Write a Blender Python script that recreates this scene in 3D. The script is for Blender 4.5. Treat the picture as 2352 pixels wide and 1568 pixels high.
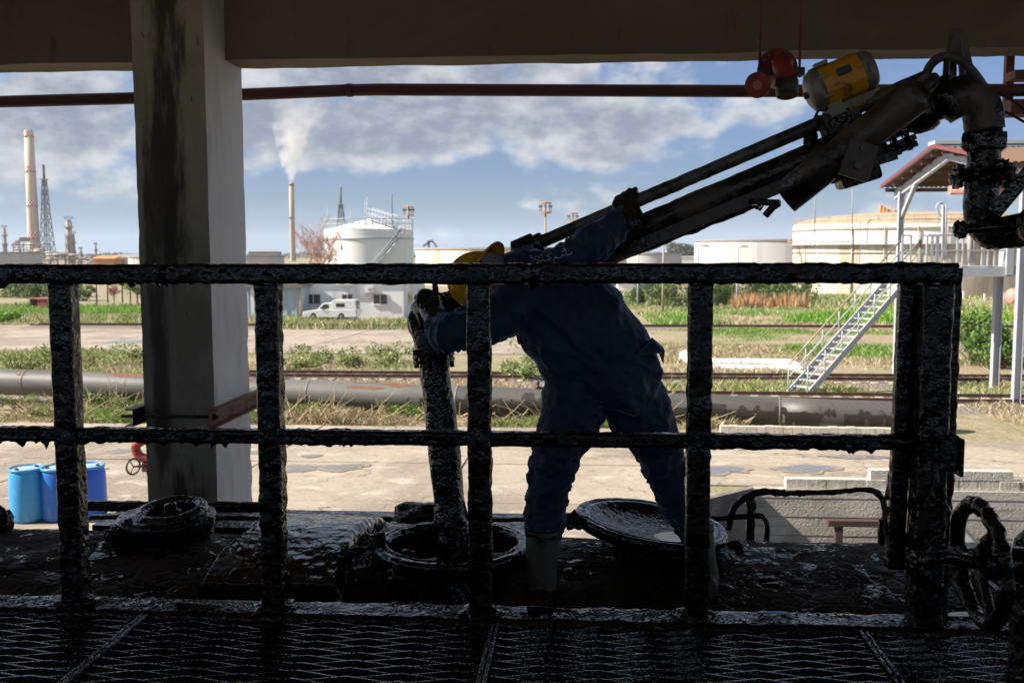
import bpy, math, random
import numpy as np
from mathutils import Vector, Matrix
from mathutils.bvhtree import BVHTree

for o in list(bpy.data.objects):
    bpy.data.objects.remove(o)
SC = bpy.context.scene
COL = SC.collection
rnd = random.Random(7)
NPR = np.random.default_rng(11)
R = math.radians

# ------------------------------------------------------------------ camera
CAM = Vector((0, 0, 1.14))
YAW, PITCH, ROLL, FPX = R(4.0), R(5.17), 0.0026, 2286.7      # FPX: focal length for a 2352 px wide picture (35 mm lens)
_r = Vector((math.cos(YAW), math.sin(YAW), 0))
_f0 = Vector((-math.sin(YAW), math.cos(YAW), 0))
FWD = _f0 * math.cos(PITCH) - Vector((0, 0, 1)) * math.sin(PITCH)
_u = _r.cross(FWD)
RGT = _r * math.cos(ROLL) - _u * math.sin(ROLL)
UPV = _u * math.cos(ROLL) + _r * math.sin(ROLL)
cam = bpy.data.cameras.new('camera')
cam.lens = 35.0
cam.sensor_width = 36.0
cam.clip_start = 0.05
cam.clip_end = 60000
cam.dof.use_dof = True
cam.dof.focus_distance = 3.6
cam.dof.aperture_fstop = 6.3
camo = bpy.data.objects.new('camera', cam)
COL.objects.link(camo)
mw = Matrix.Identity(4)
for i in range(3):
    mw[i][0], mw[i][1], mw[i][2], mw[i][3] = RGT[i], UPV[i], -FWD[i], CAM[i]
camo.matrix_world = mw
SC.camera = camo

# ------------------------------------------------------------------ exposure
SC.view_settings.view_transform = 'Standard'
SC.view_settings.look = 'None'
SC.view_settings.gamma = 1
SC.view_settings.use_curve_mapping = False
SC.view_settings.exposure = 1.0
SC.render.engine = 'CYCLES'
SC.cycles.max_bounces = 6
SC.cycles.diffuse_bounces = 3
SC.cycles.glossy_bounces = 3
SC.cycles.transparent_max_bounces = 12
SC.cycles.volume_bounces = 1
SC.cycles.use_denoising = True
SC.cycles.sample_clamp_indirect = 6.0

# ------------------------------------------------------------------ sun and sky
SUN_EL, SUN_AZ_BACK = R(37.0), R(9.0)
to_sun = Vector((-math.cos(SUN_AZ_BACK) * math.cos(SUN_EL), -math.sin(SUN_AZ_BACK) * math.cos(SUN_EL), math.sin(SUN_EL)))
sl = bpy.data.lights.new('sun', 'SUN')
sl.energy = 5.0
sl.angle = R(0.55)
sl.color = (1.0, 0.93, 0.82)
so = bpy.data.objects.new('sun', sl)
so.rotation_euler = to_sun.to_track_quat('Z', 'Y').to_euler()
so.location = (-30, -10, 60)
COL.objects.link(so)

W = bpy.data.worlds.new('World')
SC.world = W
W.use_nodes = True
wn, wl = W.node_tree.nodes, W.node_tree.links
for n in list(wn):
    wn.remove(n)

def wnode(t, **k):
    n = wn.new(t)
    for a, b in k.items():
        setattr(n, a, b)
    return n

def wmath(op, a, b=None, c=None, clamp=False):
    n = wnode('ShaderNodeMath', operation=op, use_clamp=clamp)
    for i, v in enumerate((a, b, c)):
        if v is None:
            continue
        if isinstance(v, (int, float)):
            n.inputs[i].default_value = v
        else:
            wl.new(v, n.inputs[i])
    return n.outputs[0]

def wsmooth(v, lo, hi, a=0.0, b=1.0):
    n = wnode('ShaderNodeMapRange', interpolation_type='SMOOTHSTEP')
    wl.new(v, n.inputs[0])
    for i, q in enumerate((lo, hi, a, b)):
        n.inputs[i + 1].default_value = q
    return n.outputs[0]

def wmix(f, a, b):
    n = wnode('ShaderNodeMix', data_type='RGBA')
    if isinstance(f, (int, float)):
        n.inputs[0].default_value = f
    else:
        wl.new(f, n.inputs[0])
    for i, v in ((6, a), (7, b)):
        if isinstance(v, tuple):
            n.inputs[i].default_value = (*v, 1)
        else:
            wl.new(v, n.inputs[i])
    return n.outputs[2]

sky = wnode('ShaderNodeTexSky', sky_type='NISHITA', sun_disc=False)
sky.sun_elevation = SUN_EL
sky.sun_rotation = math.atan2(to_sun.x, to_sun.y)
sky.altitude = 30
sky.air_density = 1.0
sky.dust_density = 0.9
sky.ozone_density = 2.0
tc = wnode('ShaderNodeTexCoord')
sep = wnode('ShaderNodeSeparateXYZ')
wl.new(tc.outputs['Generated'], sep.inputs[0])
dx, dy, dz = sep.outputs
# the lowest degrees of the sky keep the colour of the air just above them
svec = wnode('ShaderNodeCombineXYZ')
wl.new(dx, svec.inputs[0]); wl.new(dy, svec.inputs[1]); wl.new(wmath('MAXIMUM', dz, 0.05), svec.inputs[2])
wl.new(svec.outputs[0], sky.inputs[0])
el = wmath('MULTIPLY', wmath('ARCSINE', dz), 57.2958)                    # degrees above the horizon
az = wmath('MULTIPLY', wmath('ARCTAN2', dx, dy), 57.2958)                # degrees to the right of +Y
den = wmath('ADD', wmath('MAXIMUM', dz, 0.0), 0.14)
def comb(x, y, z):
    n = wnode('ShaderNodeCombineXYZ')
    for i, v in enumerate((x, y, z)):
        if isinstance(v, (int, float)):
            n.inputs[i].default_value = v
        else:
            wl.new(v, n.inputs[i])
    return n.outputs[0]
def wnoise(vec, scale, det, rough, lac=2.1, dist=0.0):
    n = wnode('ShaderNodeTexNoise')
    n.inputs['Scale'].default_value = scale
    n.inputs['Detail'].default_value = det
    n.inputs['Roughness'].default_value = rough
    n.inputs['Lacunarity'].default_value = lac
    n.inputs['Distortion'].default_value = dist
    wl.new(vec, n.inputs['Vector'])
    return n.outputs['Fac']
# cloud field: clumps seen in perspective on a cloud layer, with the big banks of this sky placed by azimuth and elevation
def bank(a0, e0, ra, re, amt):
    da = wmath('DIVIDE', wmath('SUBTRACT', az, a0), ra)
    de = wmath('DIVIDE', wmath('SUBTRACT', el, e0), re)
    d2 = wmath('ADD', wmath('MULTIPLY', da, da), wmath('MULTIPLY', de, de))
    return wmath('MULTIPLY', wmath('POWER', 2.718, wmath('MULTIPLY', d2, -1.0)), amt)
def cloud_density(doff_az, doff_el):
    a2 = wmath('ADD', az, doff_az)
    e2 = wmath('ADD', el, doff_el)
    vec = comb(wmath('MULTIPLY', a2, 0.20), wmath('MULTIPLY', e2, 0.33), 8.2)
    n1 = wmath('ADD', wmath('MULTIPLY', wmath('SUBTRACT', wnoise(vec, 1.15, 6, 0.52), 0.5), 1.3), 0.5)
    return n1
banks = None
for args in (
    (-13.5, 6.6, 6.8, 1.9, 0.42),      # long grey bank left of the middle
    (-7.0, 6.3, 7.5, 1.3, 0.30),
    (-5.0, 8.6, 11.0, 1.7, 0.34),       # its top, broken and white
    (1.0, 7.0, 5.5, 1.2, 0.24),        # its continuation
    (5.0, 7.2, 2.2, 0.9, 0.20),        # bright head of the bank
    (0.4, 5.35, 3.0, 0.55, 0.26),      # lower white puffs
    (-27.0, 6.6, 7.5, 2.2, 0.44),      # bank at the far left
    (-24.5, 3.3, 2.2, 0.45, 0.20),
    (-12.0, 11.5, 26.0, 2.0, 0.36),    # high white sheet
    (-2.5, 2.6, 2.0, 0.25, 0.12)):
    b = bank(*args)
    banks = b if banks is None else wmath('ADD', banks, b)
fill_deck = wmath('MULTIPLY', wsmooth(el, 10.5, 18.0), 0.21)          # unseen broken layer overhead, thickened to add fill and glints
bias = wmath('ADD', wmath('ADD', banks, fill_deck), -0.22)
d0 = wmath('ADD', cloud_density(0.0, 0.0), bias)
d1 = wmath('ADD', cloud_density(-0.35, 1.0), bias)                  # how much cloud lies above, towards the sun
mask = wsmooth(d0, 0.36, 0.64)
grey = wsmooth(d1, 0.40, 0.78)
fine = wnoise(comb(wmath('MULTIPLY', az, 0.55), wmath('MULTIPLY', el, 1.1), 2.0), 1.3, 6, 0.6)
grey = wmath('MULTIPLY', grey, wsmooth(fine, 0.20, 0.62, 0.45, 1.0), clamp=True)
grey = wmath('MULTIPLY', grey, wsmooth(el, 20.0, 11.0, 0.35, 1.0), clamp=True)      # unseen cloud higher up, kept whiter to add fill and glints
SKYG = 0.078
cloud_col = wmix(grey, (4.5, 4.6, 4.75), (1.7, 1.98, 2.6))
hs = wnode('ShaderNodeHueSaturation')
hs.inputs['Saturation'].default_value = 0.82
hs.inputs['Value'].default_value = 1.0
wl.new(sky.outputs[0], hs.inputs['Color'])
# the air close to the horizon is clear blue-grey in this sky, not white
gam = wmix(wsmooth(el, 4.5, 0.3), wmix(wsmooth(el, 50.0, 0.0), (0.95, 0.97, 1.0), (0.29, 0.415, 0.665)), (0.36, 0.485, 0.72))
mulc = wnode('ShaderNodeMix', data_type='RGBA', blend_type='MULTIPLY')
mulc.inputs[0].default_value = 1.0
wl.new(hs.outputs[0], mulc.inputs[6]); wl.new(gam, mulc.inputs[7])
final = wmix(wmath('MULTIPLY', mask, 0.96), mulc.outputs[2], cloud_col)
bg = wnode('ShaderNodeBackground')
bg.inputs['Strength'].default_value = SKYG
wl.new(final, bg.inputs['Color'])
wo = wnode('ShaderNodeOutputWorld')
wl.new(bg.outputs[0], wo.inputs[0])
W.cycles.sampling_method = 'MANUAL'
W.cycles.sample_map_resolution = 512

# ------------------------------------------------------------------ measuring helpers: a sighting in the photograph to a place in the yard
def ray(px, py):
    return (FWD + RGT * ((px - 1176) / FPX) - UPV * ((py - 784) / FPX)).normalized()
def at_y(px, py, Y):
    d = ray(px, py)
    return CAM + d * (Y / d.y)
def at_z(px, py, z):
    d = ray(px, py)
    return CAM + d * ((z - CAM.z) / d.z)
def gz(Y):
    if Y <= 130: return -3.5 - 0.0237 * (Y - 17)
    return max(-10.0, -6.178 - (Y - 130) * 0.0016)
def gp(px, py):
    d = ray(px, py)
    t = 20.0
    for _ in range(60):
        t = (gz((CAM + d * t).y) - CAM.z) / d.z
    return CAM + d * t
# ------------------------------------------------------------------ noise
def vnoise(p, seed=0):
    p = np.asarray(p, float)
    i = np.floor(p).astype(np.int64)
    f = p - i
    f = f * f * (3 - 2 * f)
    def h(a, b, c):
        n = (a * 374761393 + b * 668265263 + c * 1442695041 + seed * 1013904223) & 0xffffffff
        n = ((n ^ (n >> 13)) * 1274126177) & 0xffffffff
        n = n ^ (n >> 16)
        return n / 2147483648.0 - 1.0
    x, y, z = i[..., 0], i[..., 1], i[..., 2]
    fx, fy, fz = f[..., 0], f[..., 1], f[..., 2]
    def lx(b, c):
        return h(x, b, c) * (1 - fx) + h(x + 1, b, c) * fx
    return ((lx(y, z) * (1 - fy) + lx(y + 1, z) * fy) * (1 - fz)
            + (lx(y, z + 1) * (1 - fy) + lx(y + 1, z + 1) * fy) * fz)
def fbm(p, seed=0, octv=3, gain=0.5):
    p = np.asarray(p, float)
    s = 0
    a = 1.0
    for o in range(octv):
        s = s + a * vnoise(p * (2.03 ** o) + 17.3 * o, seed + o)
        a *= gain
    return s

# ------------------------------------------------------------------ objects
ORG = {}
def thing(name, label, cat, loc, group=None, kind=None):
    o = bpy.data.objects.new(name, None)
    o.empty_display_size = 0.1
    o.location = loc
    COL.objects.link(o)
    o['label'] = label
    o['category'] = cat
    if group: o['group'] = group
    if kind: o['kind'] = kind
    ORG[o.name] = Vector(loc)
    return o
def tag(o, label=None, cat=None, group=None, kind=None):
    if label: o['label'] = label
    if cat: o['category'] = cat
    if group: o['group'] = group
    if kind: o['kind'] = kind
    return o

class MB:
    def __init__(s):
        s.v, s.f, s.sm = [], [], []
        s.n = 0
    def add(s, verts, faces, smooth=False):
        verts = np.asarray([tuple(q) for q in verts] if not isinstance(verts, np.ndarray) else verts, float).reshape(-1, 3)
        s.v.append(verts)
        b = s.n
        for fc in faces:
            s.f.append(tuple(b + i for i in fc))
        s.sm.extend([smooth] * len(faces))
        s.n += len(verts)
        return s
    def box(s, lo, hi):
        x0, y0, z0 = lo; x1, y1, z1 = hi
        v = [(x0, y0, z0), (x1, y0, z0), (x1, y1, z0), (x0, y1, z0), (x0, y0, z1), (x1, y0, z1), (x1, y1, z1), (x0, y1, z1)]
        return s.add(v, [(0, 3, 2, 1), (4, 5, 6, 7), (0, 1, 5, 4), (1, 2, 6, 5), (2, 3, 7, 6), (3, 0, 4, 7)])
    def cbox(s, c, d, rot=None):
        v = []
        for z in (-1, 1):
            for x, y in ((-1, -1), (1, -1), (1, 1), (-1, 1)):
                q = Vector((x * d[0] / 2, y * d[1] / 2, z * d[2] / 2))
                if rot is not None: q = rot @ q
                v.append(Vector(c) + q)
        return s.add(v, [(0, 3, 2, 1), (4, 5, 6, 7), (0, 1, 5, 4), (1, 2, 6, 5), (2, 3, 7, 6), (3, 0, 4, 7)])
    def bar(s, a, b, w, h, up=(0, 0, 1)):
        a, b = Vector(a), Vector(b)
        d = (b - a).normalized()
        up = Vector(up)
        if abs(d.dot(up)) > 0.98: up = Vector((0, 1, 0))
        sd = d.cross(up).normalized()
        u = sd.cross(d)
        v = []
        for q in (a, b):
            for x, y in ((-1, -1), (1, -1), (1, 1), (-1, 1)):
                v.append(q + sd * x * w / 2 + u * y * h / 2)
        return s.add(v, [(0, 1, 2, 3), (7, 6, 5, 4), (0, 4, 5, 1), (1, 5, 6, 2), (2, 6, 7, 3), (3, 7, 4, 0)])
    def tube(s, pts, r, n=12, caps=True, smooth=True):
        pts = [Vector(p) for p in pts]
        rs = r if isinstance(r, (list, tuple)) else [r] * len(pts)
        fr = frames(pts)
        v = []
        for p, q, (sd, u) in zip(pts, rs, fr):
            for k in range(n):
                t = 2 * math.pi * k / n
                v.append(p + sd * math.cos(t) * q + u * math.sin(t) * q)
        f = []
        for i in range(len(pts) - 1):
            for k in range(n):
                f.append((i * n + k, i * n + (k + 1) % n, (i + 1) * n + (k + 1) % n, (i + 1) * n + k))
        s.add(v, f, smooth)
        if caps:
            m = len(pts)
            b = s.n - len(v)
            s.f.append(tuple(b + k for k in reversed(range(n)))); s.sm.append(False)
            s.f.append(tuple(b + (m - 1) * n + k for k in range(n))); s.sm.append(False)
        return s
    def lathe(s, base, axis, prof, n=24, smooth=True, cap0=False, cap1=False):
        base, axis = Vector(base), Vector(axis).normalized()
        t = Vector((1, 0, 0)) if abs(axis.x) < 0.9 else Vector((0, 1, 0))
        sd = axis.cross(t).normalized()
        u = axis.cross(sd)
        v = []
        for rr, hh in prof:
            for k in range(n):
                a = 2 * math.pi * k / n
                v.append(base + axis * hh + (sd * math.cos(a) + u * math.sin(a)) * rr)
        f = []
        for i in range(len(prof) - 1):
            for k in range(n):
                f.append((i * n + k, i * n + (k + 1) % n, (i + 1) * n + (k + 1) % n, (i + 1) * n + k))
        s.add(v, f, smooth)
        b = s.n - len(v)
        if cap0: s.f.append(tuple(b + k for k in reversed(range(n)))); s.sm.append(False)
        if cap1: s.f.append(tuple(b + (len(prof) - 1) * n + k for k in range(n))); s.sm.append(False)
        return s
    def prism(s, poly, ext):
        n = len(poly)
        ext = Vector(ext)
        v = [Vector(p) for p in poly] + [Vector(p) + ext for p in poly]
        f = [tuple(reversed(range(n))), tuple(range(n, 2 * n))]
        for k in range(n):
            f.append((k, (k + 1) % n, n + (k + 1) % n, n + k))
        return s.add(v, f)
    def torus(s, c, axis, Rr, r, n=40, m=12, a0=0, a1=2 * math.pi):
        c, axis = Vector(c), Vector(axis).normalized()
        t = Vector((0, 0, 1)) if abs(axis.z) < 0.9 else Vector((1, 0, 0))
        sd = axis.cross(t).normalized()
        u = axis.cross(sd)
        v, f = [], []
        for i in range(n):
            a = 2 * math.pi * i / n
            rd = sd * math.cos(a) + u * math.sin(a)
            for k in range(m):
                b = 2 * math.pi * k / m
                v.append(c + rd * (Rr + r * math.cos(b)) + axis * r * math.sin(b))
        for i in range(n):
            for k in range(m):
                f.append((i * m + k, ((i + 1) % n) * m + k, ((i + 1) % n) * m + (k + 1) % m, i * m + (k + 1) % m))
        return s.add(v, f, True)
    def blob(s, c, r, amp=0.25, seed=0, n=14, squash=(1, 1, 1), fr=2.0):
        c = np.array(c, float)
        th = np.linspace(0, math.pi, n + 1)
        ph = np.linspace(0, 2 * math.pi, 2 * n, endpoint=False)
        T, P = np.meshgrid(th, ph, indexing='ij')
        D = np.stack([np.sin(T) * np.cos(P), np.sin(T) * np.sin(P), np.cos(T)], -1)
        rr = r * (1 + amp * fbm(D * fr + c * 3, seed, 3))
        V = (D * rr[..., None] * np.array(squash)).reshape(-1, 3) + c
        m = 2 * n
        f = []
        for i in range(n):
            for k in range(m):
                f.append((i * m + k, (i + 1) * m + k, (i + 1) * m + (k + 1) % m, i * m + (k + 1) % m))
        return s.add(V, f, True)
    def build(s, name, mat, parent=None, org=None, bevel=0, disp=None):
        if org is None:
            org = ORG[parent.name] if parent is not None else Vector((0, 0, 0))
        V = np.concatenate(s.v) if s.v else np.zeros((0, 3))
        if disp is not None: V = disp(V)
        me = bpy.data.meshes.new(name)
        me.from_pydata((V - np.array(org)).tolist(), [], s.f)
        me.polygons.foreach_set('use_smooth', s.sm)
        if isinstance(mat, (list, tuple)):
            for q in mat: me.materials.append(q)
        elif mat is not None:
            me.materials.append(mat)
        o = bpy.data.objects.new(name, me)
        COL.objects.link(o)
        if parent is not None:
            o.parent = parent
            ORG[o.name] = Vector(org)
        else:
            o.location = org
            ORG[o.name] = Vector(org)
        if bevel:
            m = o.modifiers.new('bevel', 'BEVEL')
            m.width = bevel; m.segments = 2; m.limit_method = 'ANGLE'
        return o

def frames(pts):
    n = len(pts)
    tg = []
    for i in range(n):
        a = pts[max(i - 1, 0)]; b = pts[min(i + 1, n - 1)]
        d = b - a
        tg.append(d.normalized() if d.length > 1e-9 else Vector((0, 0, 1)))
    up = Vector((0, 0, 1))
    if abs(tg[0].dot(up)) > 0.95: up = Vector((0, 1, 0))
    sd = tg[0].cross(up).normalized()
    out = []
    for t in tg:
        sd = (sd - t * sd.dot(t)).normalized()
        out.append((sd, sd.cross(t)))
    return out
def resample(pts, step):
    pts = [Vector(p) for p in pts]
    out = [pts[0]]
    for a, b in zip(pts, pts[1:]):
        n = max(1, int(round((b - a).length / step)))
        for k in range(1, n + 1):
            out.append(a.lerp(b, k / n))
    return out
def smooth_path(pts, n=6):
    """Catmull-Rom through the points"""
    P = [Vector(p) for p in pts]
    P = [P[0] * 2 - P[1]] + P + [P[-1] * 2 - P[-2]]
    out = []
    for i in range(1, len(P) - 2):
        for k in range(n):
            t = k / n
            a, b, c, d = P[i - 1], P[i], P[i + 1], P[i + 2]
            out.append(0.5 * ((2 * b) + (c - a) * t + (2 * a - 5 * b + 4 * c - d) * t * t + (3 * b - a - 3 * c + d) * t ** 3))
    out.append(P[-2])
    return out
def round_rect(w, h, c=0.006, per=4):
    """outline of a bar section, several points along every side"""
    o = []
    cs = [(-w / 2 + c, -h / 2, w / 2 - c, -h / 2), (w / 2, -h / 2 + c, w / 2, h / 2 - c), (w / 2 - c, h / 2, -w / 2 + c, h / 2), (-w / 2, h / 2 - c, -w / 2, -h / 2 + c)]
    for x0, y0, x1, y1 in cs:
        for k in range(per + 1):
            t = k / per
            o.append((x0 + (x1 - x0) * t, y0 + (y1 - y0) * t))
    return o
def circ(r, n=16):
    return [(r * math.cos(2 * math.pi * k / n), r * math.sin(2 * math.pi * k / n)) for k in range(n)]
def tarsweep(mb, pts, prof, step=0.008, amp=0.004, drip=0.0, seed=0, fr=38.0, rads=None, lump=0.0, up=None):
    """a bar or pipe thick with dried tar: the section swept along the path, pushed out by noise, with drips hanging below"""
    pts0 = [Vector(p) for p in pts]
    pts = resample(pts0, step)
    frs = frames(pts)
    prof = np.array(prof)
    n = len(prof)
    m = len(pts)
    C = np.array([tuple(p) for p in pts])
    S = np.array([tuple(a) for a, b in frs]); U = np.array([tuple(b) for a, b in frs])
    sc = np.ones(m)
    if rads is not None:
        sc = np.interp(np.linspace(0, 1, m), np.linspace(0, 1, len(rads)), rads)
    OFF = (S[:, None, :] * prof[None, :, :1] + U[:, None, :] * prof[None, :, 1:]) * sc[:, None, None]
    V = C[:, None, :] + OFF
    Nn = OFF / (np.linalg.norm(OFF, axis=-1, keepdims=True) + 1e-9)
    amp = amp * (0.35 + 1.3 * np.clip(0.5 + 1.1 * vnoise(V * 5.0, seed + 31), 0, 1))
    d = amp * fbm(V * fr * 0.62, seed, 2) + amp * 0.5 * np.maximum(0, fbm(V * fr * 1.6, seed + 9, 2))
    if lump:
        d = d + lump * np.maximum(0, vnoise(V * 14, seed + 4) - 0.45)
    V = V + Nn * d[..., None]
    if drip:
        dn = np.clip(-Nn[..., 2] - 0.55, 0, 1) / 0.45
        w = V.copy(); w[..., 2] = 0
        q = np.maximum(0, vnoise(w * 58, seed + 21) - 0.25) ** 1.5 * (0.12 + 2.2 * np.maximum(0, vnoise(w * 7, seed + 22) + 0.05) ** 1.5) + 0.10 * np.maximum(0, vnoise(w * 24, seed + 23))
        V[..., 2] -= dn * q * drip
    f = []
    for i in range(m - 1):
        b = i * n
        for k in range(n):
            k2 = (k + 1) % n
            f.append((b + k, b + k2, b + n + k2, b + n + k))
    mb.add(V.reshape(-1, 3), f, True)
    b0 = mb.n - m * n
    mb.f.append(tuple(b0 + k for k in reversed(range(n)))); mb.sm.append(False)
    mb.f.append(tuple(b0 + (m - 1) * n + k for k in range(n))); mb.sm.append(False)
    return mb
def rough(amp, fr, seed=0, drip=0.0):
    """displacement of a finished mesh by noise, for tar crusts"""
    def fn(V):
        o = np.stack([fbm(V * fr, seed, 3), fbm(V * fr + 31, seed + 5, 3), fbm(V * fr + 57, seed + 11, 3)], -1)
        return V + o * amp
    return fn

def fast_mesh(name, V, F, mat, parent=None, org=(0, 0, 0), cols=None, smooth=False):
    """big mesh of equal polygons from arrays; cols is one colour per vertex"""
    me = bpy.data.meshes.new(name)
    V = np.asarray(V, np.float32) - np.array(org, np.float32)
    F = np.asarray(F, np.int32)
    k = F.shape[1]
    me.vertices.add(len(V)); me.vertices.foreach_set('co', V.ravel())
    me.loops.add(F.size); me.loops.foreach_set('vertex_index', F.ravel())
    me.polygons.add(len(F))
    me.polygons.foreach_set('loop_start', np.arange(0, F.size, k, dtype=np.int32))
    me.polygons.foreach_set('loop_total', np.full(len(F), k, np.int32))
    me.polygons.foreach_set('use_smooth', np.full(len(F), smooth))
    me.update(calc_edges=True)
    if cols is not None:
        at = me.color_attributes.new('tint', 'FLOAT_COLOR', 'POINT')
        at.data.foreach_set('color', np.concatenate([cols, np.ones((len(cols), 1))], 1).astype(np.float32).ravel())
    me.materials.append(mat)
    o = bpy.data.objects.new(name, me)
    COL.objects.link(o)
    if parent is not None: o.parent = parent
    else: o.location = org
    ORG[o.name] = Vector(org)
    return o
def copy_tree(o, loc=None, label=None, parent=None):
    c = o.copy()
    COL.objects.link(c)
    if parent is not None: c.parent = parent
    if loc is not None: c.location = loc
    if label: c['label'] = label
    for ch in [q for q in bpy.data.objects if q.parent == o]:
        copy_tree(ch, None, None, c)
    return c

# ------------------------------------------------------------------ materials
def mat(name, col, rough=0.6, metal=0.0, layers=(), bumps=(), spec=0.5, rough_layers=(), attr=None, sheen=0.0, trans=0.0, coat=0.0):
    """layers: (scale, stretch, colour, lo, hi, amount[, roughness]); bumps: (scale, stretch, distance[, kind])"""
    m = bpy.data.materials.new(name)
    m.use_nodes = True
    nt = m.node_tree
    nd, lk = nt.nodes, nt.links
    bs = nd['Principled BSDF']
    bs.inputs['Roughness'].default_value = rough
    bs.inputs['Metallic'].default_value = metal
    bs.inputs['Specular IOR Level'].default_value = spec
    if sheen:
        bs.inputs['Sheen Weight'].default_value = sheen
        bs.inputs['Sheen Roughness'].default_value = 0.35
        bs.inputs['Sheen Tint'].default_value = (0.45, 0.6, 1.0, 1)
    if coat:
        bs.inputs['Coat Weight'].default_value = coat
        bs.inputs['Coat Roughness'].default_value = 0.08
    tcn = nd.new('ShaderNodeTexCoord')
    def noise(scale, stretch, kind='noise', detail=6, dist=0.0):
        mp = nd.new('ShaderNodeMapping')
        mp.inputs['Scale'].default_value = tuple(scale * q for q in stretch)
        mp.inputs['Location'].default_value = (rnd.uniform(0, 20), rnd.uniform(0, 20), rnd.uniform(0, 20))
        lk.new(tcn.outputs['Object'], mp.inputs[0])
        if kind == 'crack':
            v = nd.new('ShaderNodeTexVoronoi'); v.feature = 'DISTANCE_TO_EDGE'; v.inputs['Scale'].default_value = 1
            lk.new(mp.outputs[0], v.inputs['Vector'])
            r_ = nd.new('ShaderNodeMapRange'); r_.inputs[2].default_value = 0.12
            lk.new(v.outputs['Distance'], r_.inputs[0])
            return r_.outputs[0]
        if kind == 'cell':
            v = nd.new('ShaderNodeTexVoronoi'); v.inputs['Scale'].default_value = 1
            lk.new(mp.outputs[0], v.inputs['Vector'])
            return v.outputs['Distance']
        n = nd.new('ShaderNodeTexNoise')
        n.inputs['Scale'].default_value = 1
        n.inputs['Detail'].default_value = detail
        n.inputs['Roughness'].default_value = 0.6
        n.inputs['Distortion'].default_value = dist
        lk.new(mp.outputs[0], n.inputs['Vector'])
        return n.outputs['Fac']
    if attr:
        a = nd.new('ShaderNodeAttribute'); a.attribute_name = attr
        cur = a.outputs['Color']
    else:
        rgb = nd.new('ShaderNodeRGB'); rgb.outputs[0].default_value = (*col, 1)
        cur = rgb.outputs[0]
    rv = nd.new('ShaderNodeValue'); rv.outputs[0].default_value = rough
    rcur = rv.outputs[0]
    for L in layers:
        scale, stretch, c2, lo, hi, amt = L[:6]
        fac = noise(scale, stretch, dist=0.6)
        mr = nd.new('ShaderNodeMapRange'); mr.interpolation_type = 'SMOOTHSTEP'
        mr.inputs[1].default_value = lo; mr.inputs[2].default_value = hi; mr.inputs[4].default_value = amt
        lk.new(fac, mr.inputs[0])
        mx = nd.new('ShaderNodeMix'); mx.data_type = 'RGBA'
        lk.new(mr.outputs[0], mx.inputs[0]); lk.new(cur, mx.inputs[6])
        mx.inputs[7].default_value = (*c2, 1)
        cur = mx.outputs[2]
        if len(L) > 6:
            m2 = nd.new('ShaderNodeMix'); m2.data_type = 'FLOAT'
            lk.new(mr.outputs[0], m2.inputs[0]); lk.new(rcur, m2.inputs[2])
            m2.inputs[3].default_value = L[6]
            rcur = m2.outputs[0]
    lk.new(cur, bs.inputs['Base Color'])
    lk.new(rcur, bs.inputs['Roughness'])
    prev = None
    for b in bumps:
        h = noise(b[0], b[1], b[3] if len(b) > 3 else 'noise', 1.2)
        bn = nd.new('ShaderNodeBump')
        bn.inputs['Strength'].default_value = 1.0
        bn.inputs['Distance'].default_value = b[2]
        lk.new(h, bn.inputs['Height'])
        if prev is not None: lk.new(prev, bn.inputs['Normal'])
        prev = bn.outputs[0]
    if prev is not None: lk.new(prev, bs.inputs['Normal'])
    if trans:
        tr = nd.new('ShaderNodeBsdfTranslucent')
        lk.new(cur, tr.inputs[0])
        ms = nd.new('ShaderNodeMixShader'); ms.inputs[0].default_value = trans
        lk.new(bs.outputs[0], ms.inputs[1]); lk.new(tr.outputs[0], ms.inputs[2])
        lk.new(ms.outputs[0], nd['Material Output'].inputs[0])
    return m
I1 = (1, 1, 1)
UP = (1, 1, 0.12)          # stretched up and down: runs and streaks
M = {}
M['tar'] = mat('tar', (0.0065, 0.0058, 0.0055), 0.13, spec=0.45, layers=[(16, I1, (0.013, 0.0105, 0.009), 0.44, 0.58, 1, 0.5), (60, I1, (0.004, 0.004, 0.004), 0.50, 0.60, 1, 0.08)],
               bumps=[(26, I1, 0.0075), (70, I1, 0.0036)])
M['tar_wet'] = mat('wet_tar', (0.0065, 0.0058, 0.0056), 0.08, spec=0.6, layers=[(11, I1, (0.014, 0.011, 0.009), 0.54, 0.66, 1, 0.5)], bumps=[(20, I1, 0.009), (55, I1, 0.005)])
M['tar_tank'] = mat('tar_crust', (0.042, 0.031, 0.023), 0.9, spec=0.3, layers=[(2.6, I1, (0.014, 0.011, 0.009), 0.50, 0.60, 1, 0.55), (9, I1, (0.006, 0.0055, 0.006), 0.545, 0.60, 1, 0.10)],
                    bumps=[(11, (1, 1.3, 1), 0.005, 'crack'), (26, I1, 0.007)])
M['tar_pad'] = mat('tar_pad', (0.010, 0.009, 0.0085), 0.13, spec=0.75, layers=[(5, I1, (0.016, 0.013, 0.010), 0.58, 0.72, 1, 0.45)], bumps=[(13, I1, 0.014), (36, (1, 0.55, 1), 0.0065)])
M['bead'] = mat('oil_bead', (0.004, 0.004, 0.0045), 0.06, spec=0.8)
M['mesh_steel'] = mat('oily_steel', (0.016, 0.016, 0.018), 0.10, spec=1.0, bumps=[(90, I1, 0.003)])
M['greasy_pipe'] = mat('greasy_pipe', (0.085, 0.066, 0.050), 0.5, layers=[(5, I1, (0.008, 0.007, 0.007), 0.42, 0.60, 1, 0.3), (22, I1, (0.09, 0.06, 0.04), 0.58, 0.7, 0.7), (3, I1, (0.04, 0.045, 0.05), 0.6, 0.7, 0.6)], bumps=[(60, I1, 0.004)])
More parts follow.
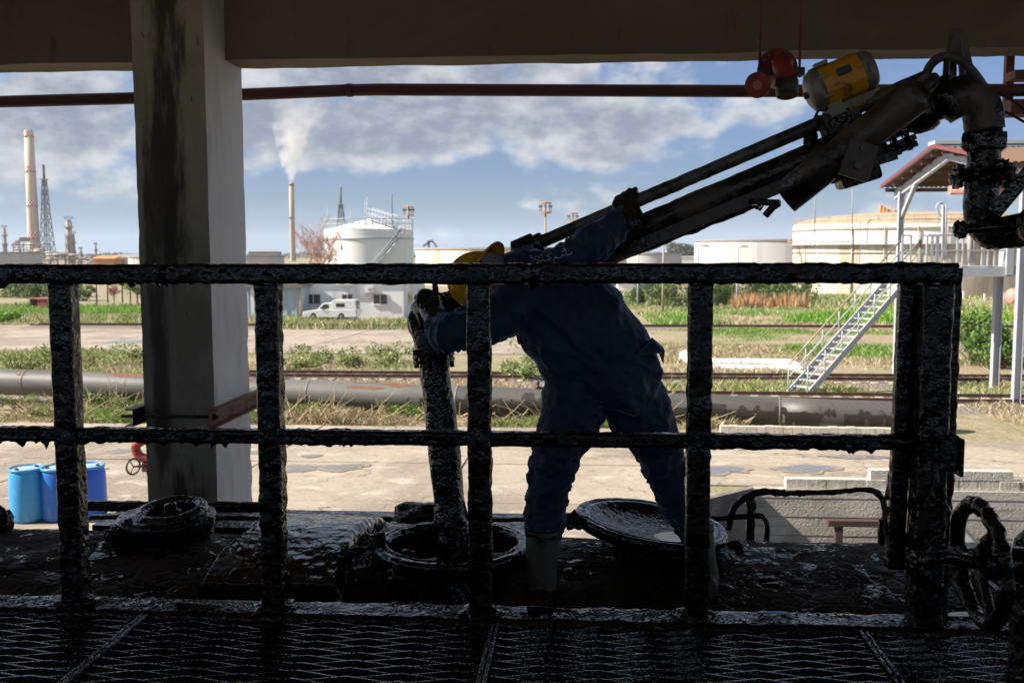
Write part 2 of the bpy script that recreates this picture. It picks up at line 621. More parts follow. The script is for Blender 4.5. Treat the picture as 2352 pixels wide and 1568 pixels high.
M['greasy_grey'] = mat('greasy_grey_steel', (0.12, 0.115, 0.10), 0.45, layers=[(6, I1, (0.02, 0.017, 0.015), 0.42, 0.6, 1), (40, I1, (0.16, 0.10, 0.06), 0.6, 0.7, 0.6)], bumps=[(70, I1, 0.003)])
M['rubber_hose'] = mat('rubber_hose', (0.07, 0.068, 0.062), 0.5, layers=[(8, I1, (0.02, 0.018, 0.016), 0.5, 0.62, 1)])
M['yellow_paint'] = mat('yellow_paint', (0.62, 0.27, 0.015), 0.45, layers=[(9, (1, 1, 1), (0.05, 0.032, 0.015), 0.56, 0.68, 0.9), (60, I1, (0.03, 0.02, 0.015), 0.64, 0.70, 0.9)], bumps=[(80, I1, 0.002)])
M['grey_alloy'] = mat('grey_alloy', (0.22, 0.21, 0.18), 0.5, metal=0.3, layers=[(14, I1, (0.05, 0.045, 0.035), 0.5, 0.66, 0.9)], bumps=[(90, I1, 0.002)])
M['red_paint'] = mat('red_paint', (0.27, 0.03, 0.026), 0.5, layers=[(9, I1, (0.10, 0.02, 0.018), 0.5, 0.66, 0.9)], bumps=[(60, I1, 0.003)])
M['red_rust'] = mat('red_brown_rust', (0.105, 0.034, 0.028), 0.65, layers=[(5, (0.3, 1, 1), (0.07, 0.02, 0.018), 0.45, 0.65, 1)], bumps=[(60, I1, 0.003)])
M['pink_paint'] = mat('faded_red_paint', (0.55, 0.22, 0.18), 0.55, layers=[(18, I1, (0.6, 0.42, 0.36), 0.5, 0.65, 0.8)])
M['rust'] = mat('rusty_steel', (0.16, 0.065, 0.035), 0.75, layers=[(14, I1, (0.26, 0.10, 0.04), 0.5, 0.65, 0.8), (6, I1, (0.05, 0.03, 0.025), 0.55, 0.68, 0.9)], bumps=[(50, I1, 0.005)])
M['dull_rust'] = mat('dull_rust', (0.085, 0.042, 0.036), 0.8, layers=[(6, I1, (0.05, 0.03, 0.028), 0.5, 0.65, 0.8)])
M['dark_iron'] = mat('dark_iron', (0.03, 0.026, 0.024), 0.5, layers=[(12, I1, (0.07, 0.04, 0.028), 0.55, 0.66, 0.8)], bumps=[(60, I1, 0.003)])
M['shed_bounce'] = mat('bounce_concrete', (0.30, 0.26, 0.19), 0.9)  # unseen inner surfaces, tone raised to bounce warm fill
M['rear_bounce'] = mat('rear_bounce_ground', (0.48, 0.42, 0.34), 0.9, layers=[(0.25, I1, (0.38, 0.33, 0.27), 0.42, 0.60, 0.9)])  # unseen ground behind, made pale to bounce light into the shed
M['column_side'] = mat('skylit_concrete', (0.62, 0.60, 0.57), 0.85, layers=[(3, (1, 1, 0.3), (0.50, 0.48, 0.46), 0.45, 0.65, 0.8), (7, (1, 1, 0.15), (0.32, 0.31, 0.29), 0.62, 0.74, 0.7), (18, I1, (0.40, 0.38, 0.36), 0.66, 0.72, 0.5)], bumps=[(4, I1, 0.015), (40, I1, 0.004)])  # right pillar face: skylight put into the colour, paler than the front
M['column'] = mat('stained_concrete', (0.38, 0.35, 0.27), 0.85,
                  layers=[(2.2, I1, (0.27, 0.25, 0.19), 0.4, 0.65, 0.8), (5, (1, 1, 0.10), (0.06, 0.055, 0.045), 0.56, 0.72, 0.85), (9, (1.2, 1.2, 0.22), (0.04, 0.036, 0.032), 0.66, 0.74, 0.9), (14, (1, 1, 0.5), (0.46, 0.44, 0.40), 0.68, 0.75, 0.6), (30, (1, 1, 0.5), (0.05, 0.045, 0.04), 0.66, 0.70, 0.8)],
                  bumps=[(3, I1, 0.02), (30, I1, 0.006)])
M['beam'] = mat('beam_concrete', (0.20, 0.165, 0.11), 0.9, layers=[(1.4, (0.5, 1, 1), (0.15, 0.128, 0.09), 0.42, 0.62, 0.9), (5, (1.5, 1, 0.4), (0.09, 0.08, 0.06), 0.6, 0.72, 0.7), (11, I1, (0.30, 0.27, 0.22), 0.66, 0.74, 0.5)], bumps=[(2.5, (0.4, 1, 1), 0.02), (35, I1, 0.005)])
M['stain'] = mat('black_oil_stain', (0.02, 0.018, 0.016), 0.6, layers=[(12, (1, 1, 0.4), (0.10, 0.095, 0.085), 0.58, 0.72, 0.9)], bumps=[(30, I1, 0.004)])
def pillar_stain(m, zones):
    nt = m.node_tree; nd, lk = nt.nodes, nt.links
    bs = nd['Principled BSDF']
    tcn = [n for n in nd if n.type == 'TEX_COORD'][0]
    sp = nd.new('ShaderNodeSeparateXYZ'); lk.new(tcn.outputs['Object'], sp.inputs[0])
    def mth(op, a, b, clamp=False):
        n = nd.new('ShaderNodeMath'); n.operation = op; n.use_clamp = clamp
        for i, v in enumerate((a, b)):
            if isinstance(v, (int, float)): n.inputs[i].default_value = v
            else: lk.new(v, n.inputs[i])
        return n.outputs[0]
    cur = bs.inputs['Base Color'].links[0].from_socket
    for xc, wx_, z0, z1, sd, colr in zones:
        mp = nd.new('ShaderNodeMapping'); mp.inputs['Scale'].default_value = (9, 9, 1.5); mp.inputs['Location'].default_value = (sd, sd * 2, sd)
        lk.new(tcn.outputs['Object'], mp.inputs[0])
        nn = nd.new('ShaderNodeTexNoise'); nn.inputs['Scale'].default_value = 1; nn.inputs['Detail'].default_value = 8; nn.inputs['Roughness'].default_value = 0.65
        lk.new(mp.outputs[0], nn.inputs['Vector'])
        ax_ = mth('DIVIDE', mth('ABSOLUTE', mth('SUBTRACT', sp.outputs[0], xc), 0), wx_)
        zz = mth('DIVIDE', mth('ABSOLUTE', mth('SUBTRACT', sp.outputs[2], (z0 + z1) / 2), 0), (z1 - z0) / 2)
        f = mth('SUBTRACT', mth('SUBTRACT', mth('ADD', mth('MULTIPLY', nn.outputs[0], 2.6), -0.55), mth('MULTIPLY', mth('POWER', ax_, 2.0), 0.9)), mth('MULTIPLY', mth('POWER', zz, 4.0), 0.9))
        mr = nd.new('ShaderNodeMapRange'); mr.interpolation_type = 'SMOOTHSTEP'
        mr.inputs[1].default_value = 0.15; mr.inputs[2].default_value = 0.75; mr.inputs[4].default_value = 0.92
        lk.new(f, mr.inputs[0])
        mx = nd.new('ShaderNodeMix'); mx.data_type = 'RGBA'
        lk.new(mr.outputs[0], mx.inputs[0]); lk.new(cur, mx.inputs[6]); mx.inputs[7].default_value = (*colr, 1)
        cur = mx.outputs[2]
    lk.new(cur, bs.inputs['Base Color'])
M['yard'] = mat('yard_concrete', (0.37, 0.305, 0.235), 0.9,
                layers=[(0.25, I1, (0.24, 0.195, 0.15), 0.42, 0.60, 0.9), (0.8, (0.25, 2.2, 1), (0.17, 0.14, 0.11), 0.60, 0.72, 0.6), (1.1, (1, 1.6, 1), (0.46, 0.40, 0.33), 0.54, 0.66, 0.75), (3.0, I1, (0.19, 0.155, 0.12), 0.58, 0.70, 0.7), (16, I1, (0.55, 0.50, 0.43), 0.62, 0.7, 0.6)],
                bumps=[(5, I1, 0.02), (28, I1, 0.010)])
def cracks(m, scale, width, colr, seed):
    nt = m.node_tree; nd, lk = nt.nodes, nt.links
    bs = nd['Principled BSDF']
    tcn = [n for n in nd if n.type == 'TEX_COORD'][0]
    cur = bs.inputs['Base Color'].links[0].from_socket
    nn = nd.new('ShaderNodeTexNoise'); nn.inputs['Scale'].default_value = 1.6; nn.inputs['Detail'].default_value = 5
    lk.new(tcn.outputs['Object'], nn.inputs['Vector'])
    ad = nd.new('ShaderNodeVectorMath'); ad.operation = 'MULTIPLY_ADD'; ad.inputs[1].default_value = (1.3, 1.3, 0)
    lk.new(nn.outputs['Color'], ad.inputs[0]); lk.new(tcn.outputs['Object'], ad.inputs[2])
    v = nd.new('ShaderNodeTexVoronoi'); v.feature = 'DISTANCE_TO_EDGE'; v.voronoi_dimensions = '2D'; v.inputs['Scale'].default_value = scale
    lk.new(ad.outputs[0], v.inputs['Vector'])
    n2 = nd.new('ShaderNodeTexNoise'); n2.inputs['Scale'].default_value = 0.45; n2.inputs['Detail'].default_value = 3
    lk.new(tcn.outputs['Object'], n2.inputs['Vector'])
    mr = nd.new('ShaderNodeMapRange'); mr.inputs[2].default_value = width; mr.inputs[3].default_value = 1.0; mr.inputs[4].default_value = 0.0
    lk.new(v.outputs['Distance'], mr.inputs[0])
    m2 = nd.new('ShaderNodeMapRange'); m2.inputs[1].default_value = 0.44; m2.inputs[2].default_value = 0.56
    lk.new(n2.outputs['Fac'], m2.inputs[0])
    mu = nd.new('ShaderNodeMath'); mu.operation = 'MULTIPLY'
    lk.new(mr.outputs[0], mu.inputs[0]); lk.new(m2.outputs[0], mu.inputs[1])
    mx = nd.new('ShaderNodeMix'); mx.data_type = 'RGBA'
    lk.new(mu.outputs[0], mx.inputs[0]); lk.new(cur, mx.inputs[6]); mx.inputs[7].default_value = (*colr, 1)
    lk.new(mx.outputs[2], bs.inputs['Base Color'])
cracks(M['yard'], 0.33, 0.012, (0.10, 0.085, 0.065), 1)
M['joint'] = mat('joint_dirt', (0.07, 0.06, 0.045), 0.95)
M['soil'] = mat('soil', (0.30, 0.23, 0.15), 0.95, layers=[(0.12, I1, (0.20, 0.20, 0.09), 0.45, 0.6, 0.8), (0.9, I1, (0.38, 0.31, 0.21), 0.5, 0.66, 0.7), (5, I1, (0.16, 0.12, 0.08), 0.56, 0.7, 0.6)], bumps=[(3, I1, 0.06), (16, I1, 0.03)])
M['dark_ground'] = mat('shade_black_ground', (0.012, 0.010, 0.009), 0.8, bumps=[(6, I1, 0.03)])  # near black: the shade below the floor put into the colour
M['pit_wall'] = mat('board_marked_concrete', (0.56, 0.52, 0.44), 0.9, layers=[(0.7, (1, 1, 1), (0.42, 0.38, 0.31), 0.45, 0.62, 0.9), (3, (0.25, 1, 4), (0.22, 0.205, 0.18), 0.56, 0.68, 0.8), (5, (1, 1, 0.15), (0.14, 0.125, 0.11), 0.64, 0.74, 0.8)], bumps=[(20, I1, 0.008)])
M['wing_wall'] = mat('dirty_concrete', (0.21, 0.185, 0.155), 0.9, layers=[(1.5, I1, (0.12, 0.105, 0.09), 0.45, 0.62, 0.9)], bumps=[(9, I1, 0.01)])
M['block'] = mat('concrete_block', (0.62, 0.57, 0.48), 0.92, layers=[(6, I1, (0.45, 0.41, 0.34), 0.45, 0.6, 0.8)], bumps=[(28, I1, 0.010)])
M['puddle'] = mat('puddle_water', (0.22, 0.195, 0.17), 0.04, spec=0.5)
M['oil'] = mat('black_oil', (0.004, 0.004, 0.004), 0.05, spec=0.5)
M['damp'] = mat('damp_stain', (0.275, 0.225, 0.175), 0.85, bumps=[(12, I1, 0.004)])
M['grey_pipe'] = mat('grey_pipe_paint', (0.135, 0.13, 0.117), 0.55, layers=[(0.9, (0.4, 1, 1), (0.09, 0.086, 0.076), 0.45, 0.65, 0.8), (26, (1, 1, 0.25), (0.07, 0.06, 0.055), 0.66, 0.72, 0.8)], bumps=[(30, I1, 0.003)])
M['grey_pipe_dirty'] = mat('oil_misted_pipe', (0.085, 0.08, 0.07), 0.5, layers=[(0.9, (0.4, 1, 1), (0.055, 0.052, 0.045), 0.45, 0.65, 0.8), (14, (1, 1, 0.2), (0.03, 0.027, 0.024), 0.6, 0.7, 0.8)], bumps=[(30, I1, 0.003)])
M['blue_drum'] = mat('blue_plastic', (0.04, 0.30, 0.64), 0.38, layers=[(4, (1, 1, 0.5), (0.14, 0.40, 0.66), 0.55, 0.72, 0.6)], bumps=[(14, I1, 0.003)])
M['drum_lid'] = mat('dusty_lid', (0.35, 0.46, 0.52), 0.6, layers=[(9, I1, (0.12, 0.28, 0.50), 0.5, 0.66, 0.8)])
M['pipe_white'] = mat('dusty_white_pipe', (0.56, 0.55, 0.53), 0.55, layers=[(1.5, I1, (0.44, 0.42, 0.39), 0.5, 0.66, 0.7)])
M['white_paint'] = mat('white_paint', (0.78, 0.77, 0.75), 0.55, layers=[(1.2, (1, 1, 0.3), (0.68, 0.66, 0.62), 0.5, 0.68, 0.6)])
M['white_steel'] = mat('white_steel', (0.42, 0.44, 0.47), 0.5, layers=[(5, I1, (0.45, 0.33, 0.24), 0.64, 0.74, 0.8)])
M['tank_white'] = mat('white_tank_paint', (0.80, 0.79, 0.77), 0.5, layers=[(0.25, (1, 1, 0.4), (0.72, 0.70, 0.67), 0.45, 0.65, 0.7)])
M['tank_cream'] = mat('rust_streaked_cream_paint', (0.66, 0.60, 0.50), 0.6, layers=[(0.35, (1, 1, 0.10), (0.42, 0.32, 0.21), 0.46, 0.62, 0.9), (0.9, (1, 1, 0.08), (0.30, 0.20, 0.12), 0.60, 0.72, 0.7)])
M['tank_roof'] = mat('tan_tank_roof', (0.42, 0.32, 0.22), 0.7, layers=[(0.3, I1, (0.34, 0.25, 0.16), 0.45, 0.65, 0.8)])
M['tank_grey'] = mat('grey_tank_paint', (0.46, 0.45, 0.45), 0.6, layers=[(0.3, (1, 1, 0.06), (0.36, 0.34, 0.33), 0.48, 0.64, 0.8)])
M['tank_rim'] = mat('dull_rim', (0.30, 0.28, 0.27), 0.7)
M['house'] = mat('house_render', (0.85, 0.84, 0.83), 0.85, layers=[(0.6, (1, 1, 0.4), (0.62, 0.59, 0.57), 0.48, 0.66, 0.7), (3, (1, 1, 0.2), (0.50, 0.46, 0.43), 0.66, 0.76, 0.5)], bumps=[(8, I1, 0.005)])
M['blue_shed'] = mat('pale_blue_sheet', (0.42, 0.50, 0.57), 0.6, layers=[(1.2, (1, 1, 0.3), (0.34, 0.41, 0.47), 0.5, 0.66, 0.7)])
M['shed_roof'] = mat('grimy_roof', (0.20, 0.18, 0.16), 0.85)
M['glass'] = mat('window_glass', (0.03, 0.035, 0.04), 0.06, spec=0.7)
M['frame'] = mat('window_frame', (0.55, 0.52, 0.48), 0.6)
M['curtain'] = mat('dark_interior', (0.05, 0.055, 0.05), 0.8)
M['car_white'] = mat('white_car_paint', (0.80, 0.80, 0.79), 0.3, coat=0.5)
M['car_dark'] = mat('tinted_window', (0.02, 0.022, 0.025), 0.08, spec=0.7)
M['tyre'] = mat('tyre_rubber', (0.025, 0.024, 0.023), 0.8)
M['hub'] = mat('wheel_steel', (0.22, 0.22, 0.22), 0.5, metal=0.4)
M['lamp_lens'] = mat('lamp_lens', (0.65, 0.66, 0.66), 0.2)
M['chimney'] = mat('chimney_concrete', (0.56, 0.46, 0.36), 0.85, layers=[(0.05, (1, 1, 0.3), (0.48, 0.39, 0.31), 0.45, 0.65, 0.7)])
M['chimney_b'] = mat('sooty_brick', (0.42, 0.33, 0.27), 0.85, layers=[(0.08, (1, 1, 0.3), (0.32, 0.26, 0.23), 0.45, 0.62, 0.8)])
M['marking_red'] = mat('marking_red', (0.55, 0.06, 0.06), 0.7)
M['marking_white'] = mat('marking_white', (0.75, 0.72, 0.70), 0.7)
M['lattice'] = mat('lattice_steel', (0.16, 0.18, 0.20), 0.7)
M['plant_steel'] = mat('plant_steel', (0.34, 0.29, 0.26), 0.7, layers=[(0.2, I1, (0.22, 0.19, 0.18), 0.45, 0.62, 0.8), (0.5, I1, (0.58, 0.52, 0.44), 0.60, 0.70, 0.7)])
M['plant_dark'] = mat('plant_dark_steel', (0.17, 0.155, 0.15), 0.75, layers=[(0.25, I1, (0.26, 0.21, 0.18), 0.5, 0.65, 0.7)])
M['orange_rust'] = mat('orange_rust', (0.55, 0.24, 0.08), 0.7)
M['mast'] = mat('mast_steel', (0.36, 0.26, 0.18), 0.7, layers=[(1, (1, 1, 0.2), (0.46, 0.42, 0.38), 0.5, 0.6, 0.8)])
M['bark'] = mat('bark', (0.17, 0.12, 0.09), 0.9, bumps=[(30, (1, 1, 0.3), 0.01)])
M['twig'] = mat('dry_twig', (0.42, 0.24, 0.18), 0.9)
M['straw'] = mat('dry_straw', (0.42, 0.32, 0.19), 0.9)
M['leafy'] = mat('leaves', (0.1, 0.15, 0.04), 0.6, attr='tint', trans=0.30)
M['rail_steel'] = mat('rail_steel', (0.10, 0.055, 0.04), 0.6, layers=[(3, I1, (0.06, 0.035, 0.03), 0.5, 0.6, 0.8)])
M['sleeper'] = mat('sleeper_concrete', (0.42, 0.37, 0.30), 0.9, bumps=[(14, I1, 0.01)])
M['ballast'] = mat('ballast', (0.25, 0.20, 0.16), 0.95, layers=[(9, I1, (0.14, 0.11, 0.10), 0.5, 0.6, 0.9)], bumps=[(10, I1, 0.06, 'cell')])
M['rock'] = mat('pale_rock', (0.56, 0.48, 0.38), 0.9, layers=[(2, I1, (0.42, 0.34, 0.25), 0.48, 0.62, 0.8)], bumps=[(7, I1, 0.03)])
M['red_trim'] = mat('red_trim', (0.17, 0.05, 0.048), 0.55)
M['roof_under'] = mat('rusty_roof_sheet', (0.15, 0.085, 0.055), 0.85)
M['sea'] = mat('sea_water', (0.03, 0.075, 0.15), 0.25, bumps=[(0.02, I1, 0.5)])
M['coverall'] = mat('navy_coverall', (0.013, 0.031, 0.076), 0.7, sheen=0.9, layers=[(5, I1, (0.010, 0.022, 0.055), 0.48, 0.66, 0.8)], bumps=[(7, (1, 1, 1), 0.050), (17, (1, 1, 1), 0.020)])
M['skin'] = mat('skin', (0.35, 0.18, 0.12), 0.55)
M['helmet'] = mat('yellow_plastic', (0.86, 0.44, 0.008), 0.28, trans=0.16, layers=[(25, I1, (0.62, 0.26, 0.01), 0.58, 0.7, 0.4)])
M['helmet_in'] = mat('helmet_strap', (0.05, 0.03, 0.02), 0.7)
M['hood'] = mat('grey_cloth', (0.25, 0.25, 0.25), 0.9)
M['glove'] = mat('oily_black_glove', (0.010, 0.0105, 0.012), 0.24, layers=[(14, I1, (0.02, 0.018, 0.016), 0.5, 0.65, 1, 0.5)], bumps=[(26, I1, 0.008), (80, I1, 0.003)])
M['boot'] = mat('muddy_rubber_boot', (0.080, 0.073, 0.060), 0.6, layers=[(8, I1, (0.02, 0.018, 0.016), 0.52, 0.66, 1, 0.3)], bumps=[(40, I1, 0.004)])
M['print'] = mat('worn_grey_print', (0.55, 0.55, 0.56), 0.8)
M['black_rubber'] = mat('black_rubber', (0.012, 0.012, 0.012), 0.5)
# ================================================================== the setting
def plane_sheet(name, poly, mat_, kind='structure', th=None):
    mb = MB()
    mb.add(poly, [tuple(range(len(poly)))])
    o = mb.build(name, mat_, None, Vector((0, 0, 0)))
    o['kind'] = kind
    return o
# pit (truck bay) on the right: ground left of it and behind it
PX, PY = 2.15, 19.7
def G(x, y, dz=0): return (x, y, gz(y) + dz)
plane_sheet('ground', [G(-90, 6.5), G(PX, 6.5), G(PX, 18.5), G(3.4, PY), G(-90, PY)], M['soil'])
plane_sheet('terrain', [G(-90, PY), G(3.4, PY), G(90, PY), G(90, 130), G(-90, 130)], M['soil'])
Vt, Ft = [], []
ys = [130, 200, 320, 520, 900, 1500, 2600]
for i, y in enumerate(ys):
    for x in (-1.0, 1.0): Vt.append((x * (90 + (y - 130) * 1.4), y, gz(y) if i else gz(130)))
for i in range(len(ys) - 1): Ft.append((2 * i, 2 * i + 1, 2 * i + 3, 2 * i + 2))
mb = MB(); mb.add(Vt, Ft); far = mb.build('terrain', M['soil']); far['kind'] = 'structure'
for sx in (-1, 1):
    plane_sheet('terrain', [G(sx * 90, 6.5), G(sx * 900, 6.5), (sx * 900, 130, gz(130)), (sx * 90, 130, gz(130))][::sx], M['soil'])
    plane_sheet('terrain', [(sx * 90, 130, gz(130)), (sx * 900, 130, gz(130) - 0.01), (sx * 9000, 2600, -9.9), (sx * 3548, 2600, gz(2600))][::sx], M['soil'])
plane_sheet('sea', [(-9500, 2500, -10.2), (9500, 2500, -10.2), (9500, 9500, -10.2), (-9500, 9500, -10.2)], M['sea'])
plane_sheet('ground_under_shed', [(-90, -7, -3.26), (PX, -7, -3.26), (PX, 6.5, -3.26), (-90, 6.5, -3.26)], M['dark_ground'])  # near-black sheet standing in for the shade beneath the grating
plane_sheet('rear_ground', [(-900, -900, -3.27), (900, -900, -3.27), (900, -7, -3.27), (-900, -7, -3.27)], M['rear_bounce'])
plane_sheet('pit_floor', [(PX, -7, -5.05), (60, -7, -5.05), (60, PY, -5.05), (PX, PY, -5.05)], M['dark_ground'])

# yard slabs between the shed and the brush strip, far pad behind it
yard = thing('concrete_yard', 'cracked tan concrete yard between the loading shed and the brush strip', 'yard', (-6, 18, gz(18)), kind='structure')
del yard['category']
slab_me = {}
def slab(x0, x1, y0, y1, parent, clip=None):
    c = 0.024
    pts = [(x0 + c, y0 + c), (x1 - c, y0 + c), (x1 - c, y1 - c), (x0 + c, y1 - c)] if clip is None else clip
    mb = MB()
    jz = rnd.uniform(0.0, 0.012)
    top = [G(x, y, 0.03 + jz) for x, y in pts]
    mb.prism([(x, y, z - 0.028 - jz) for x, y, z in top], (0, 0, 0.028 + jz))
    return mb.build('slab', M['yard'], parent)
xs = [-44, -39.4, -34.8, -30.2, -25.6, -21, -16.4, -11.8, -7.2, -2.6, PX - 0.02]
yy = [6.6, 10.4, 14.2, 18.0, 21.8, 25.2, 27.2]
for i in range(len(xs) - 1):
    for j in range(len(yy) - 1):
        if xs[i + 1] < -30 and yy[j] < 14: continue
        slab(xs[i], xs[i + 1], yy[j], yy[j + 1] , yard)
slab(0, 0, 0, 0, yard, [(PX, 19.9), (3.3, 19.9), (7.4, 19.9), (7.4, 23), (PX, 23)])
slab(0, 0, 0, 0, yard, [(PX, 23.03), (7.4, 23.03), (7.4, 25.9), (PX, 26.2)])
for k in range(4):
    x0 = 7.43 + 5 * k
    slab(0, 0, 0, 0, yard, [(x0, 19.9), (x0 + 4.97, 19.9), (x0 + 4.97, 22.6), (x0, 22.6)])
    slab(0, 0, 0, 0, yard, [(x0, 22.63), (x0 + 4.97, 22.63), (x0 + 4.97, 25.5), (x0, 25.8)])
plane_sheet('yard_joints', [G(-44, 6.6, 0.006), G(PX, 6.6, 0.006), G(PX, 27.2, 0.006), G(-44, 27.2, 0.006)], M['joint'])
pad = thing('far_concrete_pad', 'pale concrete loading pad beyond the grass strip', 'pad', (-18, 62, gz(62)), kind='structure')
del pad['category']
for i in range(9):
    for j in range(4):
        slab(-58 + 7 * i, -51 + 7 * i - 0.03, 52.5 + 5.7 * j, 58.2 + 5.7 * j, pad)
plane_sheet('pad_joints', [G(-58, 52.5, 0.006), G(5, 52.5, 0.006), G(5, 75.3, 0.006), G(-58, 75.3, 0.006)], M['joint'])

# puddles and damp patches
def blob_sheet(name, cx, cy, rx, ry, dz, mat_, seed, label):
    V = []
    n = 40
    for k in range(n):
        a = 2 * math.pi * k / n
        q = 1 + 0.55 * float(fbm(np.array([[math.cos(a) * 1.4 + seed * 7, math.sin(a) * 1.4, 0.5]]), seed, 3)[0])
        x, y = cx + rx * q * math.cos(a), cy + ry * q * math.sin(a)
        V.append((x, y, gz(y) + dz))
    mb = MB(); mb.add(V, [tuple(range(n))])
    o = mb.build(name, mat_)
    o['kind'] = 'structure'
    o['label'] = label
for k, (px, py, w, h, lab) in enumerate([
        (692, 1080, 0.42, 0.42, 'small rain puddle on the yard right of the concrete pillar'), (785, 1076, 0.55, 0.40, 'long thin rain puddle on the yard'),
        (712, 1050, 0.34, 0.22, 'shallow puddle on the yard nearest the brush'), (280, 1040, 0.35, 0.32, 'puddle on the yard left of the pillar'),
        (600, 1042, 0.3, 0.3, 'puddle beside the pillar foot'), (205, 1083, 0.4, 0.3, 'puddle behind the blue drums'),
        (1640, 1083, 0.75, 0.5, 'puddle behind the open tank lid'), (1850, 1079, 0.75, 0.55, 'puddle above the block wall'), (1965, 1053, 1.0, 0.26, 'long thin puddle in front of the grey pipeline'),
        (300, 786, 1.6, 1.7, 'blue sky-reflecting puddle on the far pad')]):
    p = gp(px, py)
    zz = 0.047 
    w, h = w * 0.72, h * 0.72
    blob_sheet('damp_patch', p.x, p.y, w * 1.3, h * 1.4, zz, M['damp'], k + 3, 'damp stain round a puddle')
    blob_sheet('puddle', p.x, p.y, w, h, zz + 0.004, M['puddle'], k + 3, lab)

# ------------------------------------------------------------------ the loading shed we stand in
shed = thing('loading_shed', 'dark concrete loading shed framing the view, with pillar and roof beam', 'shed', (-2.8, 7.1, -3.3))
cl, cr, cf, cbk = at_y(331, 900, 6.7).x, at_y(492, 900, 6.7).x, 6.7, 7.44
def stone_box(lo, hi, name, m, parent, step, amp, seed, bev=0.0):
    """a box whose faces are cut into a grid and roughened, edges worn"""
    lo, hi = np.array(lo, float), np.array(hi, float)
    mb = MB()
    n = np.maximum(1, np.round((hi - lo) / step)).astype(int)
    for ax in range(3):
        a, b = [q for q in range(3) if q != ax]
        for side in (0, 1):
            A, B = np.meshgrid(np.linspace(lo[a], hi[a], n[a] + 1), np.linspace(lo[b], hi[b], n[b] + 1), indexing='ij')
            V = np.zeros(A.shape + (3,))
            V[..., a], V[..., b], V[..., ax] = A, B, (hi if side else lo)[ax]
            f = []
            for i in range(n[a]):
                for j in range(n[b]):
                    q = (i * (n[b] + 1) + j, (i + 1) * (n[b] + 1) + j, (i + 1) * (n[b] + 1) + j + 1, i * (n[b] + 1) + j + 1)
                    f.append(q if (side == 1) == (ax != 1) else q[::-1])
            mb.add(V.reshape(-1, 3), f, False)
    c = (lo + hi) / 2
    def fn(V):
        e = np.minimum(V - lo, hi - V)
        near = np.sort(np.abs(e), axis=1)[:, 1]
        wear = np.clip(1 - near / 0.03, 0, 1) * np.maximum(0, fbm(V * 7, seed + 3, 2) - 0.1) * 0.03
        o = np.stack([fbm(V * 2.1, seed, 3), fbm(V * 2.1 + 9, seed + 1, 3), fbm(V * 2.1 + 33, seed + 2, 3)], -1) * amp
        return V + o + (c - V) / (np.linalg.norm(c - V, axis=1, keepdims=True) + 1e-9) * wear[:, None]
    return mb.build(name, m, parent, disp=fn)
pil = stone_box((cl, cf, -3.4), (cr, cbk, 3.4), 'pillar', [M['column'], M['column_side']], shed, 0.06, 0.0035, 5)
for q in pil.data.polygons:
    if q.normal.x > 0.7: q.material_index = 1          # paler colour stands in for the skylight on this face
bz0 = 2.5
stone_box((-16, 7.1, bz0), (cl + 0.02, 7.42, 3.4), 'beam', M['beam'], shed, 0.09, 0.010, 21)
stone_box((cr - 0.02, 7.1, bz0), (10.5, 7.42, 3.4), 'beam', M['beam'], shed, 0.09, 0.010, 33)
mb = MB(); mb.box((-60, -6.2, 3.4), (24, 7.9, 3.62)); mb.build('roof_slab', M['shed_bounce'], shed)
mb = MB(); mb.box((-60, -6.5, -3.3), (24, -6.2, 0.85)); mb.build('rear_baffle', M['shed_bounce'], shed)  # unseen, added behind the camera to shape fill and glints
for x in (-40, -32, -24, -16, -8.6, 7.0, 14):
    mb = MB(); mb.box((x - 0.3, -6.55, 0.852), (x + 0.3, -6.15, 3.4)); mb.build('rear_pillar', M['column'], shed)
for x in (-9.5, 4.6):
    mb = MB(); mb.box((x - 0.15, -6.2, 2.62), (x + 0.15, 7.1, 3.4)); mb.build('cross_beam', M['beam'], shed)
pw = cr - cl
xc_ = cl + pw * 0.45 + 2.8
pillar_stain(M['column'], [(xc_, pw * 0.34, 3.9, 7.2, 3.0, (0.035, 0.031, 0.026)), (xc_ + pw * 0.1, pw * 0.5, 1.5, 3.1, 7.0, (0.03, 0.027, 0.022)), (xc_ - pw * 0.2, pw * 0.2, 2.6, 5.5, 11.0, (0.07, 0.062, 0.05))])

# steel channel clamped round the pillar with a threaded rod
ch = thing('clamped_channel', 'rusty steel channel clamped along the right face of the pillar', 'steel channel', (cr, 6.7, at_y(495, 955, 6.68).z))
zc = at_y(495, 955, 6.66).z
mb = MB()
y0, y1 = 6.55, 8.05
mb.box((cr + 0.012, y0, zc - 0.060), (cr + 0.02, y1, zc + 0.060)); mb.box((cr + 0.02, y0, zc + 0.052), (cr + 0.075, y1, zc + 0.060)); mb.box((cr + 0.02, y0, zc - 0.060), (cr + 0.075, y1, zc - 0.052))
mb.build('channel', M['rust'], ch)
mb = MB()
mb.box((cl - 0.02, y0, zc - 0.060), (cl - 0.012, 7.7, zc + 0.060)); mb.box((cl - 0.075, y0, zc + 0.052), (cl - 0.02, 7.7, zc + 0.060)); mb.box((cl - 0.075, y0, zc - 0.060), (cl - 0.02, 7.7, zc - 0.052))
mb.build('channel', M['dark_iron'], ch)
mb = MB(); mb.tube([(cl - 0.13, 6.62, zc), (cr + 0.06, 6.62, zc)], 0.012, 10); mb.build('threaded_rod', M['dark_iron'], ch)
for x in (cl - 0.03, cr + 0.03):
    mb = MB(); mb.lathe((x - 0.012, 6.62, zc), (1, 0, 0), [(0.024, 0), (0.024, 0.022)], 6, False, True, True); mb.build('nut', M['dark_iron'], ch)
